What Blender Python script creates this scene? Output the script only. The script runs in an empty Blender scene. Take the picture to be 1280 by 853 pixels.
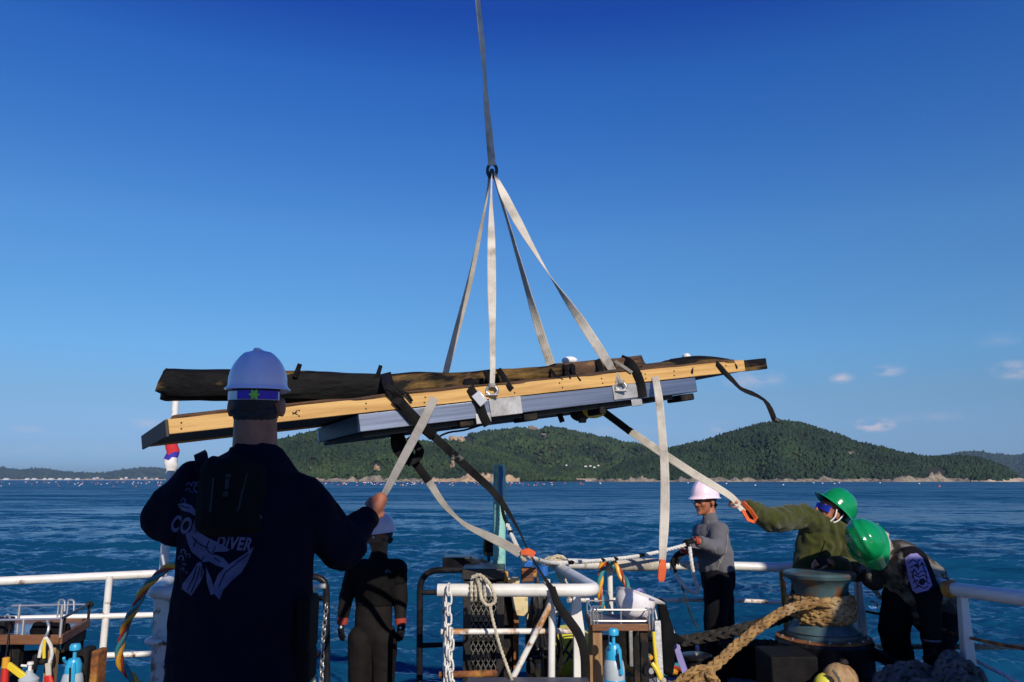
import bpy, bmesh, math, random
import numpy as np
from mathutils import Vector, Matrix
from mathutils.bvhtree import BVHTree

R = math.radians
random.seed(7)
rng = np.random.default_rng(7)
SC = bpy.context.scene
COL = SC.collection

# ------------------------------------------------------------------ camera
CAM_Z = 1.77
F_PX = 995.0                       # focal length in pixels of a 1280 px wide frame
PITCH = math.atan(173.5 / F_PX)
cam_d = bpy.data.cameras.new('camera')
cam_d.sensor_width = 36.0
cam_d.lens = F_PX * 36.0 / 1280.0
cam_d.clip_start = 0.05
cam_d.clip_end = 60000
cam = bpy.data.objects.new('camera', cam_d)
COL.objects.link(cam)
cam.location = (0, 0, CAM_Z)
cam.rotation_euler = (math.pi / 2 + PITCH, 0, 0)
SC.camera = cam

def W(px, py, Y):
    """world point at depth y = Y seen at pixel (px, py) of the 1280x853 photograph"""
    u = (px - 640.0) / F_PX
    v = (426.5 - py) / F_PX
    d = Vector((u, math.cos(PITCH) - v * math.sin(PITCH), math.sin(PITCH) + v * math.cos(PITCH)))
    return Vector((0, 0, CAM_Z)) + d * (Y / d.y)

def ray(px, py):
    u = (px - 640.0) / F_PX
    v = (426.5 - py) / F_PX
    return Vector((u, math.cos(PITCH) - v * math.sin(PITCH), math.sin(PITCH) + v * math.cos(PITCH))).normalized()

# ------------------------------------------------------------------ sky, sun, exposure
SUN_EL = R(30)
SUN_AZ = math.atan2(0.358, -0.934)             # direction to the sun in plan (x, y): behind the camera, a little right
SUN_DIR = Vector((math.cos(SUN_EL) * math.sin(SUN_AZ), math.cos(SUN_EL) * math.cos(SUN_AZ), math.sin(SUN_EL)))
world = bpy.data.worlds.new('World')
SC.world = world
world.use_nodes = True
wn, wl = world.node_tree.nodes, world.node_tree.links
wn.clear()
w_out = wn.new('ShaderNodeOutputWorld')
w_bg = wn.new('ShaderNodeBackground')
w_sky = wn.new('ShaderNodeTexSky')
w_sky.sky_type = 'NISHITA'
w_sky.sun_disc = False
w_sky.sun_elevation = SUN_EL
w_sky.sun_rotation = math.atan2(SUN_DIR.x, SUN_DIR.y)
w_sky.altitude = 0
w_sky.air_density = 1.0
w_sky.dust_density = 0.0
w_sky.ozone_density = 4.0
w_bg.inputs['Strength'].default_value = 0.095
w_hs = wn.new('ShaderNodeHueSaturation')
w_hs.inputs['Saturation'].default_value = 1.13
w_hs.inputs['Value'].default_value = 1.0
w_wb = wn.new('ShaderNodeMix'); w_wb.data_type = 'RGBA'; w_wb.blend_type = 'MULTIPLY'    # the photograph's cool white balance
w_wb.inputs['Factor'].default_value = 1
w_wb.inputs['B'].default_value = (.82, .97, 1.20, 1)
wl.new(w_sky.outputs['Color'], w_wb.inputs['A'])
# colour of clear autumn air by height over the horizon, the same all round
w_sep = wn.new('ShaderNodeSeparateXYZ'); w_tc0 = wn.new('ShaderNodeTexCoord')
wl.new(w_tc0.outputs['Generated'], w_sep.inputs[0])
w_rmp = wn.new('ShaderNodeValToRGB'); cr = w_rmp.color_ramp
stops = [(.02, (.41, .54, .82)), (.04, (.49, .55, .76)), (.098, (.78, .71, .70)), (.153, (.95, .93, .86)), (.197, (1.06, 1.0, .90)),
         (.29, (1.2, 1.1, 1.02)), (.385, (.92, .98, 1.09)), (.47, (.66, .87, 1.14)), (.53, (.40, .55, 1.04)), (.8, (.32, .46, .98))]
while len(cr.elements) < len(stops): cr.elements.new(.5)
for e_, (q_, c_) in zip(cr.elements, stops): e_.position = q_
for e_, (q_, c_) in zip(cr.elements, stops): e_.color = (c_[0] / 2, c_[1] / 2, c_[2] / 2, 1)
wl.new(w_sep.outputs['Z'], w_rmp.inputs['Fac'])
w_x2 = wn.new('ShaderNodeVectorMath'); w_x2.operation = 'SCALE'; w_x2.inputs['Scale'].default_value = 2
wl.new(w_rmp.outputs['Color'], w_x2.inputs[0])
w_m2 = wn.new('ShaderNodeMix'); w_m2.data_type = 'RGBA'; w_m2.blend_type = 'MULTIPLY'; w_m2.inputs['Factor'].default_value = 1
wl.new(w_hs.outputs['Color'], w_m2.inputs['A']); wl.new(w_x2.outputs[0], w_m2.inputs['B'])
wl.new(w_wb.outputs['Result'], w_hs.inputs['Color'])
# a few small fair weather clouds low over the horizon, placed by direction
w_tc = wn.new('ShaderNodeTexCoord')
w_noise = wn.new('ShaderNodeTexNoise')
w_noise.inputs['Scale'].default_value = 38
w_noise.inputs['Detail'].default_value = 5
w_map = wn.new('ShaderNodeMapping')
w_map.inputs['Scale'].default_value = (1, 1, 2.4)
wl.new(w_tc.outputs['Generated'], w_map.inputs['Vector'])
wl.new(w_map.outputs['Vector'], w_noise.inputs['Vector'])
cloud_sum = None
def wmath(op, a, b=None):
    n = wn.new('ShaderNodeMath'); n.operation = op
    for i, x in enumerate((a, b)):
        if x is None: continue
        if isinstance(x, (int, float)): n.inputs[i].default_value = x
        else: wl.new(x, n.inputs[i])
    return n.outputs[0]
for cpx, cpy, rx, rz, amp in [(1094, 531, 19, 8, 2.4), (1111, 463, 16, 7, 1.0), (1052, 473, 13, 6, .9), (1268, 463, 20, 10, 1.0),
                              (942, 475, 32, 12, .65), (905, 537, 26, 9, .5), (1160, 522, 40, 6, .22), (35, 537, 15, 4, .4),
                              (183, 530, 20, 7, .4), (1250, 425, 22, 8, .2), (800, 190, 45, 5, .0), (560, 548, 40, 8, .25),
                              (100, 560, 160, 10, .16), (760, 540, 60, 10, .2)]:
    d = ray(cpx, cpy)
    dot = wn.new('ShaderNodeVectorMath'); dot.operation = 'SUBTRACT'
    wl.new(w_tc.outputs['Generated'], dot.inputs[0]); dot.inputs[1].default_value = d
    scl = wn.new('ShaderNodeVectorMath'); scl.operation = 'MULTIPLY'
    wl.new(dot.outputs[0], scl.inputs[0]); scl.inputs[1].default_value = (F_PX / rx, F_PX / rx, F_PX / rz)
    ln = wn.new('ShaderNodeVectorMath'); ln.operation = 'LENGTH'
    wl.new(scl.outputs[0], ln.inputs[0])
    e = wmath('MULTIPLY', wmath('MAXIMUM', wmath('SUBTRACT', 1.25, ln.outputs['Value']), 0.0), amp)
    cloud_sum = e if cloud_sum is None else wmath('ADD', cloud_sum, e)
thr = wmath('MAXIMUM', wmath('SUBTRACT', w_noise.outputs['Fac'], 0.36), 0.0)
cfac = wmath('MINIMUM', wmath('MULTIPLY', wmath('MULTIPLY', cloud_sum, thr), 2.2), 0.62)
w_mix = wn.new('ShaderNodeMix'); w_mix.data_type = 'RGBA'
wl.new(cfac, w_mix.inputs['Factor'])
wl.new(w_m2.outputs['Result'], w_mix.inputs['A'])
w_mix.inputs['B'].default_value = (7.2, 6.3, 7.0, 1)
wl.new(w_mix.outputs['Result'], w_bg.inputs['Color'])
wl.new(w_bg.outputs['Background'], w_out.inputs['Surface'])

sun_d = bpy.data.lights.new('sun', 'SUN')
sun_d.energy = 4.2
sun_d.angle = R(0.5)
sun_d.color = (1.0, 0.9, 0.76)
sun = bpy.data.objects.new('sun', sun_d)
COL.objects.link(sun)
sun.location = SUN_DIR * 40
sun.rotation_euler = SUN_DIR.to_track_quat('Z', 'Y').to_euler()

SC.view_settings.view_transform = 'Standard'
SC.view_settings.look = 'None'
SC.view_settings.gamma = 1
SC.view_settings.exposure = 0.0
SC.view_settings.use_curve_mapping = False

# ------------------------------------------------------------------ numpy noise
_perm = np.random.default_rng(3).permutation(256)
_perm = np.concatenate([_perm, _perm, _perm])
_grad = np.random.default_rng(4).normal(size=(256, 3))
_grad /= np.linalg.norm(_grad, axis=1)[:, None]
def pnoise(P):
    P = np.asarray(P, float)
    I = np.floor(P).astype(int); Fr = P - I; I &= 255
    U = Fr * Fr * Fr * (Fr * (Fr * 6 - 15) + 10)
    out = 0
    for dx in (0, 1):
        wx = U[:, 0] if dx else 1 - U[:, 0]
        for dy in (0, 1):
            wy = U[:, 1] if dy else 1 - U[:, 1]
            for dz in (0, 1):
                wz = U[:, 2] if dz else 1 - U[:, 2]
                h = _perm[_perm[_perm[(I[:, 0] + dx) & 255] + ((I[:, 1] + dy) & 255)] + ((I[:, 2] + dz) & 255)]
                g = _grad[h]
                out = out + wx * wy * wz * (g * (Fr - np.array([dx, dy, dz]))).sum(1)
    return out * 1.6
def fbm(P, octaves=4, gain=.5):
    P = np.asarray(P, float)
    s, a = 0, 1
    for o in range(octaves):
        s = s + a * pnoise(P * 2 ** o + 17.3 * o); a *= gain
    return s

# ------------------------------------------------------------------ materials
def mat(name, c, rough=.6, metal=0., c2=None, scale=8., lo=.4, hi=.65, stretch=(1, 1, 1), bump=0., bscale=None, spec=None, coat=0.,
        c3=None, s3=3., lo3=.55, hi3=.7, det=6., rvar=0., attr=None, sheen=0., trans=0., ior=None, bdist=.01, along=None):
    m = bpy.data.materials.new(name); m.use_nodes = True
    n, l = m.node_tree.nodes, m.node_tree.links
    b = n['Principled BSDF']
    b.inputs['Base Color'].default_value = (*c, 1)
    b.inputs['Roughness'].default_value = rough
    b.inputs['Metallic'].default_value = metal
    if spec is not None: b.inputs['Specular IOR Level'].default_value = spec
    if coat: b.inputs['Coat Weight'].default_value = coat; b.inputs['Coat Roughness'].default_value = .06
    if sheen: b.inputs['Sheen Weight'].default_value = sheen
    if trans: b.inputs['Transmission Weight'].default_value = trans
    if ior: b.inputs['IOR'].default_value = ior
    tc = n.new('ShaderNodeTexCoord'); mp = n.new('ShaderNodeMapping')
    mp.inputs['Scale'].default_value = stretch
    if along is None: l.new(tc.outputs['Object'], mp.inputs['Vector'])
    else:                                   # grain runs along this direction
        mr = n.new('ShaderNodeMapping'); mr.inputs['Rotation'].default_value = along
        l.new(tc.outputs['Object'], mr.inputs['Vector']); l.new(mr.outputs['Vector'], mp.inputs['Vector'])
    last = None
    def noise(s, d=det):
        t = n.new('ShaderNodeTexNoise'); t.inputs['Scale'].default_value = s; t.inputs['Detail'].default_value = d
        t.inputs['Roughness'].default_value = .6
        l.new(mp.outputs['Vector'], t.inputs['Vector']); return t.outputs['Fac']
    def ramp(x, a, z):
        r = n.new('ShaderNodeMapRange'); r.inputs['From Min'].default_value = a; r.inputs['From Max'].default_value = z
        l.new(x, r.inputs['Value']); return r.outputs['Result']
    def mix(f, a, bb):
        x = n.new('ShaderNodeMix'); x.data_type = 'RGBA'; l.new(f, x.inputs['Factor'])
        for k, q in (('A', a), ('B', bb)):
            if isinstance(q, tuple): x.inputs[k].default_value = (*q, 1)
            else: l.new(q, x.inputs[k])
        return x.outputs['Result']
    if attr:
        a = n.new('ShaderNodeAttribute'); a.attribute_name = attr
        last = mix(a.outputs['Fac'], c, c2)
    elif c2 is not None:
        f = noise(scale)
        last = mix(ramp(f, lo, hi), c, c2)
        if rvar:
            r = n.new('ShaderNodeMapRange'); r.inputs['To Min'].default_value = rough - rvar; r.inputs['To Max'].default_value = rough + rvar
            l.new(f, r.inputs['Value']); l.new(r.outputs['Result'], b.inputs['Roughness'])
    if c3 is not None:
        last = mix(ramp(noise(s3), lo3, hi3), last if last is not None else c, c3)
    if last is not None: l.new(last, b.inputs['Base Color'])
    if bump:
        bp = n.new('ShaderNodeBump'); bp.inputs['Strength'].default_value = bump; bp.inputs['Distance'].default_value = bdist
        l.new(noise(bscale or scale * 4), bp.inputs['Height']); l.new(bp.outputs['Normal'], b.inputs['Normal'])
    return m

_e1 = (W(872, 490, 5.4) - W(450, 540.5, 4.5)).normalized(); _e2 = Vector((-_e1.y, _e1.x, 0)).normalized()
LOAD = tuple(Matrix((_e1, _e2, _e1.cross(_e2))).to_euler())       # turns the hanging load's length onto x
RUST = (.16, .055, .015)
M = dict(
    white_pipe=mat('white painted pipe', (.78, .77, .73), .35, c2=(.60, .56, .48), scale=5, lo=.46, hi=.8, c3=RUST, s3=7, lo3=.63, hi3=.70, bump=.15, bscale=30),
    white_rusty=mat('rusty white paint', (.76, .74, .68), .45, c2=(.45, .2, .05), scale=6, lo=.52, hi=.62, c3=RUST, s3=14, lo3=.55, hi3=.68, bump=.3, bscale=40),
    rust=mat('rust', (.30, .10, .025), .85, c2=(.09, .035, .015), scale=20, c3=(.5, .25, .05), s3=9, lo3=.5, hi3=.7, bump=.5, bscale=60),
    rust_orange=mat('orange rust', (.52, .26, .05), .8, c2=(.25, .08, .02), scale=14, bump=.5, bscale=60),
    cream_rusty=mat('rusty cream paint', (.70, .58, .32), .5, c2=(.36, .15, .04), scale=7, lo=.52, hi=.66, c3=(.06, .03, .02), s3=16, lo3=.62, hi3=.75, bump=.4, bscale=40),
    black_steel=mat('black painted steel', (.010, .010, .012), .42, c2=(.03, .026, .024), scale=12, bump=.25, bscale=45),
    black_rough=mat('weathered black steel', (.014, .014, .015), .7, c2=(.05, .035, .025), scale=14, lo=.5, hi=.7, bump=.5, bscale=50, spec=.12),
    black_paint=mat('glossy black paint', (.006, .006, .008), .3, c2=(.02, .02, .024), scale=9, bump=.2, bscale=30, spec=.2),
    deck=mat('dark deck paint', (.035, .04, .055), .45, c2=(.06, .05, .05), scale=4, lo=.45, hi=.7, bump=.3, bscale=30, rvar=.15),
    plank_deck=mat('grey deck plank', (.30, .31, .36), .6, c2=(.18, .18, .21), scale=5, stretch=(6, 1, 1), bump=.4, bscale=30),
    blue_plate=mat('blue grey steel plate', (.055, .065, .10), .5, c2=(.09, .09, .11), scale=6, bump=.2, bscale=30),
    turquoise=mat('turquoise paint', (.30, .62, .56), .4, c2=(.30, .58, .52), scale=4, c3=(.16, .42, .40), s3=10, bump=.08, bscale=20),
    capstan=mat('blue green machine paint', (.062, .115, .125), .4, c2=(.035, .07, .08), scale=6, c3=RUST, s3=5, lo3=.56, hi3=.66, bump=.2, bscale=30),
    alu=mat('brushed aluminium', (.30, .335, .42), .38, .9, c2=(.19, .215, .28), scale=3, stretch=(.35, 24, 24), bump=.06, bscale=60, c3=(.25, .24, .24), s3=2, lo3=.62, hi3=.8, along=LOAD),
    alu_dull=mat('dull aluminium plate', (.52, .51, .50), .5, .7, c2=(.33, .32, .30), scale=9, bump=.15, bscale=30),
    alu_shaded=mat('aluminium darkened for shade', (.05, .075, .10), .5, .3, c2=(.07, .09, .11), scale=7, bump=.1),  # aluminium with the shade of the load's ends put into its colour
    chrome=mat('stainless steel', (.66, .65, .64), .38, .8),
    galv=mat('galvanised steel', (.42, .43, .44), .45, .8, c2=(.3, .3, .3), scale=20, bump=.2),
    wood=mat('new pine board', (.66, .40, .13), .62, c2=(.50, .27, .075), scale=3.2, lo=.42, hi=.62, stretch=(.5, 9, 9), c3=(.20, .085, .025), s3=2.6, lo3=.60, hi3=.74, bump=.25, bscale=25, along=LOAD),
    wood_end_shaded=mat('end board darkened for shade', (.035, .034, .034), .7, c2=(.06, .055, .05), scale=6, stretch=(1, 8, .6), bump=.5, bscale=20),  # unlit left end of the platform, its shade put into the board colour
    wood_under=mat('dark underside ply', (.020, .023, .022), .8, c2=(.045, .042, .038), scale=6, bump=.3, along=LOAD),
    old_wood=mat('waterlogged old timber', (.0045, .0045, .005), .68, c2=(.016, .014, .011), scale=4, lo=.5, hi=.78, stretch=(.6, 2.2, 2.2), c3=(.26, .15, .04), s3=2.4, lo3=.54, hi3=.68, bump=.6, bscale=11, bdist=.02, spec=.15, along=LOAD),
    old_wood_brown=mat('brown old timber', (.13, .062, .026), .75, c2=(.035, .022, .013), scale=4, lo=.4, hi=.62, stretch=(.6, 5, 5), c3=(.34, .20, .07), s3=3, lo3=.6, hi3=.72, bump=1., bscale=16, bdist=.02, along=LOAD),
    table_wood=mat('worn brown table wood', (.20, .085, .035), .55, c2=(.10, .04, .02), scale=6, stretch=(.6, 5, 5), bump=.4, bscale=24),
    leg_wood=mat('weathered timber leg', (.42, .28, .13), .65, c2=(.25, .13, .055), scale=6, stretch=(4, 4, .5), bump=.3),
    web_white=mat('off white webbing', (.66, .61, .52), .85, c2=(.40, .36, .30), scale=5, lo=.38, hi=.66, c3=(.14, .125, .10), s3=3.5, lo3=.55, hi3=.72, bump=.4, bscale=120),
    web_grey=mat('dirty grey webbing', (.34, .32, .28), .85, c2=(.22, .20, .17), scale=5, bump=.4, bscale=120),
    web_black=mat('black webbing', (.006, .006, .007), .7, c2=(.012, .011, .011), scale=9, bump=.4, bscale=90, spec=.12),
    web_marked=mat('chalk stained black webbing', (.007, .007, .008), .75, c2=(.02, .02, .02), scale=6, c3=(.4, .4, .38), s3=4, lo3=.62, hi3=.7, bump=.4, bscale=90, spec=.12),
    orange=mat('orange sling eye', (.72, .12, .025), .75, c2=(.55, .09, .03), scale=14, bump=.4, bscale=90),
    rope_tan=mat('golden hemp rope', (.36, .215, .075), .85, c2=(.16, .085, .03), scale=11, bump=.6, bscale=90, c3=(.5, .40, .24), s3=6, lo3=.55, hi3=.75),
    rope_pale=mat('pale rope', (.58, .52, .38), .85, c2=(.42, .37, .27), scale=16, bump=.5, bscale=90),
    rope_white=mat('white rope', (.72, .71, .68), .8, c2=(.55, .54, .52), scale=16, bump=.4, bscale=90),
    rope_grey=mat('grey mooring rope', (.12, .115, .11), .9, c2=(.06, .058, .055), scale=14, bump=.5, bscale=90),
    rope_dark=mat('tarred dark rope', (.025, .024, .023), .9, c2=(.05, .045, .04), scale=14, bump=.5, bscale=90, spec=.12),
    hose_y=mat('yellow hose', (.75, .38, .03), .4, c2=(.6, .27, .03), scale=5),
    hose_t=mat('teal hose', (.03, .24, .26), .4, c2=(.04, .18, .2), scale=5),
    hose_r=mat('red hose', (.42, .045, .02), .4, c2=(.3, .03, .02), scale=5),
    blue=mat('blue enamel', (.02, .14, .50), .35, c2=(.03, .10, .35), scale=6),
    cyan=mat('sky blue plastic', (.03, .40, .68), .35, c2=(.04, .34, .6), scale=4),
    milky=mat('translucent white plastic', (.46, .52, .56), .4, c2=(.36, .42, .47), scale=4),
    white_plastic=mat('white plastic', (.8, .8, .78), .3),
    yellow=mat('yellow plastic', (.80, .62, .03), .4, c2=(.7, .5, .03), scale=5),
    float_yellow=mat('yellow float', (.74, .70, .07), .45, c2=(.55, .5, .06), scale=5, bump=.1),
    red=mat('red paint', (.60, .03, .02), .4),
    helmet_white=mat('lavender white helmet shell', (.95, .76, .86), .24, coat=.3, c2=(.90, .71, .81), scale=5, c3=(.66, .54, .60), s3=17, lo3=.66, hi3=.78),
    helmet_plain=mat('white helmet shell', (.80, .78, .80), .25, coat=.3, c2=(.72, .70, .72), scale=5),
    helmet_green=mat('green helmet shell', (.004, .26, .075), .16, coat=.5, c2=(.004, .23, .07), scale=5),
    purple=mat('purple band', (.09, .03, .42), .6),
    lime=mat('lime knob', (.30, .66, .05), .45),
    skin=mat('skin', (.40, .15, .08), .5, c2=(.31, .105, .05), scale=14, bump=.12, bscale=90),
    skin_tan=mat('tanned skin', (.27, .12, .07), .5, c2=(.21, .09, .05), scale=14, bump=.12, bscale=90),
    hair=mat('black hair', (.008, .007, .007), .55, c2=(.02, .017, .016), scale=60, bump=.7, bscale=140),
    navy=mat('navy sweatshirt', (.003, .0027, .011), .92, c2=(.005, .004, .015), scale=6, bump=.25, bscale=220, sheen=.0, spec=.12),
    black_cloth=mat('black cloth', (.004, .004, .0045), .9, c2=(.008, .008, .009), scale=8, bump=.3, bscale=150, spec=.12),
    dark_trousers=mat('black trousers', (.0045, .0045, .007), .88, c2=(.008, .008, .011), scale=8, bump=.3, bscale=120, spec=.12),
    pack=mat('black nylon', (.0035, .0035, .004), .75, c2=(.006, .006, .0065), scale=10, bump=.3, bscale=200, spec=.12),
    wetsuit=mat('dark grey neoprene', (.014, .012, .0125), .75, c2=(.010, .0085, .009), scale=7, bump=.25, bscale=150, spec=.12),
    wet_black_shaded=mat('black neoprene with shade', (.005, .005, .0055), .75, c2=(.008, .008, .009), scale=7, bump=.25, bscale=150, spec=.12),  # dark suit top, with shade from the load mixed into the colour
    grey_shirt=mat('grey pullover', (.125, .125, .145), .9, c2=(.10, .10, .118), scale=7, bump=.35, bscale=200, sheen=.1),
    fleece=mat('olive fleece', (.058, .066, .013), .95, c2=(.038, .043, .009), scale=30, bump=.8, bscale=160, sheen=.25, spec=.12),
    camo=mat('camouflage cotton', (.045, .044, .042), .9, c2=(.26, .245, .205), scale=5, lo=.46, hi=.60, c3=(.035, .034, .032), s3=9, lo3=.54, hi3=.58, bump=.3, bscale=150, spec=.12),
    sunflap=mat('pale camouflage flap', (.50, .46, .38), .9, c2=(.30, .27, .21), scale=22, lo=.5, hi=.55, bump=.3, bscale=150),
    print_blue=mat('pale blue print', (.12, .11, .20), .85, c2=(.07, .065, .12), scale=20),
    lavender=mat('lavender panel', (.24, .22, .48), .8, c2=(.19, .175, .40), scale=9),
    print_black=mat('black print', (.006, .006, .012), .85),
    glove=mat('black glove', (.010, .010, .011), .7, c2=(.018, .018, .019), scale=20, bump=.4, bscale=120, spec=.12),
    cuff_red=mat('red cuff', (.34, .04, .025), .8),
    glass=mat('lens', (.02, .02, .05), .05, spec=.8),
    goggles=mat('blue mirror lens', (.03, .05, .35), .06, .6),
    eye=mat('eye white', (.7, .68, .65), .2),
    iris=mat('dark iris', (.02, .012, .01), .15),
    lips=mat('lips', (.36, .13, .10), .5),
    mesh_wire=mat('worn expanded metal', (.20, .195, .18), .5, .5, c2=(.04, .035, .03), scale=18, lo=.5, hi=.6),
    flag_white=mat('white flag cloth', (.80, .79, .78), .85, bump=.2, bscale=60),
    flag_blue=mat('blue flag cloth', (.04, .03, .36), .85),
    flag_red=mat('red flag cloth', (.62, .03, .04), .85),
    shiny_mat=mat('clear plastic sheet', (.10, .14, .22), .18),
    rock=mat('shore rock', (.28, .235, .17), .9, c2=(.12, .095, .07), scale=.12, lo=.45, hi=.62, c3=(.42, .36, .27), s3=.3, lo3=.55, hi3=.75, bump=.8, bscale=.5, bdist=1.),
    cliff=mat('tan cliff', (.50, .36, .22), .9, c2=(.34, .22, .12), scale=.1, c3=(.14, .13, .06), s3=.16, lo3=.6, hi3=.7, bump=.8, bscale=.4, bdist=1.),
    sand=mat('beach sand', (.55, .42, .29), .95, c2=(.46, .35, .25), scale=.05),
    hill_soil=mat('forest floor', (.012, .020, .008), .95, c2=(.025, .03, .012), scale=.03),
    far_hill=mat('far wooded hill', (.02, .035, .02), .95, c2=(.035, .045, .025), scale=.006, bump=.6, bscale=.02, bdist=20.),
    tree_a=mat('wooded hillside crowns', (.005, .023, .008), .85, c2=(.044, .078, .020), attr='tint'),
    tree_b=mat('pine hillside crowns', (.004, .019, .009), .85, c2=(.024, .056, .017), attr='tint'),
    house_white=mat('pale house wall', (.72, .70, .68), .8),
    house_roof=mat('blue house roof', (.10, .16, .30), .7),
    pink_roof=mat('red house roof', (.42, .2, .17), .7),
    float_red=mat('red fishing float', (.60, .15, .10), .5),
    float_pale=mat('pale fishing float', (.75, .68, .66), .5),
    float_black=mat('dark fishing float', (.05, .05, .06), .5),
    deck_bounce=mat('pale grey bounce paint', (.55, .53, .50), .6, c2=(.42, .40, .38), scale=2, bump=.1),  # for the unseen sheets added to bounce sunlight
    ship_white=mat('ship white paint', (.70, .70, .70), .45, c2=(.62, .60, .56), scale=1.2, bump=.1),
    ship_glass=mat('dark window glass', (.02, .025, .03), .08),
    crane_y=mat('crane paint', (.55, .42, .12), .5, c2=(.4, .25, .08), scale=2),
)
# ------------------------------------------------------------------ builders
BASE = {}
def base_of(o):
    return BASE.get(o.name, Vector((0, 0, 0))) if o is not None else Vector((0, 0, 0))
def tag(o, label=None, cat=None, group=None, kind=None):
    if label: o['label'] = label
    if cat: o['category'] = cat
    if group: o['group'] = group
    if kind: o['kind'] = kind
    return o
def thing(name, label, cat, loc=(0, 0, 0), group=None):
    o = bpy.data.objects.new(name, None); COL.objects.link(o)
    o.empty_display_size = .1
    o.location = loc
    BASE[o.name] = Vector(loc)
    return tag(o, label, cat, group)

def link_mesh(name, me, m, parent=None, **kw):
    """me has WORLD coordinates; origin moves to the parent's base (or the mesh's own foot)"""
    o = bpy.data.objects.new(name, me); COL.objects.link(o)
    if m is not None: me.materials.append(m)
    if parent is not None:
        o.parent = parent
        b = base_of(parent)
        me.transform(Matrix.Translation(-b))
        BASE[o.name] = b.copy()
    else:
        n = len(me.vertices)
        co = np.empty(n * 3, 'f'); me.vertices.foreach_get('co', co); co = co.reshape(-1, 3)
        b = Vector((float((co[:, 0].min() + co[:, 0].max()) / 2), float((co[:, 1].min() + co[:, 1].max()) / 2), float(co[:, 2].min())))
        me.transform(Matrix.Translation(-b)); o.location = b
        BASE[o.name] = b
    tag(o, **kw)
    return o

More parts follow.
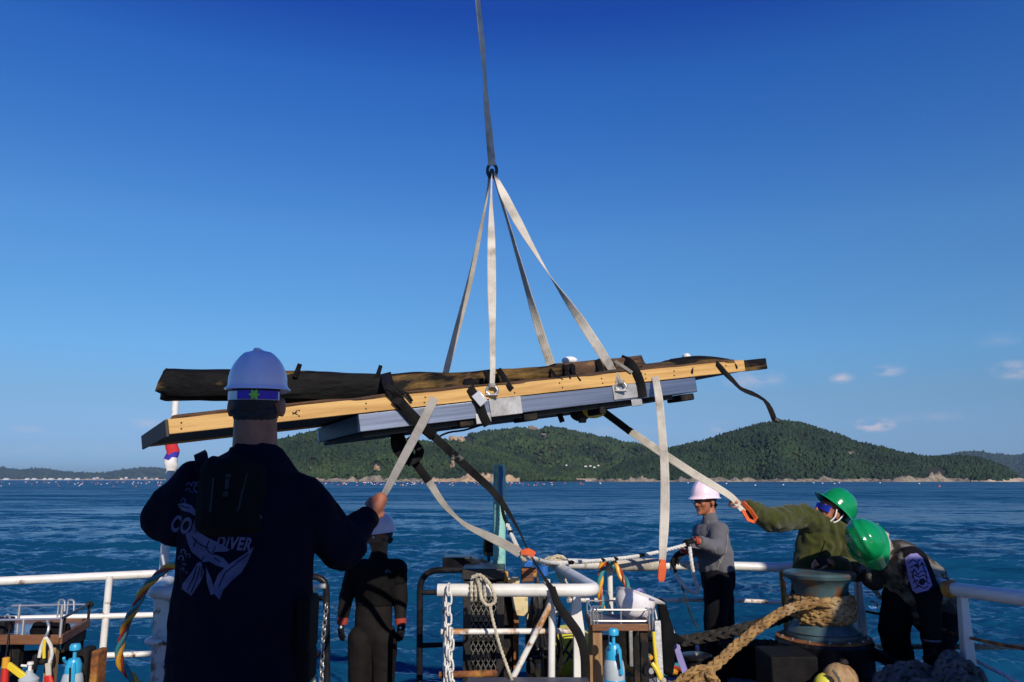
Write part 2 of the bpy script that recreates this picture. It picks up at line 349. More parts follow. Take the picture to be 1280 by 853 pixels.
class MB:
    def __init__(s): s.v, s.f = [], []
    def add(s, vs, fs):
        k = len(s.v); s.v += [tuple(q) for q in vs]; s.f += [tuple(i + k for i in f) for f in fs]; return s
    def box(s, c, size, rot=None):
        x, y, z = [q / 2 for q in size]
        vs = [Vector(p) for p in ((-x, -y, -z), (x, -y, -z), (x, y, -z), (-x, y, -z), (-x, -y, z), (x, -y, z), (x, y, z), (-x, y, z))]
        if rot is not None: vs = [rot @ p for p in vs]
        c = Vector(c)
        return s.add([p + c for p in vs], [(0, 3, 2, 1), (4, 5, 6, 7), (0, 1, 5, 4), (1, 2, 6, 5), (2, 3, 7, 6), (3, 0, 4, 7)])
    def beam(s, p0, p1, w, h, up=Vector((0, 0, 1))):
        p0, p1 = Vector(p0), Vector(p1); d = (p1 - p0); L = d.length; d.normalize()
        sd = d.cross(up).normalized(); u = sd.cross(d)
        return s.box((p0 + p1) / 2, (L, w, h), Matrix((d, sd, u)).transposed())
    def tube(s, pts, r, n=10, cap=True, closed=False):
        pts = [Vector(p) for p in pts]; k = len(pts)
        rs = r if isinstance(r, (list, tuple)) else [r] * k
        fr = frames(pts, closed)
        vs, fs = [], []
        for i, p in enumerate(pts):
            t, a, b = fr[i]
            for j in range(n):
                q = 2 * math.pi * j / n
                vs.append(p + (a * math.cos(q) + b * math.sin(q)) * rs[i])
        for i in range(k if closed else k - 1):
            i2 = (i + 1) % k
            for j in range(n):
                j2 = (j + 1) % n
                fs.append((i * n + j, i * n + j2, i2 * n + j2, i2 * n + j))
        if cap and not closed:
            fs.append(tuple(reversed(range(n)))); fs.append(tuple((k - 1) * n + j for j in range(n)))
        return s.add(vs, fs)
    def lathe(s, prof, c=(0, 0, 0), n=24, axis=Vector((0, 0, 1)), cap=True):
        axis = Vector(axis).normalized(); a = axis.orthogonal().normalized(); b = axis.cross(a); c = Vector(c)
        vs, fs = [], []
        for r, z in prof:
            for j in range(n):
                q = 2 * math.pi * j / n
                vs.append(c + axis * z + (a * math.cos(q) + b * math.sin(q)) * r)
        for i in range(len(prof) - 1):
            for j in range(n):
                j2 = (j + 1) % n
                fs.append((i * n + j, i * n + j2, (i + 1) * n + j2, (i + 1) * n + j))
        if cap:
            fs.append(tuple(reversed(range(n)))); fs.append(tuple((len(prof) - 1) * n + j for j in range(n)))
        return s.add(vs, fs)
    def ball(s, c, r, n=14, m=8, rot=None):
        r = (r, r, r) if isinstance(r, (int, float)) else r
        vs, fs = [], []
        c = Vector(c)
        for i in range(1, m):
            q = math.pi * i / m
            for j in range(n):
                t = 2 * math.pi * j / n
                p = Vector((r[0] * math.sin(q) * math.cos(t), r[1] * math.sin(q) * math.sin(t), r[2] * math.cos(q)))
                vs.append(c + (rot @ p if rot is not None else p))
        for zz in (r[2], -r[2]):
            p = Vector((0, 0, zz)); vs.append(c + (rot @ p if rot is not None else p))
        for i in range(m - 2):
            for j in range(n):
                j2 = (j + 1) % n
                fs.append((i * n + j, (i + 1) * n + j, (i + 1) * n + j2, i * n + j2))
        T, B = (m - 1) * n, (m - 1) * n + 1
        for j in range(n):
            j2 = (j + 1) % n
            fs.append((T, j, j2)); fs.append((B, (m - 2) * n + j2, (m - 2) * n + j))
        return s.add(vs, fs)
    def prism(s, poly, d):
        """extrude a closed polygon of world points by vector d"""
        n = len(poly); d = Vector(d); poly = [Vector(p) for p in poly]
        return s.add(poly + [p + d for p in poly], [tuple(reversed(range(n))), tuple(range(n, 2 * n))] + [(i, (i + 1) % n, n + (i + 1) % n, n + i) for i in range(n)])
    def mesh(s, name, smooth=True, ang=38):
        me = bpy.data.meshes.new(name)
        me.from_pydata(s.v, [], s.f); me.validate()
        bm = bmesh.new(); bm.from_mesh(me); bmesh.ops.recalc_face_normals(bm, faces=bm.faces); bm.to_mesh(me); bm.free()
        if smooth:
            me.polygons.foreach_set('use_smooth', [True] * len(me.polygons)); me.set_sharp_from_angle(angle=R(ang))
        return me
    def obj(s, name, m, parent=None, bevel=0, smooth=True, ang=38, **kw):
        o = link_mesh(name, s.mesh(name, smooth, ang), m, parent, **kw)
        if bevel:
            b = o.modifiers.new('bevel', 'BEVEL'); b.width = bevel; b.segments = 2; b.limit_method = 'ANGLE'; b.angle_limit = R(40)
        return o

def frames(pts, closed=False):
    """parallel transport frames"""
    k = len(pts); T = []
    for i in range(k):
        a = pts[(i - 1) % k] if (closed or i > 0) else pts[0]
        b = pts[(i + 1) % k] if (closed or i < k - 1) else pts[-1]
        t = (b - a)
        T.append(t.normalized() if t.length > 1e-9 else (T[-1] if T else Vector((0, 0, 1))))
    a = T[0].orthogonal().normalized(); out = []
    for i in range(k):
        a = (a - T[i] * a.dot(T[i]))
        a = a.normalized() if a.length > 1e-6 else T[i].orthogonal().normalized()
        out.append((T[i], a, T[i].cross(a)))
    return out

def curve(pts, step=.03, closed=False):
    """Catmull-Rom through points, resampled"""
    P = [Vector(p) for p in pts]; n = len(P); out = []
    seg = n if closed else n - 1
    for i in range(seg):
        if closed: p0, p1, p2, p3 = P[(i - 1) % n], P[i], P[(i + 1) % n], P[(i + 2) % n]
        else:
            p1, p2 = P[i], P[i + 1]
            p0 = P[i - 1] if i > 0 else p1 * 2 - p2
            p3 = P[i + 2] if i + 2 < n else p2 * 2 - p1
        k = max(2, int((p2 - p1).length / step))
        for j in range(k):
            t = j / k
            out.append(.5 * ((2 * p1) + (p2 - p0) * t + (2 * p0 - 5 * p1 + 4 * p2 - p3) * t * t + (3 * p1 - p0 - 3 * p2 + p3) * t ** 3))
    if not closed: out.append(P[-1])
    return out

def arc_path(pts, rad, k=6):
    """polyline with rounded corners"""
    P = [Vector(p) for p in pts]; out = [P[0]]
    for i in range(1, len(P) - 1):
        a, b, c = P[i - 1], P[i], P[i + 1]
        d1, d2 = (a - b), (c - b)
        r = min(rad, d1.length * .45, d2.length * .45)
        s, e = b + d1.normalized() * r, b + d2.normalized() * r
        for j in range(k + 1):
            t = j / k
            out.append(s * (1 - t) ** 2 + b * 2 * t * (1 - t) + e * t * t)
    out.append(P[-1])
    return out

def rope(mb, pts, r, pitch=None, strands=3, n=6, braid=False, closed=False):
    pitch = pitch or r * 7
    fr = frames(pts, closed); L = 0; k = len(pts)
    Ls = [0]
    for i in range(1, k): L += (pts[i] - pts[i - 1]).length; Ls.append(L)
    if not braid:
        for s in range(strands):
            mb.tube([pts[i] + (fr[i][1] * math.cos(6.2832 * (Ls[i] / pitch + s / strands)) + fr[i][2] * math.sin(6.2832 * (Ls[i] / pitch + s / strands))) * r * .48
                     for i in range(k)], r * .56, n, closed=closed)
    else:
        for sgn in (1, -1):
            for s in range(strands):
                line = []
                for i in range(k):
                    ph = 6.2832 * (sgn * Ls[i] / pitch + s / strands)
                    rr = r * (.62 + .16 * sgn * math.cos(ph * strands))
                    line.append(pts[i] + (fr[i][1] * math.cos(ph) + fr[i][2] * math.sin(ph)) * rr)
                mb.tube(line, r * .40, n, closed=closed)
    return mb

CAMV = Vector((0, 0, CAM_Z))
def ribbon(mb, pts, w, th=.006, twist=0., face=None, ribs=0):
    """flat webbing: twist = list of angles or number; 0 = broad face towards `face` (the camera side by default); ribs = woven ridges along it"""
    pts = [Vector(p) for p in pts]; k = len(pts)
    fr = frames(pts)
    def spread(a):
        a = a if isinstance(a, (list, tuple)) else [a] * k
        return a if len(a) == k else [float(np.interp(i / (k - 1), np.linspace(0, 1, len(a)), a)) for i in range(k)]
    tw, ws = spread(twist), spread(w)
    if ribs:
        xs = np.linspace(-.94, .94, 4 * ribs + 1); hs = [.62 if i % 4 == 0 else 1. for i in range(len(xs))]
    else: xs, hs = np.array([-.9, .9]), [1., 1.]
    prof = [(-1, -.5)] + [(x, -h) for x, h in zip(xs, hs)] + [(1, -.5), (1, .5)] + [(x, h) for x, h in zip(xs[::-1], hs[::-1])] + [(-1, .5)]
    m = len(prof); vs, fs = [], []
    for i, p in enumerate(pts):
        t = fr[i][0]
        v = (face if face is not None else (p - CAMV)).normalized()
        sd = t.cross(v)
        sd = sd.normalized() if sd.length > 1e-4 else fr[i][1]
        nn = sd.cross(t).normalized()
        c, s = math.cos(R(tw[i])), math.sin(R(tw[i]))
        a, b = sd * c + nn * s, nn * c - sd * s
        vs += [p + a * (ws[i] / 2 * x) + b * (th / 2 * y) for x, y in prof]
    for i in range(k - 1):
        for j in range(m): fs.append((i * m + j, i * m + (j + 1) % m, (i + 1) * m + (j + 1) % m, (i + 1) * m + j))
    fs += [tuple(reversed(range(m))), tuple((k - 1) * m + j for j in range(m))]
    return mb.add(vs, fs)

def pxs(lst, step=.04):
    """smooth path through (px, py, Y) triples"""
    return curve([W(*p) for p in lst], step)

# ------------------------------------------------------------------ organic bodies: shapes fused into one surface
def limb(mb, p0, p1, r0, r1, flat=1., side=None, n=16, fc0=False, fc1=False):
    """tapered capsule; side = direction of the wide axis, flat = thin axis / wide axis; fc = flat cut end"""
    p0, p1 = Vector(p0), Vector(p1); d = p1 - p0; L = d.length; d = d.normalized() if L > 1e-6 else Vector((0, 0, 1))
    if side is None: a = d.orthogonal().normalized()
    else:
        a = Vector(side) - d * d.dot(Vector(side)); a = a.normalized() if a.length > 1e-5 else d.orthogonal().normalized()
    b = d.cross(a)
    rings = []
    H = [0, .3, .55, .8, .95]
    if fc0: rings.append((0, r0))
    else:
        for q in H: 
            t = math.pi / 2 * (1 - q); rings.append((-r0 * math.sin(t), max(r0 * math.cos(t), r0 * .05)))
        rings.append((0, r0))
    rings.append((L * .5, (r0 + r1) / 2))
    rings.append((L, r1))
    if not fc1:
        for q in reversed(H):
            t = math.pi / 2 * (1 - q); rings.append((L + r1 * math.sin(t), max(r1 * math.cos(t), r1 * .05)))
    vs, fs = [], []
    for z, r in rings:
        zz = z if 0 <= z <= L else (z * flat if z < 0 else L + (z - L) * max(flat, .5))
        for j in range(n):
            q = 2 * math.pi * j / n
            vs.append(p0 + d * zz + a * r * math.cos(q) + b * r * flat * math.sin(q))
    for i in range(len(rings) - 1):
        for j in range(n):
            j2 = (j + 1) % n
            fs.append((i * n + j, i * n + j2, (i + 1) * n + j2, (i + 1) * n + j))
    fs.append(tuple(reversed(range(n)))); fs.append(tuple((len(rings) - 1) * n + j for j in range(n)))
    return mb.add(vs, fs)

def fuse(mb, name, voxel=.008, smooth=4, fold=0., fscale=9., fstretch=(1, 1, 1), seed=0.):
    me = bpy.data.meshes.new('tmp'); me.from_pydata(mb.v, [], mb.f)
    bm = bmesh.new(); bm.from_mesh(me); bmesh.ops.recalc_face_normals(bm, faces=bm.faces); bm.to_mesh(me); bm.free()
    o = bpy.data.objects.new('tmp', me); COL.objects.link(o)
    r = o.modifiers.new('r', 'REMESH'); r.mode = 'VOXEL'; r.voxel_size = voxel; r.adaptivity = 0
    if smooth:
        q = o.modifiers.new('s', 'SMOOTH'); q.factor = .5; q.iterations = smooth
    dg = bpy.context.evaluated_depsgraph_get()
    out = bpy.data.meshes.new_from_object(o.evaluated_get(dg)); out.name = name
    bpy.data.objects.remove(o); bpy.data.meshes.remove(me)
    if fold:
        n = len(out.vertices)
        co = np.empty(n * 3, 'f'); out.vertices.foreach_get('co', co); co = co.reshape(-1, 3).astype(float)
        no = np.empty(n * 3, 'f'); out.vertices.foreach_get('normal', no); no = no.reshape(-1, 3)
        P = co * fscale * np.array(fstretch) + seed
        P = P + .5 * np.stack([pnoise(P * .5 + 3), pnoise(P * .5 + 9), pnoise(P * .5 + 21)], 1)
        f = (1 - 2 * np.abs(pnoise(P))) * .6 + .5 * pnoise(P * 2.1 + 5)
        co = co + no * (f * fold)[:, None]
        out.vertices.foreach_set('co', co.astype('f').ravel())
    out.polygons.foreach_set('use_smooth', [True] * len(out.polygons))
    out.update()
    return out

def head_frame(c, fwd, up=(0, 0, 1)):
    f = Vector(fwd).normalized(); u = Vector(up); u = (u - f * f.dot(u)).normalized(); x = f.cross(u)
    m = Matrix((x, f, u)).transposed().to_4x4(); m.translation = Vector(c); return m

def add_head(mb, H, s=1.):
    rot = H.to_3x3()
    def B(c, r): mb.ball(H @ (Vector(c) * s), tuple(q * s for q in r), 18, 12, rot)
    def Lm(a, b, r0, r1): limb(mb, H @ (Vector(a) * s), H @ (Vector(b) * s), r0 * s, r1 * s)
    B((0, -.012, .035), (.077, .098, .092)); B((0, .028, -.03), (.063, .068, .085)); B((0, .045, -.08), (.044, .046, .036))
    B((.034, .066, -.022), (.028, .026, .03)); B((-.034, .066, -.022), (.028, .026, .03))
    Lm((0, .094, .014), (0, .115, -.026), .009, .015); Lm((-.012, .1, -.03), (.012, .1, -.03), .011, .011)
    Lm((-.036, .082, .028), (.036, .082, .028), .012, .012)
    Lm((-.019, .086, -.056), (.019, .086, -.056), .010, .010); Lm((-.016, .083, -.068), (.016, .083, -.068), .010, .010)
    B((0, .078, -.098), (.022, .02, .016))
    for q in (1, -1): B((.079 * q, -.01, -.008), (.011, .021, .033))

def add_hand(mb, w, d, palm, s=1., curl=20., spread=.006, grow=0., thumb=1, thumb_open=35.):
    """w wrist, d finger direction, palm = direction the palm faces; thumb = side"""
    w, d = Vector(w), Vector(d).normalized(); pn = Vector(palm); pn = (pn - d * d.dot(pn)).normalized(); sd = d.cross(pn) * thumb
    k = w + d * .088 * s
    limb(mb, w, w + d * .082 * s, .027 * s + grow, .036 * s + grow, .42, sd)
    for i, (ln, off, rr) in enumerate(((.072, .030, .0088), (.080, .010, .0092), (.074, -.010, .0088), (.058, -.029, .0078))):
        p = w + d * (.078 - .006 * (i == 3)) * s + sd * off * s; ang = 0
        dirv = (d + sd * off * .6).normalized()
        for seg, fr_ in enumerate((.45, .31, .24)):
            ang += curl * (1 + .12 * i) * (1 if seg else .8)
            q = p + (dirv * math.cos(R(ang)) + pn * math.sin(R(ang))) * ln * fr_ * 1.05 * s
            limb(mb, p, q, (rr * (1 - .1 * seg)) * s + grow, (rr * (.9 - .1 * seg)) * s + grow, n=8); p = q
    p = w + d * .022 * s + sd * .024 * s
    t1 = (d * math.cos(R(thumb_open)) + sd * math.sin(R(thumb_open)) + pn * .35).normalized()
    q = p + t1 * .045 * s; limb(mb, p, q, .014 * s + grow, .0105 * s + grow, n=10)
    t2 = (d * .9 + sd * .15 + pn * .6).normalized()
    limb(mb, q, q + t2 * .032 * s, .0105 * s + grow, .0085 * s + grow, n=10)

def helmet_mesh(H, s=1., peak=.045, ridge=.006):
    mb = MB(); n = 56; rows = []
    a, b, h = .116, .140, .142
    def row(fn): rows.append([H @ (Vector(fn(2 * math.pi * j / n)) * s) for j in range(n)])
    for i in range(14):
        ph = math.pi / 2 * (1 - i / 13 * .999)
        cs, sn = max(math.cos(ph), .004) ** .86, math.sin(ph) ** 1.05 if ph > 0 else 0
        def f(t, cs=cs, sn=sn):
            x, y = a * cs * math.cos(t), b * cs * math.sin(t)
            rg = ridge * math.exp(-(x / .016) ** 2) * min(1, sn * 2.5) + .6 * ridge * (math.exp(-((abs(x) - .05) / .012) ** 2)) * min(1, sn * 1.5) * (.35 + .65 * (abs(y) / b < .7))
            return (x * (1 + rg * .5), y * (1 + rg * 2), h * sn + rg)
        row(f)
    def ext(t, e, dz, pk):
        fr_ = max(0, math.sin(t)) ** 2.2
        return (a * math.cos(t) * (1 + e / a), b * math.sin(t) + (e + pk * fr_) * math.sin(t), dz - .012 * (pk > 0) * fr_)
    row(lambda t: ext(t, .002, -.008, 0)); row(lambda t: ext(t, .012, -.016, peak)); row(lambda t: ext(t, .013, -.020, peak)); row(lambda t: ext(t, .010, -.021, peak * .95))
    row(lambda t: ext(t, -.004, -.012, 0))
    for q, z in ((.93, .04), (.7, .1), (.25, .128)):
        row(lambda t, q=q, z=z: (a * q * math.cos(t) * .96, b * q * math.sin(t) * .96, z))
    vs = [p for r_ in rows for p in r_]; fs = []
    for i in range(len(rows) - 1):
        for j in range(n):
            j2 = (j + 1) % n
            fs.append((i * n + j, (i + 1) * n + j, (i + 1) * n + j2, i * n + j2))
    fs.append(tuple(range(n))); fs.append(tuple(reversed([(len(rows) - 1) * n + j for j in range(n)])))
    mb.add(vs, fs); return mb

def hair_mesh(H, s=1., low=-.085, front=.055):
    mb = MB(); n, m = 40, 22; idx = {}
    for i in range(m + 1):
        q = math.pi * i / m
        for j in range(n):
            t = 2 * math.pi * j / n
            p = Vector((.082 * math.sin(q) * math.cos(t), .105 * math.sin(q) * math.sin(t) - .012, .10 * math.cos(q) + .032))
            if p.z < -.01: p = Vector((p.x * (1 - .0) , p.y if p.y > 0 else min(p.y, -.06 - .03 * math.sin(q)), p.z * 1.15))
            keep = p.z > low and (p.y < .0 or p.z > front) and not (p.y > -.03 and p.z < .0)
            idx[i, j] = (p, keep)
    vs, fs, ids = [], [], {}
    for i in range(m):
        for j in range(n):
            quad = [(i, j), (i + 1, j), (i + 1, (j + 1) % n), (i, (j + 1) % n)]
            if all(idx[q][1] for q in quad):
                f = []
                for q in quad:
                    if q not in ids: ids[q] = len(vs); vs.append(H @ (idx[q][0] * s))
                    f.append(ids[q])
                fs.append(tuple(f))
    mb.add(vs, fs)
    return mb

def bvh_of(me):
    n = len(me.vertices)
    return BVHTree.FromPolygons([v.co.copy() for v in me.vertices], [tuple(p.vertices) for p in me.polygons])

def poly_tris(polys2d, cell=4.):
    """2-D polygons (pixels) -> fine triangles, list of 2-D triangles"""
    bm = bmesh.new()
    for poly in polys2d:
        vs = [bm.verts.new((x, y, 0)) for x, y in poly]
        try: bm.faces.new(vs)
        except ValueError: pass
    bmesh.ops.triangulate(bm, faces=bm.faces)
    for _ in range(4):
        e = [e for e in bm.edges if e.calc_length() > cell]
        if not e: break
        bmesh.ops.subdivide_edges(bm, edges=e, cuts=1)
        bmesh.ops.triangulate(bm, faces=bm.faces)
    bm.verts.index_update()
    v = [(q.co.x, q.co.y) for q in bm.verts]; f = [tuple(x.index for x in q.verts) for q in bm.faces]
    bm.free(); return v, f

def decal(name, polys, bvh, m, parent, off=.003, cell=4., **kw):
    """flat print lying on a garment: polygons drawn in photo pixels, laid on the cloth surface"""
    v, f = poly_tris(polys, cell); mb = MB(); co = []
    for x, y in v:
        d = ray(x, y); hit = bvh.ray_cast(CAMV, d)
        co.append(hit[0] + hit[1].normalized() * off if hit[0] is not None else None)
    ok = [c is not None for c in co]; ids = {}; vs = []
    for i, c in enumerate(co):
        if ok[i]: ids[i] = len(vs); vs.append(c)
    mb.add(vs, [tuple(ids[i] for i in q) for q in f if all(ok[i] for i in q)])
    if not mb.f: return None
    me = bpy.data.meshes.new(name); me.from_pydata(mb.v, [], mb.f)
    me.polygons.foreach_set('use_smooth', [True] * len(me.polygons))
    return link_mesh(name, me, m, parent, **kw)

def text_polys(txt, cx, cy, h, ang=0., shear=0., wscale=1., arch=0.):
    """letter shapes as pixel polygons (triangles) from the built-in font, centred at (cx, cy)"""
    cu = bpy.data.curves.new('t', 'FONT'); cu.body = txt; cu.size = 1; cu.align_x = 'CENTER'; cu.offset = .04; cu.space_character = 1.12; cu.resolution_u = 4
    o = bpy.data.objects.new('t', cu); COL.objects.link(o)
    me = bpy.data.meshes.new_from_object(o.evaluated_get(bpy.context.evaluated_depsgraph_get()))
    c, s = math.cos(R(ang)), math.sin(R(ang)); out = []
    for p in me.polygons:
        q = []
        for i in p.vertices:
            x, y = me.vertices[i].co.x * h * wscale * 1.4, (me.vertices[i].co.y - .35) * h * 1.4
            x += shear * y
            y += arch * x * x
            q.append((cx + x * c + y * s, cy - (y * c - x * s)))
        out.append(q)
    bpy.data.objects.remove(o); bpy.data.curves.remove(cu); bpy.data.meshes.remove(me)
    return out

def ring_poly(cx, cy, r, t=.35, a0=0, a1=360, n=14):
    out = []
    for i in range(n):
        q0, q1 = R(a0 + (a1 - a0) * i / n), R(a0 + (a1 - a0) * (i + 1) / n)
        out.append([(cx + r * math.cos(q0), cy + r * math.sin(q0)), (cx + r * math.cos(q1), cy + r * math.sin(q1)),
                    (cx + r * (1 - t) * math.cos(q1), cy + r * (1 - t) * math.sin(q1)), (cx + r * (1 - t) * math.cos(q0), cy + r * (1 - t) * math.sin(q0))])
    return out
# ------------------------------------------------------------------ sea
SEA_Z = -1.3
def np_mesh(name, V, Q, smooth=True):
    V = np.asarray(V, 'f'); Q = np.asarray(Q, 'i'); k = Q.shape[1]
    me = bpy.data.meshes.new(name)
    me.vertices.add(len(V)); me.vertices.foreach_set('co', V.ravel())
    me.loops.add(Q.size); me.loops.foreach_set('vertex_index', Q.ravel())
    me.polygons.add(len(Q)); me.polygons.foreach_set('loop_start', np.arange(0, Q.size, k, dtype='i'))
    me.polygons.foreach_set('loop_total', np.full(len(Q), k, 'i'))
    if smooth: me.polygons.foreach_set('use_smooth', np.ones(len(Q), bool))
    me.update(calc_edges=True); return me
def grid_quads(r, c, wrap=False):
    i, j = np.meshgrid(np.arange(r - 1), np.arange(c if wrap else c - 1), indexing='ij')
    j2 = (j + 1) % c
    return np.stack([i * c + j, i * c + j2, (i + 1) * c + j2, (i + 1) * c + j], -1).reshape(-1, 4)

bear = np.concatenate([np.linspace(-44, 44, 760), np.linspace(48, 312, 60)])      # bearing from +y, degrees
inv = np.concatenate([np.linspace(1 / 6., 1 / 12., 30)[:-1], np.linspace(1 / 12., 1 / 400., 430)[:-1], np.geomspace(1 / 400., 1 / 16500., 66)])
rad = 1 / inv
rad = np.concatenate([[.5], rad])
Rr, Bb = np.meshgrid(rad, np.radians(bear), indexing='ij')
X, Y = Rr * np.sin(Bb), Rr * np.cos(Bb)
dr = np.gradient(rad)[:, None] * np.ones_like(X)
Z = np.zeros_like(X)
wr = np.random.default_rng(11)
for i in range(90):
    lam = .24 * (3.6 / .24) ** (wr.random() ** 1.15)
    th = R(200) + wr.normal() * .62                     # running away and to the left
    amp = .0108 * lam ** .62
    kx, ky = 2 * math.pi / lam * math.sin(th), 2 * math.pi / lam * math.cos(th)
    fade = np.clip((lam - 1.6 * dr) / (1.2 * dr + 1e-6), 0, 1)
    ph = kx * X + ky * Y + wr.random() * 6.28
    Z += amp * fade * (np.sin(ph) + .22 * np.cos(2 * ph))
patch = .75 + .5 * pnoise(np.stack([X.ravel() * .06, Y.ravel() * .04, 0 * X.ravel()], 1)).reshape(X.shape)
Z *= np.clip(patch, .35, 1.4) * np.clip((1 - np.abs(np.degrees(Bb) - 0) / 400), 0, 1)
me = np_mesh('sea', np.stack([X.ravel(), Y.ravel(), Z.ravel() + SEA_Z], 1), np.concatenate([grid_quads(len(rad), len(bear), True)]))
sea_m = bpy.data.materials.new('sea water'); sea_m.use_nodes = True
n_, l_ = sea_m.node_tree.nodes, sea_m.node_tree.links
b_ = n_['Principled BSDF']
b_.inputs['Base Color'].default_value = (.004, .030, .052, 1)
b_.inputs['Roughness'].default_value = .2
b_.inputs['IOR'].default_value = 1.33
tc_ = n_.new('ShaderNodeTexCoord')
def sea_noise(scale, st, det=4):
    mp = n_.new('ShaderNodeMapping'); mp.inputs['Scale'].default_value = st; mp.inputs['Rotation'].default_value = (0, 0, R(20))
    t = n_.new('ShaderNodeTexNoise'); t.inputs['Scale'].default_value = scale; t.inputs['Detail'].default_value = det; t.inputs['Roughness'].default_value = .62
    l_.new(tc_.outputs['Object'], mp.inputs['Vector']); l_.new(mp.outputs['Vector'], t.inputs['Vector']); return t.outputs['Fac']
def sea_slope(scale, st, k, det):
    """random facet tilts of the small ripples (unlike a bump node they do not fade with distance)"""
    mp = n_.new('ShaderNodeMapping'); mp.inputs['Scale'].default_value = st; mp.inputs['Rotation'].default_value = (0, 0, R(20))
    t = n_.new('ShaderNodeTexNoise'); t.inputs['Scale'].default_value = scale; t.inputs['Detail'].default_value = det; t.inputs['Roughness'].default_value = .6
    l_.new(tc_.outputs['Object'], mp.inputs['Vector']); l_.new(mp.outputs['Vector'], t.inputs['Vector'])
    s1 = n_.new('ShaderNodeVectorMath'); s1.operation = 'SUBTRACT'; l_.new(t.outputs['Color'], s1.inputs[0]); s1.inputs[1].default_value = (.5, .5, .5)
    s2 = n_.new('ShaderNodeVectorMath'); s2.operation = 'MULTIPLY'; l_.new(s1.outputs[0], s2.inputs[0]); s2.inputs[1].default_value = (k * .7, k, 0)
    return s2.outputs[0]
def vadd(a, b):
    x = n_.new('ShaderNodeVectorMath'); x.operation = 'ADD'; l_.new(a, x.inputs[0]); l_.new(b, x.inputs[1]); return x.outputs[0]
geo_ = n_.new('ShaderNodeNewGeometry')
nv_ = vadd(vadd(vadd(geo_.outputs['Normal'], vadd(sea_slope(6., (.75, 1.35, 1), 1.4, 6), vadd(sea_slope(.15, (.55, 1.2, 1), 2.0, 3), sea_slope(1.7, (.7, 1.3, 1), 1.3, 4)))), sea_slope(.6, (.6, 1.4, 1), 1.7, 4)), sea_slope(.035, (.35, 1.4, 1), 1.5, 5))
lean_ = n_.new('ShaderNodeVectorMath'); lean_.operation = 'ADD'; l_.new(nv_, lean_.inputs[0]); lean_.inputs[1].default_value = (.05, -.15, 0)   # normals tilted toward the boat so the water mirrors higher, darker sky
nv_ = lean_.outputs[0]
nn_ = n_.new('ShaderNodeVectorMath'); nn_.operation = 'NORMALIZE'; l_.new(nv_, nn_.inputs[0])
l_.new(nn_.outputs[0], b_.inputs['Normal'])
ln_ = n_.new('ShaderNodeVectorMath'); ln_.operation = 'LENGTH'; l_.new(tc_.outputs['Object'], ln_.inputs[0])
ro_ = n_.new('ShaderNodeMapRange'); l_.new(ln_.outputs['Value'], ro_.inputs['Value'])     # ripples too small to build, as roughness
ro_.inputs['From Min'].default_value = 8; ro_.inputs['From Max'].default_value = 160; ro_.inputs['To Min'].default_value = .12; ro_.inputs['To Max'].default_value = .32
l_.new(ro_.outputs['Result'], b_.inputs['Roughness'])
mixc = n_.new('ShaderNodeMix'); mixc.data_type = 'RGBA'
l_.new(sea_noise(.05, (.5, 1.6, 1), 4), mixc.inputs['Factor'])
mixc.inputs['A'].default_value = (.003, .036, .088, 1); mixc.inputs['B'].default_value = (.005, .072, .145, 1)
l_.new(mixc.outputs['Result'], b_.inputs['Base Color'])
sea = link_mesh('sea', me, sea_m, kind='structure')

# ------------------------------------------------------------------ hills across the bay
def sil(prof):
    a = np.array(prof, float); return lambda px: np.interp(px, a[:, 0], a[:, 1])
def px_bear(px): return np.arctan((np.asarray(px) - 640.) / F_PX / math.cos(PITCH) * .985)
HORIZ = 600.
def hill_fn(prof, Ds, Dr, seed, rough, drop=3.):
    f = sil(prof)
    def height(px, s):
        """(x, y, z) of the hillside: px = bearing as photo column, s = 0 shore ... 1 ridge ... 1.6 behind"""
        px = np.asarray(px, float); s = np.asarray(s, float)
        E = np.maximum((HORIZ - f(px) - drop), 0.2) / F_PX                # tangent of the ridge's elevation
        wob = 1 + .05 * pnoise(np.stack([px * .02, px * 0 + seed, px * 0], 1))
        D = (Ds + (Dr - Ds) * s) * wob
        sh = np.where(s < 1, 1 - (1 - np.clip(s, 0, 1)) ** 1.35, 1 - ((s - 1) / .6) ** 2 * .8)
        y = D; x = (px - 640.) / F_PX * y
        P = np.stack([x * .0075, y * .0075, x * 0 + seed], 1)
        nz = fbm(P, 5, .55)
        rid = (1 - np.abs(pnoise(P * .9 + 4)) * 2)
        z = CAM_Z + E * y * sh + (SEA_Z - CAM_Z) * (1 - np.clip(sh, 0, 1)) + (nz * 8 + rid * 6) * rough * np.clip(s * (1 - s) * 4, -.3, 1) * np.clip(E * y / 60., .1, 1.2)
        return np.stack([x, y, np.maximum(z, SEA_Z - .8 + 1.2 * np.clip(s * 30, 0, 1))], 1)
    return height
def make_hill(name, prof, Ds, Dr, seed, m, rough=1., nb=260, ns=60, drop=3.):
    h = hill_fn(prof, Ds, Dr, seed, rough, drop)
    px = np.linspace(prof[0][0], prof[-1][0], nb); s = np.linspace(-.02, 1.6, ns)
    S, PX = np.meshgrid(s, px, indexing='ij')
    V = h(PX.ravel(), S.ravel())
    o = link_mesh(name, np_mesh(name, V, grid_quads(ns, nb)), m, kind='structure')
    return h
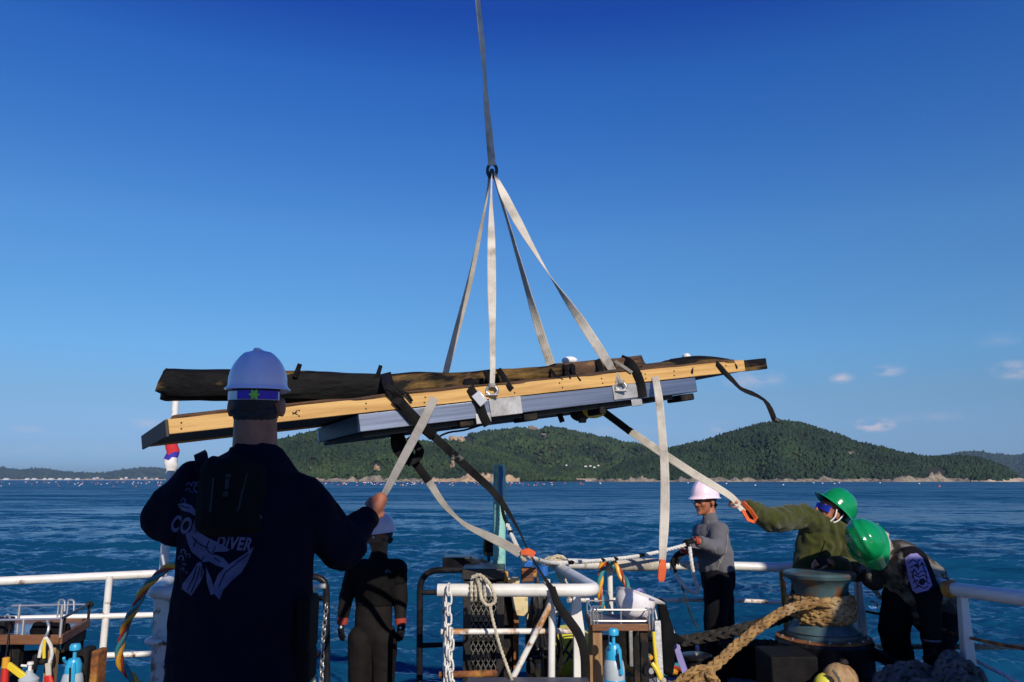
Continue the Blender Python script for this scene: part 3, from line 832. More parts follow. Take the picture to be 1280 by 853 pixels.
# unit crown: a ragged tapering clump
def crown_unit(cone):
    mb = []; n = 7
    prof = [(.55, -.45), (1., -.1), (.78, .35), (.38, .8)] if not cone else [(.75, -.5), (1., -.2), (.62, .45), (.28, 1.05)]
    for i, (r, z) in enumerate(prof):
        for j in range(n):
            q = 2 * math.pi * (j + .5 * (i % 2)) / n; mb.append((r * math.cos(q), r * math.sin(q), z))
    mb.append((0, 0, 1.15 if not cone else 1.6)); f = []
    for i in range(3):
        for j in range(n):
            a, b = i * n + j, i * n + (j + 1) % n; f += [(a, b, b + n), (a, b + n, a + n)]
    for j in range(n): f.append((3 * n + j, 3 * n + (j + 1) % n, 4 * n))
    return np.array(mb), np.array(f)
def forest(name, h, px0, px1, s0, s1, count, size, m, cone, bare=(), seed=0, thin=None):
    g = np.random.default_rng(seed)
    px = g.uniform(px0, px1, count); s = s0 + (s1 - s0) * g.random(count) ** .9
    P = h(px, s)
    keep = np.ones(count, bool)
    for bx, by, br, bz in bare:                # bald patches given as photo columns / rows
        py = HORIZ - (P[:, 2] - CAM_Z) / P[:, 1] * F_PX
        keep &= ((px - bx) / br) ** 2 + ((py - by) / bz) ** 2 > 1
    keep &= P[:, 2] > SEA_Z + 1.2
    px, s, P = px[keep], s[keep], P[keep]; k = len(P)
    V0, F0 = crown_unit(cone)
    big = size * (.65 + .6 * g.random(k)) * (.85 + .3 * np.clip(pnoise(P * .02), -1, 1))
    rotq = g.random(k) * 6.28
    c, sn = np.cos(rotq)[:, None], np.sin(rotq)[:, None]
    jit = 1 + .28 * g.normal(size=(k, len(V0)))
    vx = V0[None, :, 0] * jit; vy = V0[None, :, 1] * jit; vz = V0[None, :, 2] * (1 + .18 * g.normal(size=(k, len(V0))))
    st = (.85 + .5 * g.random(k))[:, None]
    A = np.stack([(vx * c - vy * sn) * big[:, None], (vx * sn + vy * c) * big[:, None], vz * big[:, None] * st], -1)
    A += P[:, None, :] + np.array([0, 0, 1.])[None, None] * (big * .42)[:, None, None]
    F = (F0[None] + (np.arange(k) * len(V0))[:, None, None]).reshape(-1, 3)
    me = np_mesh(name, A.reshape(-1, 3), F)
    at = me.attributes.new('tint', 'FLOAT', 'POINT')
    tint = np.clip(.42 + .5 * pnoise(P * .010 + 30) + .25 * pnoise(P * .03 + 60) + .2 * g.normal(size=k), 0, 1)
    at.data.foreach_set('value', np.repeat(tint, len(V0)).astype('f'))
    o = link_mesh(name, me, m); tag(o, None, None, None, 'stuff')
    return o

PROF_A = [(250, 600), (290, 588), (330, 562), (345, 553), (370, 545), (400, 538), (440, 541), (480, 547), (520, 551), (545, 553), (580, 553), (600, 556), (620, 563), (640, 571), (665, 580), (690, 588), (712, 595), (730, 600)]
PROF_B = [(470, 590), (500, 575), (530, 560), (545, 554), (570, 547), (590, 542), (610, 540), (640, 537), (660, 535), (680, 534), (700, 536), (720, 540), (740, 545), (760, 549), (780, 553), (800, 556), (830, 566), (870, 580), (900, 592)]
PROF_B2 = [(600, 600), (640, 590), (680, 585), (700, 583), (730, 586), (760, 588), (800, 596), (820, 600)]
PROF_C = [(742, 600), (752, 592), (770, 582), (790, 574), (810, 568), (830, 562), (850, 557), (870, 553), (890, 547), (910, 541), (930, 534), (950, 529), (970, 526), (985, 526), (1000, 528), (1020, 534), (1045, 543), (1060, 550), (1080, 556), (1100, 559), (1120, 564), (1150, 571), (1170, 570), (1190, 571), (1210, 573), (1230, 577), (1250, 584), (1262, 592), (1270, 600)]
PROF_D = [(1120, 596), (1150, 582), (1180, 571), (1200, 568), (1215, 567), (1235, 570), (1255, 572), (1280, 571), (1330, 566), (1400, 575), (1500, 600)]
PROF_E = [(-200, 592), (-120, 585), (-60, 589), (0, 587), (10, 588), (30, 591), (45, 590), (62, 589.5), (80, 592), (100, 594), (120, 595), (140, 594.5), (160, 591), (180, 588), (200, 588), (230, 591), (280, 594), (330, 597), (420, 600)]
hE = make_hill('far_hill', PROF_E, 10500, 12800, 5., M['far_hill'], 1.5, 200, 30, 0.)
hD = make_hill('far_hill', PROF_D, 6200, 7600, 9., M['far_hill'], 1.5, 120, 30, 1.)
hB = make_hill('hill', PROF_B, 1750, 2350, 2., M['hill_soil'], 1.5)
hA = make_hill('hill', PROF_A, 1330, 1640, 1., M['hill_soil'], 1.1, drop=4.)
hC = make_hill('hill', PROF_C, 1250, 1620, 7., M['hill_soil'], 1.2, drop=4.)
hB2 = make_hill('hill', PROF_B2, 1640, 1800, 8., M['hill_soil'], .8, drop=3.)
bareA = [(471, 586, 6, 7), (578, 551, 16, 6), (566, 582, 4, 6), (612, 596, 30, 6), (590, 551, 8, 5)]
forest('hillside_wood', hA, 262, 716, .01, 1.04, 8200, 4.6, M['tree_a'], False, bareA, 1)
forest('hillside_wood', hB, 480, 890, .02, 1.04, 8500, 6.0, M['tree_a'], False, [(668, 537, 12, 4), (679, 545, 7, 3), (572, 550, 18, 6)], 2)
forest('hillside_wood', hB2, 604, 815, .1, 1.02, 1900, 4.6, M['tree_a'], False, (), 3)
forest('mixed_wood', hC, 748, 1264, .0, 1.04, 8000, 4.2, M['tree_b'], False, [(1063, 566, 7, 4), (1163, 592, 14, 8)], 14)
forest('pine_wood', hC, 748, 1264, .0, 1.04, 5200, 3.6, M['tree_b'], True, [(1063, 566, 7, 4), (1163, 592, 14, 8)], 4)
hD_f = forest('far_wood', hD, 1140, 1400, .05, 1.03, 5000, 18., M['tree_b'], False, (), 5)
hE_f = forest('far_wood', hE, -60, 360, .1, 1.03, 8000, 28., M['tree_a'], False, (), 6)

# rocky shore, cliffs and beaches: bumpy ridges along the waterline
def shore(name, px0, px1, D, hf, depth, m, seed, kind='structure', step=1.2, sharp=1., ws=0.):
    px = np.arange(px0, px1, step); k = len(px); ns = 12
    s = np.linspace(0, 1, ns)
    S, PX = np.meshgrid(s, px, indexing='ij'); PX = PX.ravel(); S = S.ravel()
    wob = 1 + .05 * pnoise(np.stack([PX * .02, PX * 0 + ws, PX * 0], 1))     # follows the foot of its hill
    y = D * wob + depth * (S - .55)
    x = (PX - 640.) / F_PX * y
    hp = hf(PX) / F_PX * D
    prof = np.interp(S, [0, .12, .3, .55, .8, 1], [-.4, .12, .55, 1., .9, .3])
    nz = fbm(np.stack([x * .09, y * .12, S * 2.5 + seed], 1), 5, .6)
    r2 = np.clip(1 - np.abs(pnoise(np.stack([x * .05 * sharp, y * .05, S * 0 + seed + 7], 1))) * 1.8, 0, 1)
    z = SEA_Z - .3 + hp * prof * (.45 + .75 * r2) * (1 + .5 * nz)
    y = y + nz * 4
    me = np_mesh(name, np.stack([x, y, z], 1), grid_quads(ns, k), smooth=False)
    return link_mesh(name, me, m, kind=kind)
shore('rocky_shore', 255, 545, 1318, lambda p: 3.6 + 3 * np.exp(-((p - 470) / 14) ** 2) + 2.5 * np.exp(-((p - 440) / 10) ** 2), 26, M['rock'], 1., ws=1.)
shore('sea_cliff', 540, 650, 1316, lambda p: 4 + 6 * np.exp(-((p - 608) / 17) ** 2) + 4.5 * np.exp(-((p - 632) / 9) ** 2) + 3 * np.exp(-((p - 580) / 9) ** 2), 30, M['cliff'], 2., ws=1.)
shore('sandy_beach', 640, 750, 1590, lambda p: 3.4 + 0 * p, 60, M['sand'], 3., sharp=.1, ws=8.)
shore('rocky_shore', 738, 1100, 1238, lambda p: 3.6 + 2.5 * np.exp(-((p - 880) / 40) ** 2) + 3 * np.exp(-((p - 1022) / 8) ** 2) + 2.5 * np.exp(-((p - 797) / 8) ** 2), 24, M['rock'], 4., ws=7.)
shore('rocky_shore', 1095, 1205, 1238, lambda p: 3.4 + 8 * np.exp(-((p - 1163) / 9) ** 2) + 3 * np.exp(-((p - 1125) / 15) ** 2), 26, M['rock'], 5., ws=7.)
shore('sandy_beach', 1190, 1330, 1262, lambda p: 2.6 + 1.2 * np.exp(-((p - 1265) / 12) ** 2), 30, M['sand'], 6., sharp=.2, ws=7.)
shore('shore_strip', -120, 420, 10250, lambda p: 1.1 + 0 * p, 60, M['sand'], 7., step=2.5)

def outcrop(px, py, w, h, D, m, label, seed):
    """bare rock on the hillside, sized in photo pixels"""
    c = W(px, py, D); k = D / F_PX; mb = MB(); g = random.Random(seed)
    for i in range(9):
        q = c + Vector((g.uniform(-.7, .7) * w * k / 2, g.uniform(-6, 2), g.uniform(-.6, .6) * h * k / 2))
        mb.ball(q, (w * k * g.uniform(.14, .3), 9, h * k * g.uniform(.2, .42)), 9, 6, Matrix.Rotation(g.uniform(-.6, .6), 3, 'Y'))
    me = mb.mesh('rock_outcrop'); n = len(me.vertices)
    co = np.empty(n * 3, 'f'); me.vertices.foreach_get('co', co); co = co.reshape(-1, 3)
    co += (np.stack([pnoise(co * .12), pnoise(co * .12 + 9), pnoise(co * .12 + 19)], 1) * 3.5).astype('f')
    me.vertices.foreach_set('co', co.ravel()); me.polygons.foreach_set('use_smooth', [False] * len(me.polygons))
    link_mesh('rock_outcrop', me, m, label=label, cat='rock')
def hill_depth(h, px, py):
    s = np.linspace(0, 1, 200); P = h(np.full(200, px), s)
    pr = HORIZ - (P[:, 2] - CAM_Z) / P[:, 1] * F_PX
    return float(P[np.argmin(np.abs(pr - py)), 1])
outcrop(572, 550, 22, 9, hill_depth(hB, 572, 552) - 20, M['cliff'], 'bare tan scar on the wooded slope just under the lifted load', 1)
outcrop(590, 553, 7, 8, hill_depth(hB, 590, 552) - 20, M['cliff'], 'small narrow tan scar right beside the bigger bare scar', 2)
outcrop(471, 587, 9, 10, hill_depth(hA, 471, 588) - 8, M['cliff'], 'bare tan rock face above the shore below the crossing straps', 3)
outcrop(566, 582, 6, 10, hill_depth(hA, 566, 583) - 8, M['cliff'], 'thin upright pale rock face low on the middle hill', 4)
outcrop(667, 536.5, 16, 5, hill_depth(hB, 667, 538) - 15, M['rock'], 'pale rocks on the summit of the far middle hill', 5)
outcrop(679, 545, 9, 4, hill_depth(hB, 679, 546) - 15, M['rock'], 'small pale rock just below the far summit', 6)
outcrop(1063, 567, 10, 4, hill_depth(hC, 1063, 568) - 8, M['rock'], 'pale bald patch high on the dark pine hill', 7)

# houses and sheds along the far shores
def house(px, py, wpx, hpx, D, roof, label, group, domed=False):
    k = D / F_PX; c = W(px, py, D); w, h = wpx * k, hpx * k; d = w * .6
    t = thing('shed' if domed else 'house', label, 'shed' if domed else 'house', (c.x, c.y, c.z), group)
    if domed:
        prof = [(w / 2 * math.cos(a), h * math.sin(a)) for a in np.linspace(0, math.pi, 10)]
        MB().prism([c + Vector((x, -d / 2, z)) for x, z in prof], (0, d, 0)).obj('shell', M['house_white'], t)
    else:
        MB().box(c + Vector((0, 0, h * .35)), (w, d, h * .7)).obj('wall', M['house_white'], t)
        MB().prism([c + Vector((-w * .55, -d * .55, h * .68)), c + Vector((w * .55, -d * .55, h * .68)), c + Vector((w * .35, -d * .55, h)), c + Vector((-w * .35, -d * .55, h))], (0, d * 1.1, 0)).obj('roof', roof, t)
for px, w in ((8, 8), (34, 6), (43, 7), (56, 5), (64, 8), (85, 9), (75, 6), (97, 6)):
    house(px, 600.6, w * .9, 2.8, 10100, None, 'small white rounded shed low on the far left shore', 'white sheds along the far left shore', True)
for i, px in enumerate((109, 118, 122, 128, 152, 158, 166, 174, 182, 190, 196)):
    house(px, 600.4 - (i % 3) * .9, 3.4, 2.2 + .6 * (i % 2), 10300, (M['pink_roof'], M['house_roof'])[i % 2], 'tiny pale house in the village on the far left shore', 'village houses on the far left shore')
for i, (px, py, w) in enumerate(((732, 584, 4.5), (738, 583.5, 3.5), (743, 585, 4), (748, 583, 3), (708, 582.5, 3))):
    house(px, py, w * .7, 2, 1625, (M['house_roof'], M['pink_roof'])[i % 2], 'tiny pale house at the foot of the hills behind the beach', 'houses behind the beach')
house(733, 561.5, 1.6, 2.4, hill_depth(hB, 733, 562) - 12, M['house_white'], 'lone white hut halfway up the far middle hill', None)

# fishing floats
g = np.random.default_rng(21)
fm = {}
for key, r_ in (('float_red', .5), ('float_pale', .5), ('float_black', .45)):
    me = MB().ball((0, 0, 0), (r_, r_, r_ * .8), 8, 6).mesh('fishing_float'); me.materials.append(M[key]); fm[key] = me
FL = {'float_red': ('small dull red fishing float among the rows off the far shore', 'red fishing floats in rows'),
      'float_pale': ('small whitish fishing float among the rows off the far shore', 'white fishing floats in rows'),
      'float_black': ('small dark fishing float among the rows off the far shore', 'dark fishing floats in rows')}
def put_float(px, py, key, sc=1.):
    Yd = (CAM_Z - SEA_Z) * F_PX / (py - HORIZ)
    o = bpy.data.objects.new('fishing_float', fm[key]); COL.objects.link(o)
    p = W(px, py, Yd); o.location = (p.x, p.y, SEA_Z + .15); o.scale = (sc * Yd / 420,) * 3
    tag(o, FL[key][0], 'float', FL[key][1]); return o
for i in range(80):
    py = 603.0 + 6 * g.random() ** 3
    put_float(g.uniform(-5, 212), py, ('float_red', 'float_pale', 'float_black')[int(g.choice(3, p=[.5, .22, .28]))], .6 + .25 * g.random())
for i in range(125):
    py = 603.4 + 4 * g.random() ** 1.6
    put_float(g.uniform(395, 655) if i > 15 else g.uniform(655, 760), py, ('float_red', 'float_pale', 'float_black')[int(g.choice(3, p=[.5, .33, .17]))], .6 + .3 * g.random())
for px, py in ((908, 605), (944, 607), (979, 606.5), (1043, 605), (1049, 604), (1149, 605), (860, 604), (887, 604), (1017, 604), (1028, 604.6), (1100, 604)):
    put_float(px, py, 'float_pale', 1.)
o = put_float(1174, 608.5, 'float_red', 1.5); o['label'] = 'lone orange float off the right end of the pine hill'; del o['group']

# ------------------------------------------------------------------ air
hz = bpy.data.materials.new('haze air'); hz.use_nodes = True
hn, hl = hz.node_tree.nodes, hz.node_tree.links; hn.clear()
ho = hn.new('ShaderNodeOutputMaterial'); hv = hn.new('ShaderNodeVolumePrincipled')
hv.inputs['Color'].default_value = (.62, .80, 1, 1); hv.inputs['Density'].default_value = 0.000042; hv.inputs['Anisotropy'].default_value = .3
hl.new(hv.outputs['Volume'], ho.inputs['Volume'])
MB().box((0, 6000, 112), (36000, 24000, 230)).obj('haze', hz, smooth=False, kind='stuff')
# ------------------------------------------------------------------ the work boat: deck, superstructure, crane
DK = 0.0
# deck sheet follows the bow outline
outline = [(-3.75, -9), (-3.75, 5.35), (-2.8, 5.95), (-1.35, 5.95), (-1.35, 5.15), (-.25, 5.15), (-.25, 6.6), (.6, 7.85), (1.0, 8.0), (2.2, 7.55), (2.9, 6.4), (3.1, 4.8), (3.25, 3.2), (5.4, 2.7), (5.4, -9)]
deck = MB().prism([(x, y, -.05) for x, y in outline], (0, 0, .046)).obj('deck', M['deck'], smooth=False, kind='structure')
MB().box((1.45, .2, -.001), (3.2, 6.8, .008)).obj('bounce_walkway', M['deck_bounce'], deck, smooth=False)  # unseen pale sheet added to bounce sun up at the near man
MB().box((-1.3, 2.0, .456), (3.0, 3.2, .008)).obj('hatch_bounce', M['deck_bounce'], deck, smooth=False)  # second added bounce sheet, under the near man
MB().prism([(x * .995, y - .02 if y > 0 else y + .05, -1.9) for x, y in outline], (0, 0, 1.85)).obj('hull', M['black_steel'], deck, smooth=False)
for i in range(16):                                            # the planked mat by the capstan
    x0 = .62 + i * .115
    MB().box((x0, 7.1, .012), (.104, .92, .024)).obj('plank', M['plank_deck'], deck, bevel=.004, smooth=False)
MB().box((-1.0, 6.6, -.40), (1.5, 1.3, .06)).obj('dive_platform', M['deck'], kind='structure', smooth=False)
# raised hatch that the near man stands on, and the low hatch in front of the tables
MB().box((-1.3, 2.0, .225), (3.2, 3.4, .45)).obj('hatch_cover', M['deck'], bevel=.02, label='raised dark hatch cover under the man in navy', cat='hatch')
hc = thing('hatch_cover', 'blue grey steel lid along the bottom edge in front of the white gate', 'hatch', (.1, 4.62, 0))
MB().box((.09, 4.62, .30), (.62, .46, .60)).obj('coaming', M['black_steel'], hc, bevel=.01)
MB().box((.09, 4.62, .625), (.70, .52, .04)).obj('lid', M['blue_plate'], hc, bevel=.01)
MB().box((.86, 5.12, .2), (.84, .82, .40)).obj('hatch_cover', M['blue_plate'], bevel=.015, label='low blue grey hatch under the right table and its sprayer', cat='hatch')

# bulwark round the bow
bw = thing('bulwark', 'low black bulwark round the bow behind the standing men', 'bulwark', (1.5, 7.6, 0))
pts = [(.62, 7.85), (1.0, 7.95), (2.15, 7.5), (2.85, 6.35)]
for a, b in zip(pts, pts[1:]):
    MB().beam((a[0], a[1], .15), (b[0], b[1], .15), .05, .30).obj('plate', M['black_paint'], bw, bevel=.008)
    MB().beam((a[0], a[1], .315), (b[0], b[1], .315), .11, .03).obj('cap_rail', M['black_paint'], bw, bevel=.008)

# unseen superstructure, its narrow upper block shaped to keep the near man in shade
wh = thing('wheelhouse', 'unseen white wheelhouse behind the photographer, upper part shaped to shade the near man', 'wheelhouse', (-.6, -2.5, 0))
X0, X1, YF, HT = .10, 1.14, -.8, 4.92
MB().box((-.8, -3.2, 1.25), (5.2, 4.4, 2.5)).obj('deckhouse', M['ship_white'], wh, bevel=.03)
MB().box(((X0 + X1) / 2, YF - .36, (HT + 2.5) / 2), (X1 - X0 - .08, .60, HT - 2.52)).obj('wall', M['ship_white'], wh, bevel=.03)
MB().box(((X0 + X1) / 2, YF - .35, HT - .03), (X1 - X0, .70, .09)).obj('roof', M['ship_white'], wh, bevel=.02)
w_ = MB().box(((X0 + X1) / 2, YF - .045, 3.9), (.8, .03, .7)).obj('window', M['ship_white'], wh, bevel=.01)
MB().box(((X0 + X1) / 2, YF - .026, 3.9), (.7, .02, .6)).obj('pane', M['ship_glass'], w_)
d_ = MB().box((-2.0, -.985, 1.0), (.66, .03, 1.85)).obj('door', M['ship_white'], wh, bevel=.01)
MB().box((-1.75, -.96, 1.0), (.03, .03, .14)).obj('handle', M['chrome'], d_)
cp = thing('crane', 'deck crane with its jib reaching over the boat above the frame', 'crane', (4.2, 1.6, 0))
MB().box((4.45, 1.6, 1.66), (1.5, 1.2, 3.32)).obj('crane_shade_block', M['ship_white'], cp, bevel=.03)  # unseen block added to shade the capstan and the bending man
MB().lathe([(.22, 3.32), (.22, 5.7), (.3, 5.72), (.3, 5.85)], (4.9, 1.3, 0), 24).obj('pedestal', M['crane_y'], cp)
HOOK = W(597, 0, 5.52); HOOK = HOOK + (W(597, 0, 5.52) - W(611, 175, 5.63)).normalized() * 2.6
J0, J1 = Vector((4.9, 1.3, 5.95)), HOOK + Vector((.02, .15, .75))
KN = Vector((1.88, .75, 7.35))
MB().beam(J0, KN, .34, .40).obj('boom', M['crane_y'], cp, bevel=.02)
MB().beam(KN, J1, .36, .40).obj('jib', M['crane_y'], cp, bevel=.02)
MB().tube([KN + Vector((-.3, -.1, 0)), KN + Vector((.3, .1, 0))], .28, 16).obj('knuckle', M['crane_y'], cp)
MB().tube([J1 + Vector((0, -.1, -.1)), HOOK + Vector((0, 0, .25))], .014, 8).obj('cable', M['black_steel'], cp)
MB().tube(curve([HOOK + Vector(q) for q in ((0, 0, .25), (.0, .05, .1), (0, .04, -.03), (0, -.04, -.03), (0, -.07, .05))], .02), .022, 8).obj('hook', M['black_steel'], cp)

# ------------------------------------------------------------------ railings
PR = .045
def rail_thing(label, loc): return thing('guard_rail', label, 'railing', loc)
lr = rail_thing('white pipe railing along the far left side of the boat', (-3.2, 5.7, 0))
A, B = W(-70, 730, 5.5), W(196, 717.5, 6.05)
MB().tube([A, B], .030, 12).obj('top_rail', M['white_pipe'], lr)
for py0, py1 in ((776, 768.5), (826, 817)):
    MB().tube([W(-70, py0, 5.5), W(205, py1, 6.05)], .02, 10).obj('lower_rail', M['white_pipe'], lr)
p = W(137, 720, 5.9); MB().tube([p, Vector((p.x - .01, p.y, 0))], .024, 10).obj('post', M['white_pipe'], lr)
p = W(-30, 728, 5.6); MB().tube([p, Vector((p.x - .01, p.y, 0))], .024, 10).obj('post', M['white_pipe'], lr)

# left guard loop, mirrored by the gate on the right of the gangway
gl = thing('guard_loop', 'bent white pipe guard left of the man in navy', 'railing', (-1.8, 5.1, 0))
zc = 1.06
MB().tube(arc_path([W(390, 738, 5.0), W(189, 741.5, 5.0), W(226, 716, 6.0)], .10), .039, 14).obj('top_rail', M['white_pipe'], gl)
MB().tube(arc_path([W(300, 803, 5.0), W(182, 803, 5.0), W(213, 788, 5.6)], .05), .018, 10).obj('lower_rail', M['white_pipe'], gl)
p = W(205, 745, 5.15)
MB().prism([W(191, 748, 5.2), W(212, 748, 5.2), W(211, 790, 5.2), W(207, 853, 5.2), W(206, 930, 5.2), W(184, 930, 5.2), W(187, 853, 5.2), W(190, 790, 5.2)], (0, .06, 0)).obj('post', M['white_rusty'], gl, bevel=.008)

# mast with a furled flag
ms = thing('flag_mast', 'slender white mast with a furled flag behind the left end of the load', 'mast', (*W(203, 735, 5.75).xy, 0))
m0, m1 = W(203, 735, 5.75), W(221, 478, 5.75)
MB().tube([Vector((m0.x, m0.y, 0)), m0, W(209.5, 640, 5.75), m1], [.036, .033, .027, .024], 14).obj('pole', M['white_pipe'], ms)
fl = thing('furled_flag', 'white blue and red flag furled round the white mast', 'flag', W(213, 590, 5.72))
for nm, ya, yb, ra, rb, mm in (('white_band', 594, 574, .034, .048, 'flag_white'), ('blue_band', 575, 567, .046, .043, 'flag_blue'), ('red_band', 568, 552, .043, .040, 'flag_red')):
    path = [W(213.5 + (590 - q) * .06, q, 5.75) for q in np.linspace(ya, yb, 6)]
    mb = MB().tube(path, [ra + (rb - ra) * i / 5 for i in range(6)], 18)
    mb.v = [tuple(Vector(v) + Vector((.007 * math.sin(v[2] * 60 + v[0] * 80), .006 * math.cos(v[2] * 45), .012 * math.sin(v[0] * 70)))) for v in mb.v]
    mb.obj(nm, M[mm], fl)

# gate right of the gangway
gt = thing('safety_gate', 'white tubular gate with rusty lower rails right of the gangway', 'gate', (-.0, 5.1, 0))
MB().tube(arc_path([W(547, 738, 5.0), W(746, 738, 5.0), W(690, 704.5, 6.4)], .11), .039, 14).obj('top_rail', M['white_pipe'], gt)
MB().tube([W(551, 790, 5.0), W(722, 789, 5.1)], .017, 10).obj('middle_rail', M['white_rusty'], gt)
MB().tube([W(549, 844, 5.0), W(622, 842, 5.0)], .020, 10).obj('bottom_rail', M['rust'], gt)
MB().tube([W(556, 738, 5.0), W(557.5, 900, 5.0)], .016, 10).obj('post', M['white_rusty'], gt)
MB().tube([W(690, 740, 5.02), W(689, 900, 5.02)], .022, 10).obj('post', M['white_pipe'], gt)
MB().tube([W(692, 748, 4.97), W(640, 850, 4.95)], .018, 10).obj('brace', M['white_rusty'], gt)
MB().prism([W(717, 744, 5.25), W(726, 744, 5.25), W(727, 762, 5.25), W(731, 790, 5.25), W(731, 900, 5.25), W(717, 900, 5.25), W(717, 782, 5.25), W(713, 770, 5.25)], (0, .07, 0)).obj('plate_post', M['white_pipe'], gt, bevel=.006)
MB().tube([W(688, 766, 5.6), W(722, 768, 5.5)], .014, 8).obj('stay', M['white_pipe'], gt)

# bow rail behind the men
br = rail_thing('white pipe railing round the bow behind the men', (1.5, 7.6, 0))
MB().tube([W(690, 704.5, 6.4), W(760, 706, 6.9), W(800, 706.5, 7.2)], .042, 12).obj('top_rail', M['white_pipe'], br)
MB().tube([W(800, 706.5, 7.2), W(900, 707.5, 7.6), W(978, 709.5, 7.5), W(1075, 698, 6.9)], .042, 12).obj('top_rail', M['white_pipe'], br)
MB().tube([W(770, 750, 7.0), W(900, 750, 7.6), W(976, 753, 7.5)], .018, 8).obj('lower_rail', M['white_rusty'], br)
MB().tube([W(710, 751, 6.7), W(770, 750, 7.0)], .018, 8).obj('lower_rail', M['white_rusty'], br)
p = W(977, 709, 7.5); MB().tube([p, Vector((p.x + .02, p.y, .25))], .026, 10).obj('post', M['rust_orange'], br)
p = W(762, 707, 6.95); MB().tube([p, Vector((p.x, p.y, 0))], .024, 10).obj('post', M['white_pipe'], br)
MB().tube([W(755, 706, 6.8), W(822, 706, 7.2)], .055, 10).obj('canvas_wrap', M['web_white'], br)
rr = rail_thing('thick white pipe railing along the right side of the boat', (2.9, 5.5, 0))
MB().tube([W(1060, 697, 6.9), W(1120, 712, 6.2), W(1188, 735, 5.45)], .042, 12).obj('top_rail', M['white_pipe'], rr)
MB().tube([W(1184, 737, 5.4), W(1192, 736, 5.35)], .056, 12).obj('coupling', M['rust_orange'], rr)
MB().tube([W(1186, 736, 5.4), W(1300, 751, 4.75)], .044, 12).obj('top_rail', M['white_pipe'], rr)
def flat_post(px0, py0, px1, py1, w, Y, frac, par):
    a, b = W(px0, py0, Y), W(px1, py1, Y); b = Vector((b.x, b.y, .05)) if py1 > 800 else b
    m_ = a.lerp(b, frac); k = w / F_PX * Y
    for nm, s_, e_, mm, k0, k1 in (('post', a, m_, 'white_pipe', .55, 1), ('post_foot', m_, b, 'rust_orange', 1.05, 1.05)):
        MB().prism([s_ + Vector((-k * k0 / 2, -.02, 0)), s_ + Vector((k * k0 / 2, -.02, 0)), e_ + Vector((k * k1 / 2, -.02, 0)), e_ + Vector((-k * k1 / 2, -.02, 0))], (0, .07, 0)).obj(nm, M[mm], par, bevel=.01)
flat_post(1073, 722, 1080, 809, 12, 6.3, .48, rr)
flat_post(1204, 744, 1213, 830, 15, 5.3, .50, rr)
MB().tube(curve([W(1060, 760, 6.5), W(1085, 765, 6.3), W(1150, 778, 5.8), W(1210, 797, 5.3), W(1300, 815, 4.9)], .1), .010, 8).obj('cable', M['rust'], rr)

# two black ladder hoops where the gangway opens
def hoop(label, pts, bars, rad=.022):
    t = thing('ladder_handrail', label, 'handrail', W(*pts[0]))
    MB().tube(arc_path([W(*q) for q in pts], .14, 8), rad, 12).obj('hoop', M['black_paint'], t)
    for a, b in bars: MB().tube([W(*a), W(*b)], rad * .8, 10).obj('rung', M['black_paint'], t)
    return t
lh = hoop('black tubular hoop rail just right of the man in navy', [(409, 930, 5.5), (408, 722, 5.5), (372, 720, 5.5)], [((374, 748, 5.5), (408, 748, 5.5)), ((374, 818, 5.5), (409, 818, 5.5))])
hoop('black tubular hoop rail left of the mesh box', [(524, 930, 5.7), (525, 713, 5.7), (600, 712, 5.7)], [((525, 741, 5.7), (582, 740, 5.7)), ((525, 807, 5.7), (582, 805, 5.7))])
MB().tube([W(393, 733, 5.3), W(392, 900, 5.3)], .012, 8).obj('stay', M['cream_rusty'], lh)
MB().tube([W(388, 733, 5.3), W(407, 733, 5.3)], .016, 10).obj('fitting', M['white_pipe'], lh)

# ------------------------------------------------------------------ chains
def chain(name, label, pts, m, L=.05, w=.030, r=.0055):
    path = curve(pts, .008); mb = MB(); t = thing(name, label, 'chain', pts[-1])
    acc = 0; pos = [path[0]]
    for a, b in zip(path, path[1:]):
        acc += (b - a).length
        if acc >= L * .76: pos.append(b.copy()); acc = 0
    proto = []
    for k in range(14):
        q = 2 * math.pi * k / 14; c, s = math.cos(q), math.sin(q)
        proto.append(Vector((w / 2 * c, 0, (L / 2 - w / 2) * (1 if s > 0 else -1) * (abs(s) > .05) + w / 2 * s)))
    me = MB().tube(proto, r, 6, closed=True).mesh('link'); me.materials.append(m)
    b0 = Vector(pts[-1])
    for i in range(len(pos) - 1):
        d = (pos[i + 1] - pos[i]).normalized()
        o = bpy.data.objects.new('link', me); COL.objects.link(o); o.parent = t
        o.location = pos[i] - b0
        q = d.to_track_quat('Z', 'Y').to_matrix() @ Matrix.Rotation(math.pi / 2 * (i % 2) + .35, 3, 'Z')
        o.rotation_euler = q.to_euler()
    return t
chain('hanging_chain', 'pale galvanised chain hanging outside the white gate', [W(561, 737, 4.93), W(560.5, 790, 4.93), W(558, 870, 4.93)], M['white_pipe'], .070, .036, .0058)
chain('hanging_chain', 'shorter pale chain strand hanging from the gate middle rail', [W(564, 793, 4.92), W(563, 830, 4.92), W(566, 870, 4.92)], M['white_pipe'], .070, .036, .0058)
chain('hanging_chain', 'dark worn chain hanging on the black hoop beside the man in navy', [W(408, 758, 5.44), W(404, 800, 5.44), W(401, 870, 5.44)], M['galv'], .04, .026, .005)
chain('hanging_chain', 'short rusty chain shackled to the right railing post', [W(1083, 727, 6.2), W(1094, 738, 6.15), W(1103, 752, 6.1)], M['white_rusty'], .05, .034, .009)

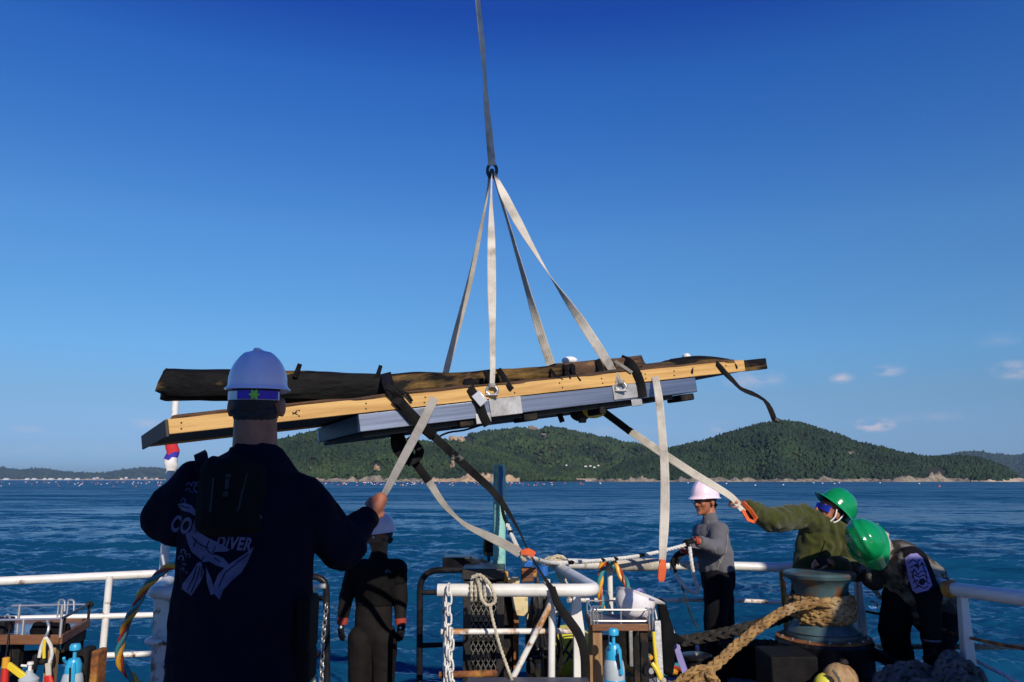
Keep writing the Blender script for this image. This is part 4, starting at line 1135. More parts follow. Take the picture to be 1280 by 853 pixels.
# ------------------------------------------------------------------ the lifted load
P1, P2 = W(450, 540.5, 4.5), W(872, 490, 5.4)
E1 = (P2 - P1).normalized(); E2 = Vector((-E1.y, E1.x, 0)).normalized(); E3 = E1.cross(E2); LA = (P2 - P1).length
def Lp(a, b, c): return P1 + E1 * a + E2 * b + E3 * c
LROT = Matrix((E1, E2, E3)).transposed()
def lbox(mb, a, b, c):            # ranges along the load's own axes
    return mb.box(Lp(sum(a) / 2, sum(b) / 2, sum(c) / 2), (a[1] - a[0], b[1] - b[0], c[1] - c[0]), LROT)
def FY(px, off=0.):               # depth of the load's front face at a photo column
    k = (px - 640) / F_PX * 1.0
    a = np.linspace(-1.3, 3.3, 600); best = None
    pts_ = [(Lp(t, 0, .1)) for t in a]
    i = min(range(600), key=lambda q: abs(pts_[q].x / (pts_[q].y * math.cos(PITCH) + (pts_[q].z - CAM_Z) * math.sin(PITCH)) - k))
    return pts_[i].y - off
HA = .102; WD = 1.38
af = thing('aluminium_frame', 'aluminium channel frame slung under the timber platform', 'frame', Lp(LA / 2, WD / 2, 0))
for b0, b1 in ((0, .055), (WD - .055, WD)):
    lbox(MB(), (0, LA), (b0, b1), (0, HA)).obj('side_beam', M['alu'], af, bevel=.004)
lbox(MB(), (.003, .05), (.056, WD - .056), (.001, HA - .001)).obj('end_beam', M['alu_shaded'], af, bevel=.003)
lbox(MB(), (LA - .05, LA - .003), (.056, WD - .056), (.001, HA - .001)).obj('end_beam', M['alu_shaded'], af, bevel=.003)
for q in (.55, 1.05, 1.55, 2.0): lbox(MB(), (q, q + .06), (.057, WD - .057), (.004, HA - .01)).obj('cross_beam', M['alu_shaded'], af)
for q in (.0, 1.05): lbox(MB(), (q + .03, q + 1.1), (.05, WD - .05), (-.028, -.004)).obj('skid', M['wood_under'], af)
FACE = [(593, 612, -.036, .026), (612, 652, -.004, HA + .022), (766, 796, .01, HA + .02), (787, 800, -.045, .0)]
def a_of(px, c=.05):
    a = np.linspace(-1.3, 3.6, 1200)
    return float(min(a, key=lambda t: abs((lambda p: p.x / (p.y * math.cos(PITCH) + (p.z - CAM_Z) * math.sin(PITCH)))(Lp(t, 0, c)) - (px - 640) / F_PX)))
for x0, x1, c0, c1 in FACE:
    lbox(MB(), (a_of(x0), a_of(x1)), (-.008, -.001), (c0, c1)).obj('bracket_plate', M['alu_dull'], af, bevel=.003)
for x0, x1, c0, c1 in ((575, 592, -.04, -.003), (655, 672, -.055, -.005), (750, 756, -.07, -.02), (852, 868, -.05, -.005)):
    lbox(MB(), (a_of(x0), a_of(x1)), (.02, .2), (c0, c1)).obj('lug', M['black_rough'], af, bevel=.008)
# timber platform
A0, A1 = a_of(211, .15), a_of(957, .15); CW0, CW1 = HA + .003, HA + .083
SK = .15                                        # the left end is cut on a slant
tp = thing('timber_platform', 'long timber platform with a fresh pine edge hanging in the slings', 'platform', Lp((A0 + A1) / 2, WD / 2, CW0))
lbox(MB(), (A0, A1 - .2), (-.012, .022), (CW0, CW1)).obj('edge_board', M['wood'], tp, bevel=.003)
lbox(MB(), (A1 - .2, A1), (-.011, .022), (CW0 - .002, CW1 - .004)).obj('edge_board', M['old_wood'], tp, bevel=.004)
lbox(MB(), (A0 - SK + .03, A1), (WD - .1, WD - .068), (CW0, CW1)).obj('edge_board', M['wood'], tp, bevel=.003)
MB().prism([Lp(A0 - .001, -.012, CW0 - .012), Lp(A0 - SK, WD - .066, CW0 - .012), Lp(A0 - SK, WD - .066, CW1 - .002), Lp(A0 - .001, -.012, CW1 - .002)], -E1 * .014).obj('end_board', M['wood_end_shaded'], tp, bevel=.003)
for i in range(6):
    b0 = .024 + i * (WD - .13) / 6
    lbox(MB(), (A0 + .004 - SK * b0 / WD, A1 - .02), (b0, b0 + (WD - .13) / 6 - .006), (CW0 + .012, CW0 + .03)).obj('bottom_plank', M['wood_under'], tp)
MB().prism([Lp(A0 + .002, .024, CW1 - .016), Lp(A1 - .02, .024, CW1 - .016), Lp(A1 - .02, WD - .104, CW1 - .016), Lp(A0 - SK + .03, WD - .104, CW1 - .016)], E3 * .013).obj('top_board', M['old_wood_brown'], tp)

nl = MB(); gg = random.Random(5)
for px in (226, 372, 455, 531, 640, 700, 752, 805, 842, 905):
    a = a_of(px, .15)
    for c in (CW0 + .022, CW0 + .052): nl.lathe([(.0055, -.002), (.0045, .003)], Lp(a + gg.uniform(-.01, .01), -.0125, c), 8, -E2)
nl.obj('nail_heads', M['black_steel'], tp, kind='stuff')
kv = MB()
for p, q in (((a_of(365, .15), .035), (a_of(371, .15), .045)), ((a_of(365, .15), .045), (a_of(372, .15), .03)), ((a_of(368, .15), .04), (a_of(372, .15), .055))):
    kv.beam(Lp(p[0], -.0135, CW0 + p[1]), Lp(q[0], -.0135, CW0 + q[1]), .004, .004, E2)
kv.obj('scratch_mark', M['old_wood'], tp)

def timber(name, label, path, wds, hts, m, seed, jag=.03, n=18):
    """weathered squared baulk: rounded-square section swept along a path, eaten by noise, ragged ends"""
    P = curve(path, .03); k = len(P); mb = MB(); vs, fs = [], []
    for i, p in enumerate(P):
        t = i / (k - 1); tg = (P[min(i + 1, k - 1)] - P[max(i - 1, 0)]).normalized(); sd = tg.cross(Vector((0, 0, 1))).normalized(); up = sd.cross(tg)
        w, h = float(np.interp(t, np.linspace(0, 1, len(wds)), wds)), float(np.interp(t, np.linspace(0, 1, len(hts)), hts))
        for j in range(n):
            q = 2 * math.pi * j / n; c, s = math.cos(q), math.sin(q); e = .62
            vs.append(p + sd * w / 2 * math.copysign(abs(c) ** e, c) + up * h / 2 * math.copysign(abs(s) ** e, s))
    for i in range(k - 1):
        for j in range(n): fs.append((i * n + j, i * n + (j + 1) % n, (i + 1) * n + (j + 1) % n, (i + 1) * n + j))
    fs += [tuple(reversed(range(n))), tuple((k - 1) * n + j for j in range(n))]
    V = np.array([tuple(v) for v in vs]); d = np.array(E1)
    lon = V @ d
    Q = np.stack([lon * 2.2, (V - lon[:, None] * d)[:, 0] * 9 + seed, V[:, 2] * 11], 1)
    nz = np.stack([pnoise(Q), pnoise(Q + 7), pnoise(Q + 15)], 1) + .5 * np.stack([pnoise(Q * 2.3), pnoise(Q * 2.3 + 7), pnoise(Q * 2.3 + 15)], 1)
    V = V + nz * jag * .45
    ends = np.zeros(len(V)); ends[:n] = 1; ends[-n:] = 1; ends[n:2 * n] = .5; ends[-2 * n:-n] = .5
    V = V + d[None] * (ends * pnoise(V * 23) * .05)[:, None]
    mb.v = [tuple(v) for v in V]; mb.f = fs
    return mb.obj(name, m, ang=28, label=label, cat='timber')
timber('ancient_timber', 'long blackened old ship timber lying on the pine platform', [W(204, 480, 4.62), W(340, 484, 4.72), W(470, 485, 4.86), W(560, 481, 4.97), W(640, 474, 5.07), W(712, 466.5, 5.2)],
       [.22, .25, .26, .25, .22, .2], [.185, .19, .182, .16, .138, .11], M['old_wood'], 1., .032)
timber('ancient_timber', 'brown worm eaten timber with a square end beside the long black one', [W(690, 467, 5.22), W(750, 462.5, 5.3), W(799, 457, 5.38)], [.2, .2, .19], [.11, .12, .13], M['old_wood_brown'], 5., .03)
timber('ancient_timber', 'short light brown timber piece right of the square ended one', [W(797, 463, 5.34), W(835, 460.5, 5.42), W(850, 459, 5.46)], [.16, .17, .14], [.075, .085, .075], M['old_wood_brown'], 9., .03)
timber('ancient_timber', 'flat black timber scrap lashed down near the right end', [W(828, 459, 5.44), W(870, 456, 5.52), W(906, 454, 5.58)], [.2, .2, .16], [.08, .085, .06], M['old_wood'], 12., .035)
be = timber('bark_edge', None, [Lp(q, .004, CW1 + .006) for q in np.linspace(A0 + .01, A1 - .3, 12)], [.036], [.020], M['old_wood_brown'], 33., .022, 10)
be.parent = tp; be.location = BASE[be.name] - base_of(tp); del be['category']
def stub(label, x0, y0, x1, y1, w, Y, m='old_wood'):
    mb = MB(); a, b = W(x0, y0, Y), W(x1, y1, Y); r = w / F_PX * Y / 2
    limb(mb, a, b, r, r * .8, .7, n=8, fc0=True, fc1=True)
    mb.obj('wooden_peg', M[m], label=label, cat='peg')
stub('short wooden peg standing out of the black timber right of the near helmet', 369, 472, 375, 455, 8, 4.62)
stub('dark peg standing out of the black timber near the first black strap', 471, 473, 476, 457, 7, 4.75)
stub('brown splintered peg on the timber above the buckle strap', 583, 476, 587, 467, 8, 4.86, 'old_wood_brown')
for i, (px, py, w) in enumerate(((712, 451, 22), (858, 447, 12))):
    c = W(px, py, 5.62); MB().ball(c, (w / F_PX * 2.6, .05, .03), 14, 8).obj('plastic_sheet', M['flag_white'], label=('rounded white sheet edge showing above the timber by the right sling', 'tiny white sheet scrap showing above the black scrap')[i], cat='sheet')

# lifting slings
G = W(615, 213, 5.66)
SW = .86
def sling(label, pts, w, tw, m='web_white', group='webbing legs of the lifting sling', th=.007, name='lifting_sling'):
    t = MB(); ribbon(t, pts, [x * SW for x in w], th, tw, None, 4)
    return t.obj(name, M[m], label=label, cat='sling', group=group, ang=50)
top = W(597, 0, 5.52)
sling('single tall webbing sling rising out of the top of the picture', [HOOK] + pxs([(597, 0, 5.52), (604, 70, 5.56), (608, 130, 5.6), (612, 172, 5.63), (615, 207, 5.65)], .06), [.06, .058, .05, .044, .05, .062, .066], [50, 40, 20, 60, 10, 0, 0], 'web_white', None, .012, 'main_sling')
sh_l = W(615, 489, FY(615) - .03); sh_r = W(776, 484, FY(776) - .03)
sling('near left sling leg down to the middle shackle', pxs([(615, 214, 5.66), (614, 250, 5.5), (614.5, 330, 5.2), (615.5, 420, 4.92)], .06) + [W(616, 462, 4.82), W(615, 484, FY(615) - .04)], [.024, .028, .046, .062, .066, .064, .05, .034], [80, 70, 35, 8, 0, 0, 0, 0])
sling('near right sling leg down to the right shackle, twisted halfway', pxs([(617, 214, 5.66), (632, 248, 5.6), (660, 300, 5.5), (690, 349, 5.4), (722, 395, 5.3)], .05) + pxs([(722, 395, 5.3), (752, 441, 5.22), (774, 477, FY(776) - .04)], .05), [.03, .075, .074, .05, .034, .06, .075, .074, .05], [60, 20, 15, 40, 85, 140, 165, 175, 180])
sling('far left sling leg, the leftmost of the four', pxs([(612, 214, 5.67), (608, 250, 5.75), (590, 340, 5.95), (572, 410, 6.1), (556, 470, 6.2)], .06), [.03, .03, .05, .062, .064, .06], [60, 45, 30, 25, 20])
sling('far right sling leg that shows its dark shaded edge', pxs([(617, 216, 5.67), (628, 254, 5.75), (650, 330, 5.9), (672, 405, 6.05), (690, 460, 6.15)], .06), [.03, .06, .075, .078, .078, .078], [-40, -70, -62, -50, -12, 0])
t = thing('sling_ring', 'black steel ring joining the slings below the tall strap', 'ring', G)
MB().tube([G + Vector((.035 * math.cos(q), .01, .055 * math.sin(q))) for q in np.linspace(0, 2 * math.pi, 17)[:-1]], .012, 8, closed=True).obj('ring', M['black_steel'], t)
MB().box(G + Vector((.0, -.012, -.02)), (.03, .03, .05)).obj('keeper', M['black_steel'], t, bevel=.008)
for c, lab in ((sh_l, 'steel shackle on the middle bracket plate of the frame'), (sh_r, 'steel shackle on the right bracket plate of the frame')):
    t = thing('bow_shackle', lab, 'shackle', c)
    bow = [c + Vector((.030 * math.sin(q) * (1.15 if abs(q) < 2 else .8), 0, .03 * math.cos(q))) for q in np.linspace(-2.5, 2.5, 15)]
    MB().tube(bow, .009, 8).obj('bow', M['galv'], t)
    MB().tube([c + Vector((-.036, 0, -.024)), c + Vector((.036, 0, -.024))], .009, 8).obj('pin', M['galv'], t)
    MB().lathe([(.022, -.012), (.025, 0), (.022, .012)], c + Vector((0, 0, .034)), 12).obj('collar', M['web_grey'], t)

# lashing straps on the load
def strap(label, lst, w, m='web_black', tw=0., name='lashing_strap', cat='strap', step=.03, group=None, th=.006):
    mb = MB(); ribbon(mb, pxs(lst, step), w, th, tw, None, 0 if m == 'web_black' else 3); return mb.obj(name, M[m], label=label, cat=cat, group=group, ang=50)
def fp(px, py, off=.02): return (px, py, FY(px) - off)
strap('black lashing strap wrapped round the timber left of the near grey tag strap', [(482, 467, 4.78), fp(486, 482, .03), fp(494, 496, .03), fp(510, 515, .03), fp(527, 532, .03), (542, 545, 4.7)], .065)
def fp0(px, py, off=.028): return (px, py, FY(px) - off)
cl = thing('strap_bundle', 'black knotted lump of strap on the pine edge left of the grey tag line', 'strap', W(496, 500, FY(496)))
for i_, (x_, y_, a_) in enumerate(((491, 488, 30), (495, 496, -25), (499, 504, 15))):
    mb = MB(); ribbon(mb, pxs([fp0(x_ - 7, y_ - 5), fp0(x_, y_ - 2, .045), fp0(x_ + 6, y_ + 5)], .015), .05, .012, a_); mb.obj('wrap', M['web_black'], cl)
mb = MB(); ribbon(mb, pxs([fp(500, 490, .03), fp(508, 492, .04), fp(515, 502, .03)], .02), .018, .004); mb.obj('loose_end', M['web_black'], cl)
strap('black lashing strap with a steel cam buckle left of the middle shackle', [fp(585, 474, -.05), fp(588, 487, .022), fp(598, 502, .022), fp(604, 520, .02), fp(610, 532, .02)], .055)
bk = W(599, 499, FY(599) - .035); MB().beam(bk + Vector((-.025, 0, .035)), bk + Vector((.03, 0, -.03)), .06, .016, Vector((0, -1, 0))).obj('cam_buckle', M['chrome'], bevel=.004, label='steel cam buckle on the strap left of the middle shackle', cat='buckle')
strap('thin black cord tangle left of the middle shackle top', [fp(606, 464, -.05), fp(611, 474, .0), fp(616, 482, .01)], .03)
strap('black cord loop hanging right of the middle sling', [fp(623, 462, -.06), fp(630, 472, .0), fp(637, 484, .02), fp(640, 487, .02)], .035)
strap('thin black cord over the timber left of the right sling pair', [fp(688, 462, -.06), fp(694, 470, .0), fp(703, 476, .01)], .02)
strap('black cord over the brown timber, left of two', [fp(704, 456, -.08), fp(710, 466, .0), fp(712, 474, .01)], .02)
strap('black cord over the brown timber, right of two', [fp(714, 455, -.08), fp(718, 468, .0), fp(725, 477, .01)], .024)
strap('black strap band round the brown timber under the right sling', [fp(746, 450, -.1), fp(750, 458, -.05), fp(752, 466, .0)], .04)
strap('broad black strap over the square timber end and down across the aluminium beam', [(776, 449, 5.3), fp(788, 455, .0), fp(796, 468, .03), fp(801, 482, .025), fp(803, 497, .025)], .062)
strap('black strap crossing over the square timber end', [(768, 452, 5.32), fp(786, 458, -.02), fp(800, 470, .035)], .045)
strap('grey strap tongue beside the square timber end', [fp(769, 452, -.06), fp(780, 459, .02), fp(790, 466, .03)], .02, 'web_grey')
strap('thin black cord hanging over the pine edge near the black scrap', [fp(858, 448, -.1), fp(864, 458, .0), fp(864, 467, .015)], .026)
strap('black strap laid flat along the top of the black scrap', [(838, 452, 5.38), (868, 448, 5.46), (892, 449, 5.5), (912, 452, 5.52)], .035, tw=20.)
strap('black strap over the right end that falls away to a loose hook', [(884, 452, 5.5), fp(896, 455, .02), fp(905, 465, .03), fp(915, 475, .06), (926, 486, 5.4), (940, 492, 5.38), (955, 500, 5.36), (963, 512, 5.36), (968, 525, 5.36)], .036, tw=[0, 0, 0, 40, 60, 30, 70, 20, 0])
MB().beam(W(967, 524, 5.36), W(975, 527, 5.36), .03, .03).obj('strap_hook', M['black_steel'], bevel=.008, label='small black hook at the end of the falling strap', cat='hook')
strap('thin black cord on the right end of the pine edge', [fp(905, 452, -.05), fp(918, 455, .01), fp(921, 461, .015)], .016)
strap('black strap tail hanging under the frame right of the middle', [(696, 513, 5.2), (700, 520, 5.2), (703, 528, 5.2)], .035)
wl_ = thing('yellow_float_bag', 'dirty yellow bundle tucked under the right part of the frame', 'bundle', W(742, 515, 5.4))
MB().ball(W(741, 514, 5.4), (.09, .09, .05), 12, 8).obj('bag', M['float_yellow'], wl_)
MB().ball(W(725, 517, 5.42), (.07, .07, .055), 12, 8).obj('lug', M['black_rough'], wl_)
MB().box(W(728, 524, 5.4), (.05, .06, .05)).obj('clip', M['black_steel'], wl_, bevel=.006)
mb = MB(); mb.tube(pxs([(545, 548, 5.0), (560, 541, 4.95), (580, 538, 4.9), (600, 532, 4.9)], .03), .006, 6); mb.obj('thin_cord', M['web_black'], label='thin black cord sagging under the frame', cat='cord')

# tag lines
HAND = (471, 634, 3.55)
strap('pale grey tag strap from the pine edge to the fist of the man in navy', [fp(543, 498, .03), (530, 525, 4.5), (510, 562, 4.15), (492, 596, 3.85), (478, 622, 3.62), (470, 636, 3.55)], [.05, .05, .046, .042, .04, .036], 'web_grey', [0, 5, 10, 15, 30, 60], 'tag_strap')
strap('black strap with chalk marks crossing down to the white gate', [(536, 540, 4.72), (560, 562, 4.8), (590, 590, 4.92), (612, 610, 5.0), (630, 632, 5.06), (648, 662, 5.1), (660, 688, 5.12), (680, 722, 5.0), (691, 736, 4.94)], [.05, .05, .048, .046, .042, .03, .02, .02, .028], 'web_marked', [0, 0, 0, 0, 15, 60, 80, 60, 30], 'tag_strap')
strap('black end of the tag strap draped over the gate and hanging down', [(690, 734, 4.93), (697, 755, 4.92), (713, 778, 4.9), (724, 795, 4.9), (731, 820, 4.9), (732, 870, 4.9)], [.04, .05, .055, .055, .055, .05], 'web_black', 0, 'tag_strap')
strap('tag strap, black above and dirty grey below, sagging to the orange sling eye', [(497, 536, 4.85), (506, 560, 4.88), (520, 580, 4.9), (536, 602, 4.93)], [.05, .055, .05, .05], 'web_black', 0, 'tag_strap')
strap('dirty grey lower half of the sagging tag strap ending in a pale tab', [(536, 602, 4.93), (556, 632, 4.96), (580, 655, 5.0), (605, 668, 5.04), (630, 680, 5.08), (650, 692, 5.1)], [.045, .04, .034, .045, .055, .055], 'web_grey', [0, 20, 55, 30, 0, 0], 'tag_strap')
bb = thing('strap_bundle', 'black doubled bundle of strap hanging below the frame behind the grey tag strap', 'strap', W(508, 566, 4.9))
for lst in ([(493, 540, 4.86), (493, 552, 4.84), (496, 562, 4.84), (506, 574, 4.84), (509, 581, 4.84)], [(512, 546, 4.9), (520, 556, 4.88), (525, 565, 4.87), (520, 574, 4.86), (509, 580, 4.84)], [(497, 540, 4.88), (503, 552, 4.87), (504, 566, 4.86), (510, 578, 4.85)]):
    mb = MB(); ribbon(mb, pxs(lst, .02), [.045, .05, .055, .035], .014, [0, 35, -30, 10]); mb.obj('loop', M['web_black'], bb)
strap('white sling hanging straight down with an orange eye end', [fp(819, 471, .03), (824, 500, 5.15), (828, 545, 5.1), (831, 590, 5.06), (831, 640, 5.04), (828.5, 690, 5.02), (828, 705, 5.02)], [.045, .05, .05, .052, .056, .055, .04], 'web_white', [0, 0, 10, 0, -8, 0, 0], 'hanging_sling', 'sling')
mb = MB(); ribbon(mb, pxs([(829, 700, 5.01), (828, 710, 5.0), (827, 722, 5.0), (827, 727, 5.0)], .02), [.03, .05, .045, .03], .022); mb.obj('sling_eye', M['orange'], label='orange sewn eye at the foot of the hanging white sling', cat='sling eye')
strap('black upper part of the sling stretched toward the man in olive fleece', [(752, 513, 5.5), (775, 530, 5.55), (788, 540, 5.6)], .05, 'web_black', 0, 'tag_sling', 'sling')
strap('pale half of the stretched sling running to the hand of the man in olive fleece', [(786, 538, 5.6), (830, 568, 5.72), (870, 594, 5.85), (905, 615, 5.92), (918, 625, 5.93), (930, 640, 5.93)], [.05, .055, .055, .055, .05, .045], 'web_white', [0, 10, 0, 0, 10, 25], 'tag_sling', 'sling')
mb = MB(); ribbon(mb, [W(*q) for q in ((928, 638, 5.92), (935, 650, 5.92), (942, 653, 5.92), (945, 648, 5.92), (938, 638, 5.92), (928, 628, 5.92))], .03, .014, 25); mb.obj('sling_eye', M['orange'], label='orange sewn eye hanging below the hand of the man in olive fleece', cat='sling eye')
# ------------------------------------------------------------------ people
V3 = Vector
def body_obj(mb, parent, m, voxel=.006, smooth=3, **kw): return link_mesh('body', fuse(mb, 'body', voxel, smooth, **kw), m, parent)
def cloth_obj(name, mb, parent, m, voxel=.009, smooth=5, fold=.006, fscale=9., seed=0., **kw):
    me = fuse(mb, name, voxel, smooth, fold, fscale, (1, 1, .75), seed); return link_mesh(name, me, m, parent, **kw), me
def eyes(H, par, s=1.):
    for q in (1, -1):
        e = MB().ball(H @ (V3((.031 * q, .080, .008)) * s), .0125 * s, 10, 8).obj('eye', M['eye'], par)
        MB().ball(H @ (V3((.031 * q, .0895, .008)) * s), .0055 * s, 8, 6).obj('iris', M['iris'], e)

# ---- the near man in navy, seen from behind
p1 = thing('person', 'man in a navy sweatshirt and white helmet seen from behind, gripping a grey strap', 'person', (*W(300, 700, 3.2).xy, .45))
Yn = 3.2
hips = W(303, 830, Yn); hips_z = .45 + .95
cx = W(301, 760, Yn).x
neck0 = W(318, 556, Yn + .0); headc = W(322, 506, Yn + .02)
shl, shr = W(243, 606, Yn + .02), W(373, 621, Yn + .02)
elr, wrr, hnr = W(428, 683, Yn + .14), W(459, 648, Yn + .29), W(468, 637, Yn + .335)
ell, wrl = W(205, 648, Yn + .10), W(262, 655, Yn + .36)
H1 = head_frame(headc, (-.02, 1, .04))
b = MB(); add_head(b, H1, 1.17)
limb(b, neck0 + V3((0, .02, -.08)), headc + V3((0, -.02, -.04)), .090, .083)
pel = V3((cx, Yn + .02, .45 + .92))
limb(b, pel, V3((cx + .01, Yn + .02, W(300, 620, Yn).z)), .15, .17, .62, (1, 0, 0))
limb(b, shl, shr, .07, .07)
limb(b, shl, ell, .056, .046); limb(b, ell, wrl, .045, .032)
limb(b, shr, elr, .056, .046); limb(b, elr, wrr, .045, .033)
for q in (1, -1): b.ball(H1 @ V3((.103 * q, -.012, -.012)), (.014, .026, .040), 12, 8, H1.to_3x3())
add_hand(b, wrl, (1, .3, .1), (0, 1, 0), 1., 30, thumb=1)
sd = (W(545, 497, 4.75) - W(*HAND)).normalized()
# fist round the strap: fingers close towards the far left, knuckles to the camera's right
add_hand(b, wrr, (hnr - wrr).normalized() + V3((.05, .0, .25)), (-.55, .75, -.3), 1.12, 62, thumb=-1, thumb_open=30)
limb(b, wrr + (hnr - wrr) * .1, hnr + (hnr - wrr).normalized() * .045 + V3((0, 0, .012)), .034, .042, .8)
for q in (-1, 1):
    limb(b, pel + V3((.09 * q, 0, -.02)), V3((cx + .10 * q, Yn + .03, .45 + .5)), .088, .06); limb(b, V3((cx + .10 * q, Yn + .03, .45 + .5)), V3((cx + .11 * q, Yn, .54)), .058, .04)
    limb(b, V3((cx + .11 * q, Yn - .02, .50)), V3((cx + .13 * q, Yn + .17, .49)), .042, .036, .8)
body_obj(b, p1, M['skin'], .0065, 4)
c = MB()
zsh = W(300, 575, Yn).z
ctop = W(312, 572, Yn)
limb(c, V3((cx, Yn + .01, .45 + .38)), V3((cx, Yn + .01, W(300, 740, Yn).z)), .276, .268, .62, (1, 0, 0), fc0=True)
limb(c, V3((cx, Yn + .01, W(300, 745, Yn).z)), V3((cx + .015, Yn + .0, W(300, 640, Yn).z)), .266, .262, .66, (1, 0, 0))
limb(c, V3((cx + .012, Yn, W(300, 650, Yn).z)), V3((cx + .03, Yn + .0, W(300, 612, Yn).z)), .25, .20, .68, (1, 0, 0))
limb(c, shl + V3((.03, 0, -.012)), W(304, 586, Yn), .078, .098, .95); limb(c, shr + V3((-.03, 0, -.012)), W(330, 586, Yn), .078, .098, .95)
limb(c, W(316, 582, Yn), W(318, 568, Yn), .11, .088, .95)
limb(c, shl, ell, .092, .092); limb(c, ell, wrl, .09, .052, fc1=True)
limb(c, W(236, 620, Yn + .03), W(222, 660, Yn + .04), .09, .075)
limb(c, shr, elr, .092, .094); limb(c, elr, wrr, .086, .050, fc1=True)
limb(c, W(392, 640, Yn + .03), W(425, 690, Yn + .08), .09, .062)
jk, jme = cloth_obj('sweatshirt', c, p1, M['navy'], .0085, 5, .011, 8., 3.)
c = MB()
for q in (-1, 1):
    limb(c, pel + V3((.09 * q, 0, .0)), V3((cx + .10 * q, Yn + .03, .45 + .5)), .125, .10, .95); limb(c, V3((cx + .10 * q, Yn + .03, .45 + .5)), V3((cx + .11 * q, Yn, .53)), .10, .08, fc1=True)
limb(c, pel + V3((-.06, 0, .0)), pel + V3((.06, 0, .0)), .14, .14)
cloth_obj('trousers', c, p1, M['dark_trousers'], .012, 4, .008, 8., 5.)
for q in (-1, 1):
    c = MB(); limb(c, V3((cx + .11 * q, Yn - .03, .50)), V3((cx + .13 * q, Yn + .19, .49)), .055, .048, .85); link_mesh('boot', fuse(c, 'boot', .012, 3), M['black_cloth'], p1)
cu = MB(); rot = (wrr - elr).normalized()
cu.lathe([(.049, -.03), (.053, -.015), (.052, .012), (.046, .016)], wrr, 20, rot); cu.obj('cuff', M['black_cloth'], p1)
cl_ = MB(); up_ = V3((0, -.12, 1)).normalized()
cl_.lathe([(.098, -.022), (.100, -.008), (.092, .010), (.083, .012)], W(318, 562, Yn), 28, up_); cl_.obj('collar', M['navy'], p1)
hm = hair_mesh(H1, 1.16, -.05); me = hm.mesh('hair'); link_mesh('hair', me, M['hair'], p1)
bk_ = MB(); bk_.ball(H1 @ V3((0, -.030, -.030)), (.0885, .082, .080), 20, 12, H1.to_3x3()); bk_.obj('hair', M['hair'], p1)
HH = head_frame(W(322.5, 481.5, Yn + .02) + V3((0, 0, .0)), (-.02, 1, .06))
hel = helmet_mesh(HH, .99, .045).obj('helmet', M['helmet_white'], p1, ang=60)
hr = HH.to_3x3()
def rear_band(z0, z1, a0, a1, rr=1.0, th=.004):
    mb = MB(); vs = []; n = 16
    for zz in (z0, z1):
        for i in range(n + 1):
            t_ = R(a0 + (a1 - a0) * i / n)
            for k in (0, th): vs.append(HH @ V3(((.094 + k) * math.cos(t_) * rr, (.119 + k) * math.sin(t_) * rr, zz)))
    m_ = (n + 1) * 2; fs = []
    for i in range(n):
        a, b2 = i * 2, i * 2 + 2
        fs += [(a + 1, b2 + 1, m_ + b2 + 1, m_ + a + 1), (a, m_ + a, m_ + b2, b2), (a, b2, b2 + 1, a + 1), (m_ + a, m_ + a + 1, m_ + b2 + 1, m_ + b2)]
    fs += [(0, 1, m_ + 1, m_), (m_ - 2, 2 * m_ - 2, 2 * m_ - 1, m_ - 1)]
    return mb.add(vs, fs)
sb_ = rear_band(-.064, -.030, 205, 338, 1.13).obj('strap_band', M['white_plastic'], hel)
rear_band(-.062, -.028, 250, 332, 1.17).obj('adjuster_band', M['purple'], hel)
sc_ = HH @ V3((.030, -.139, -.045)); st = []
for i in range(60):
    q = 2 * math.pi * i / 60; r_ = .0165 + .0042 * math.cos(6 * q)
    st.append(sc_ + hr @ V3((r_ * math.cos(q), 0, r_ * math.sin(q))))
MB().prism(st, hr @ V3((0, -.012, 0))).obj('adjuster_knob', M['lime'], hel, bevel=.002)
ridge_ = HH @ V3((0, 0, .147)); limb(MB(), ridge_, ridge_, .01, .01)
MB().ball(HH @ V3((.002, -.02, .141)), (.014, .05, .008), 14, 8, hr).obj('crest_boss', M['helmet_white'], hel)
# back print, lying on the cloth
jb = bvh_of(jk.data); off_ = base_of(jk)
class Shift:
    def __init__(s, b, o): s.b, s.o = b, o
    def ray_cast(s, p, d):
        h = s.b.ray_cast(p - s.o, d)
        return (h[0] + s.o, h[1]) if h[0] is not None else (None, None)
JB = Shift(jb, off_)
decal('back_lettering', text_polys('COM', 234, 657, 20, 12, .10, .56), JB, M['print_blue'], p1)
decal('back_lettering', text_polys('DIVER', 293, 679, 16, 4, .22, .66), JB, M['print_blue'], p1)
shark = [
    [(222, 630), (231, 629), (240, 632), (246, 639), (246, 646), (238, 641), (228, 638)],                                   # upper fin
    [(233, 668), (240, 664), (252, 667), (262, 673), (276, 680), (288, 687), (284, 690), (270, 690), (262, 694), (250, 698), (240, 690), (236, 680)],
    [(250, 697), (262, 693), (272, 694), (280, 698), (287, 706), (281, 710), (270, 707), (262, 702), (254, 703)],
    [(318, 683), (310, 690), (296, 699), (283, 708), (273, 718), (268, 730), (268, 742), (275, 750), (280, 737), (290, 726), (302, 716), (310, 702)],
    [(252, 702), (256, 715), (252, 726), (240, 745), (228, 736), (229, 730), (241, 714), (247, 704)],
    [(258, 708), (264, 722), (270, 742), (264, 744), (259, 728)]]
decal('back_print', shark, JB, M['print_blue'], p1)
lines = []
def stroke(pts, w=1.):
    for (x0, y0), (x1, y1) in zip(pts, pts[1:]):
        l = math.hypot(x1 - x0, y1 - y0) or 1; nx, ny = -(y1 - y0) / l * w / 2, (x1 - x0) / l * w / 2
        lines.append([(x0 + nx, y0 + ny), (x1 + nx, y1 + ny), (x1 - nx, y1 - ny), (x0 - nx, y0 - ny)])
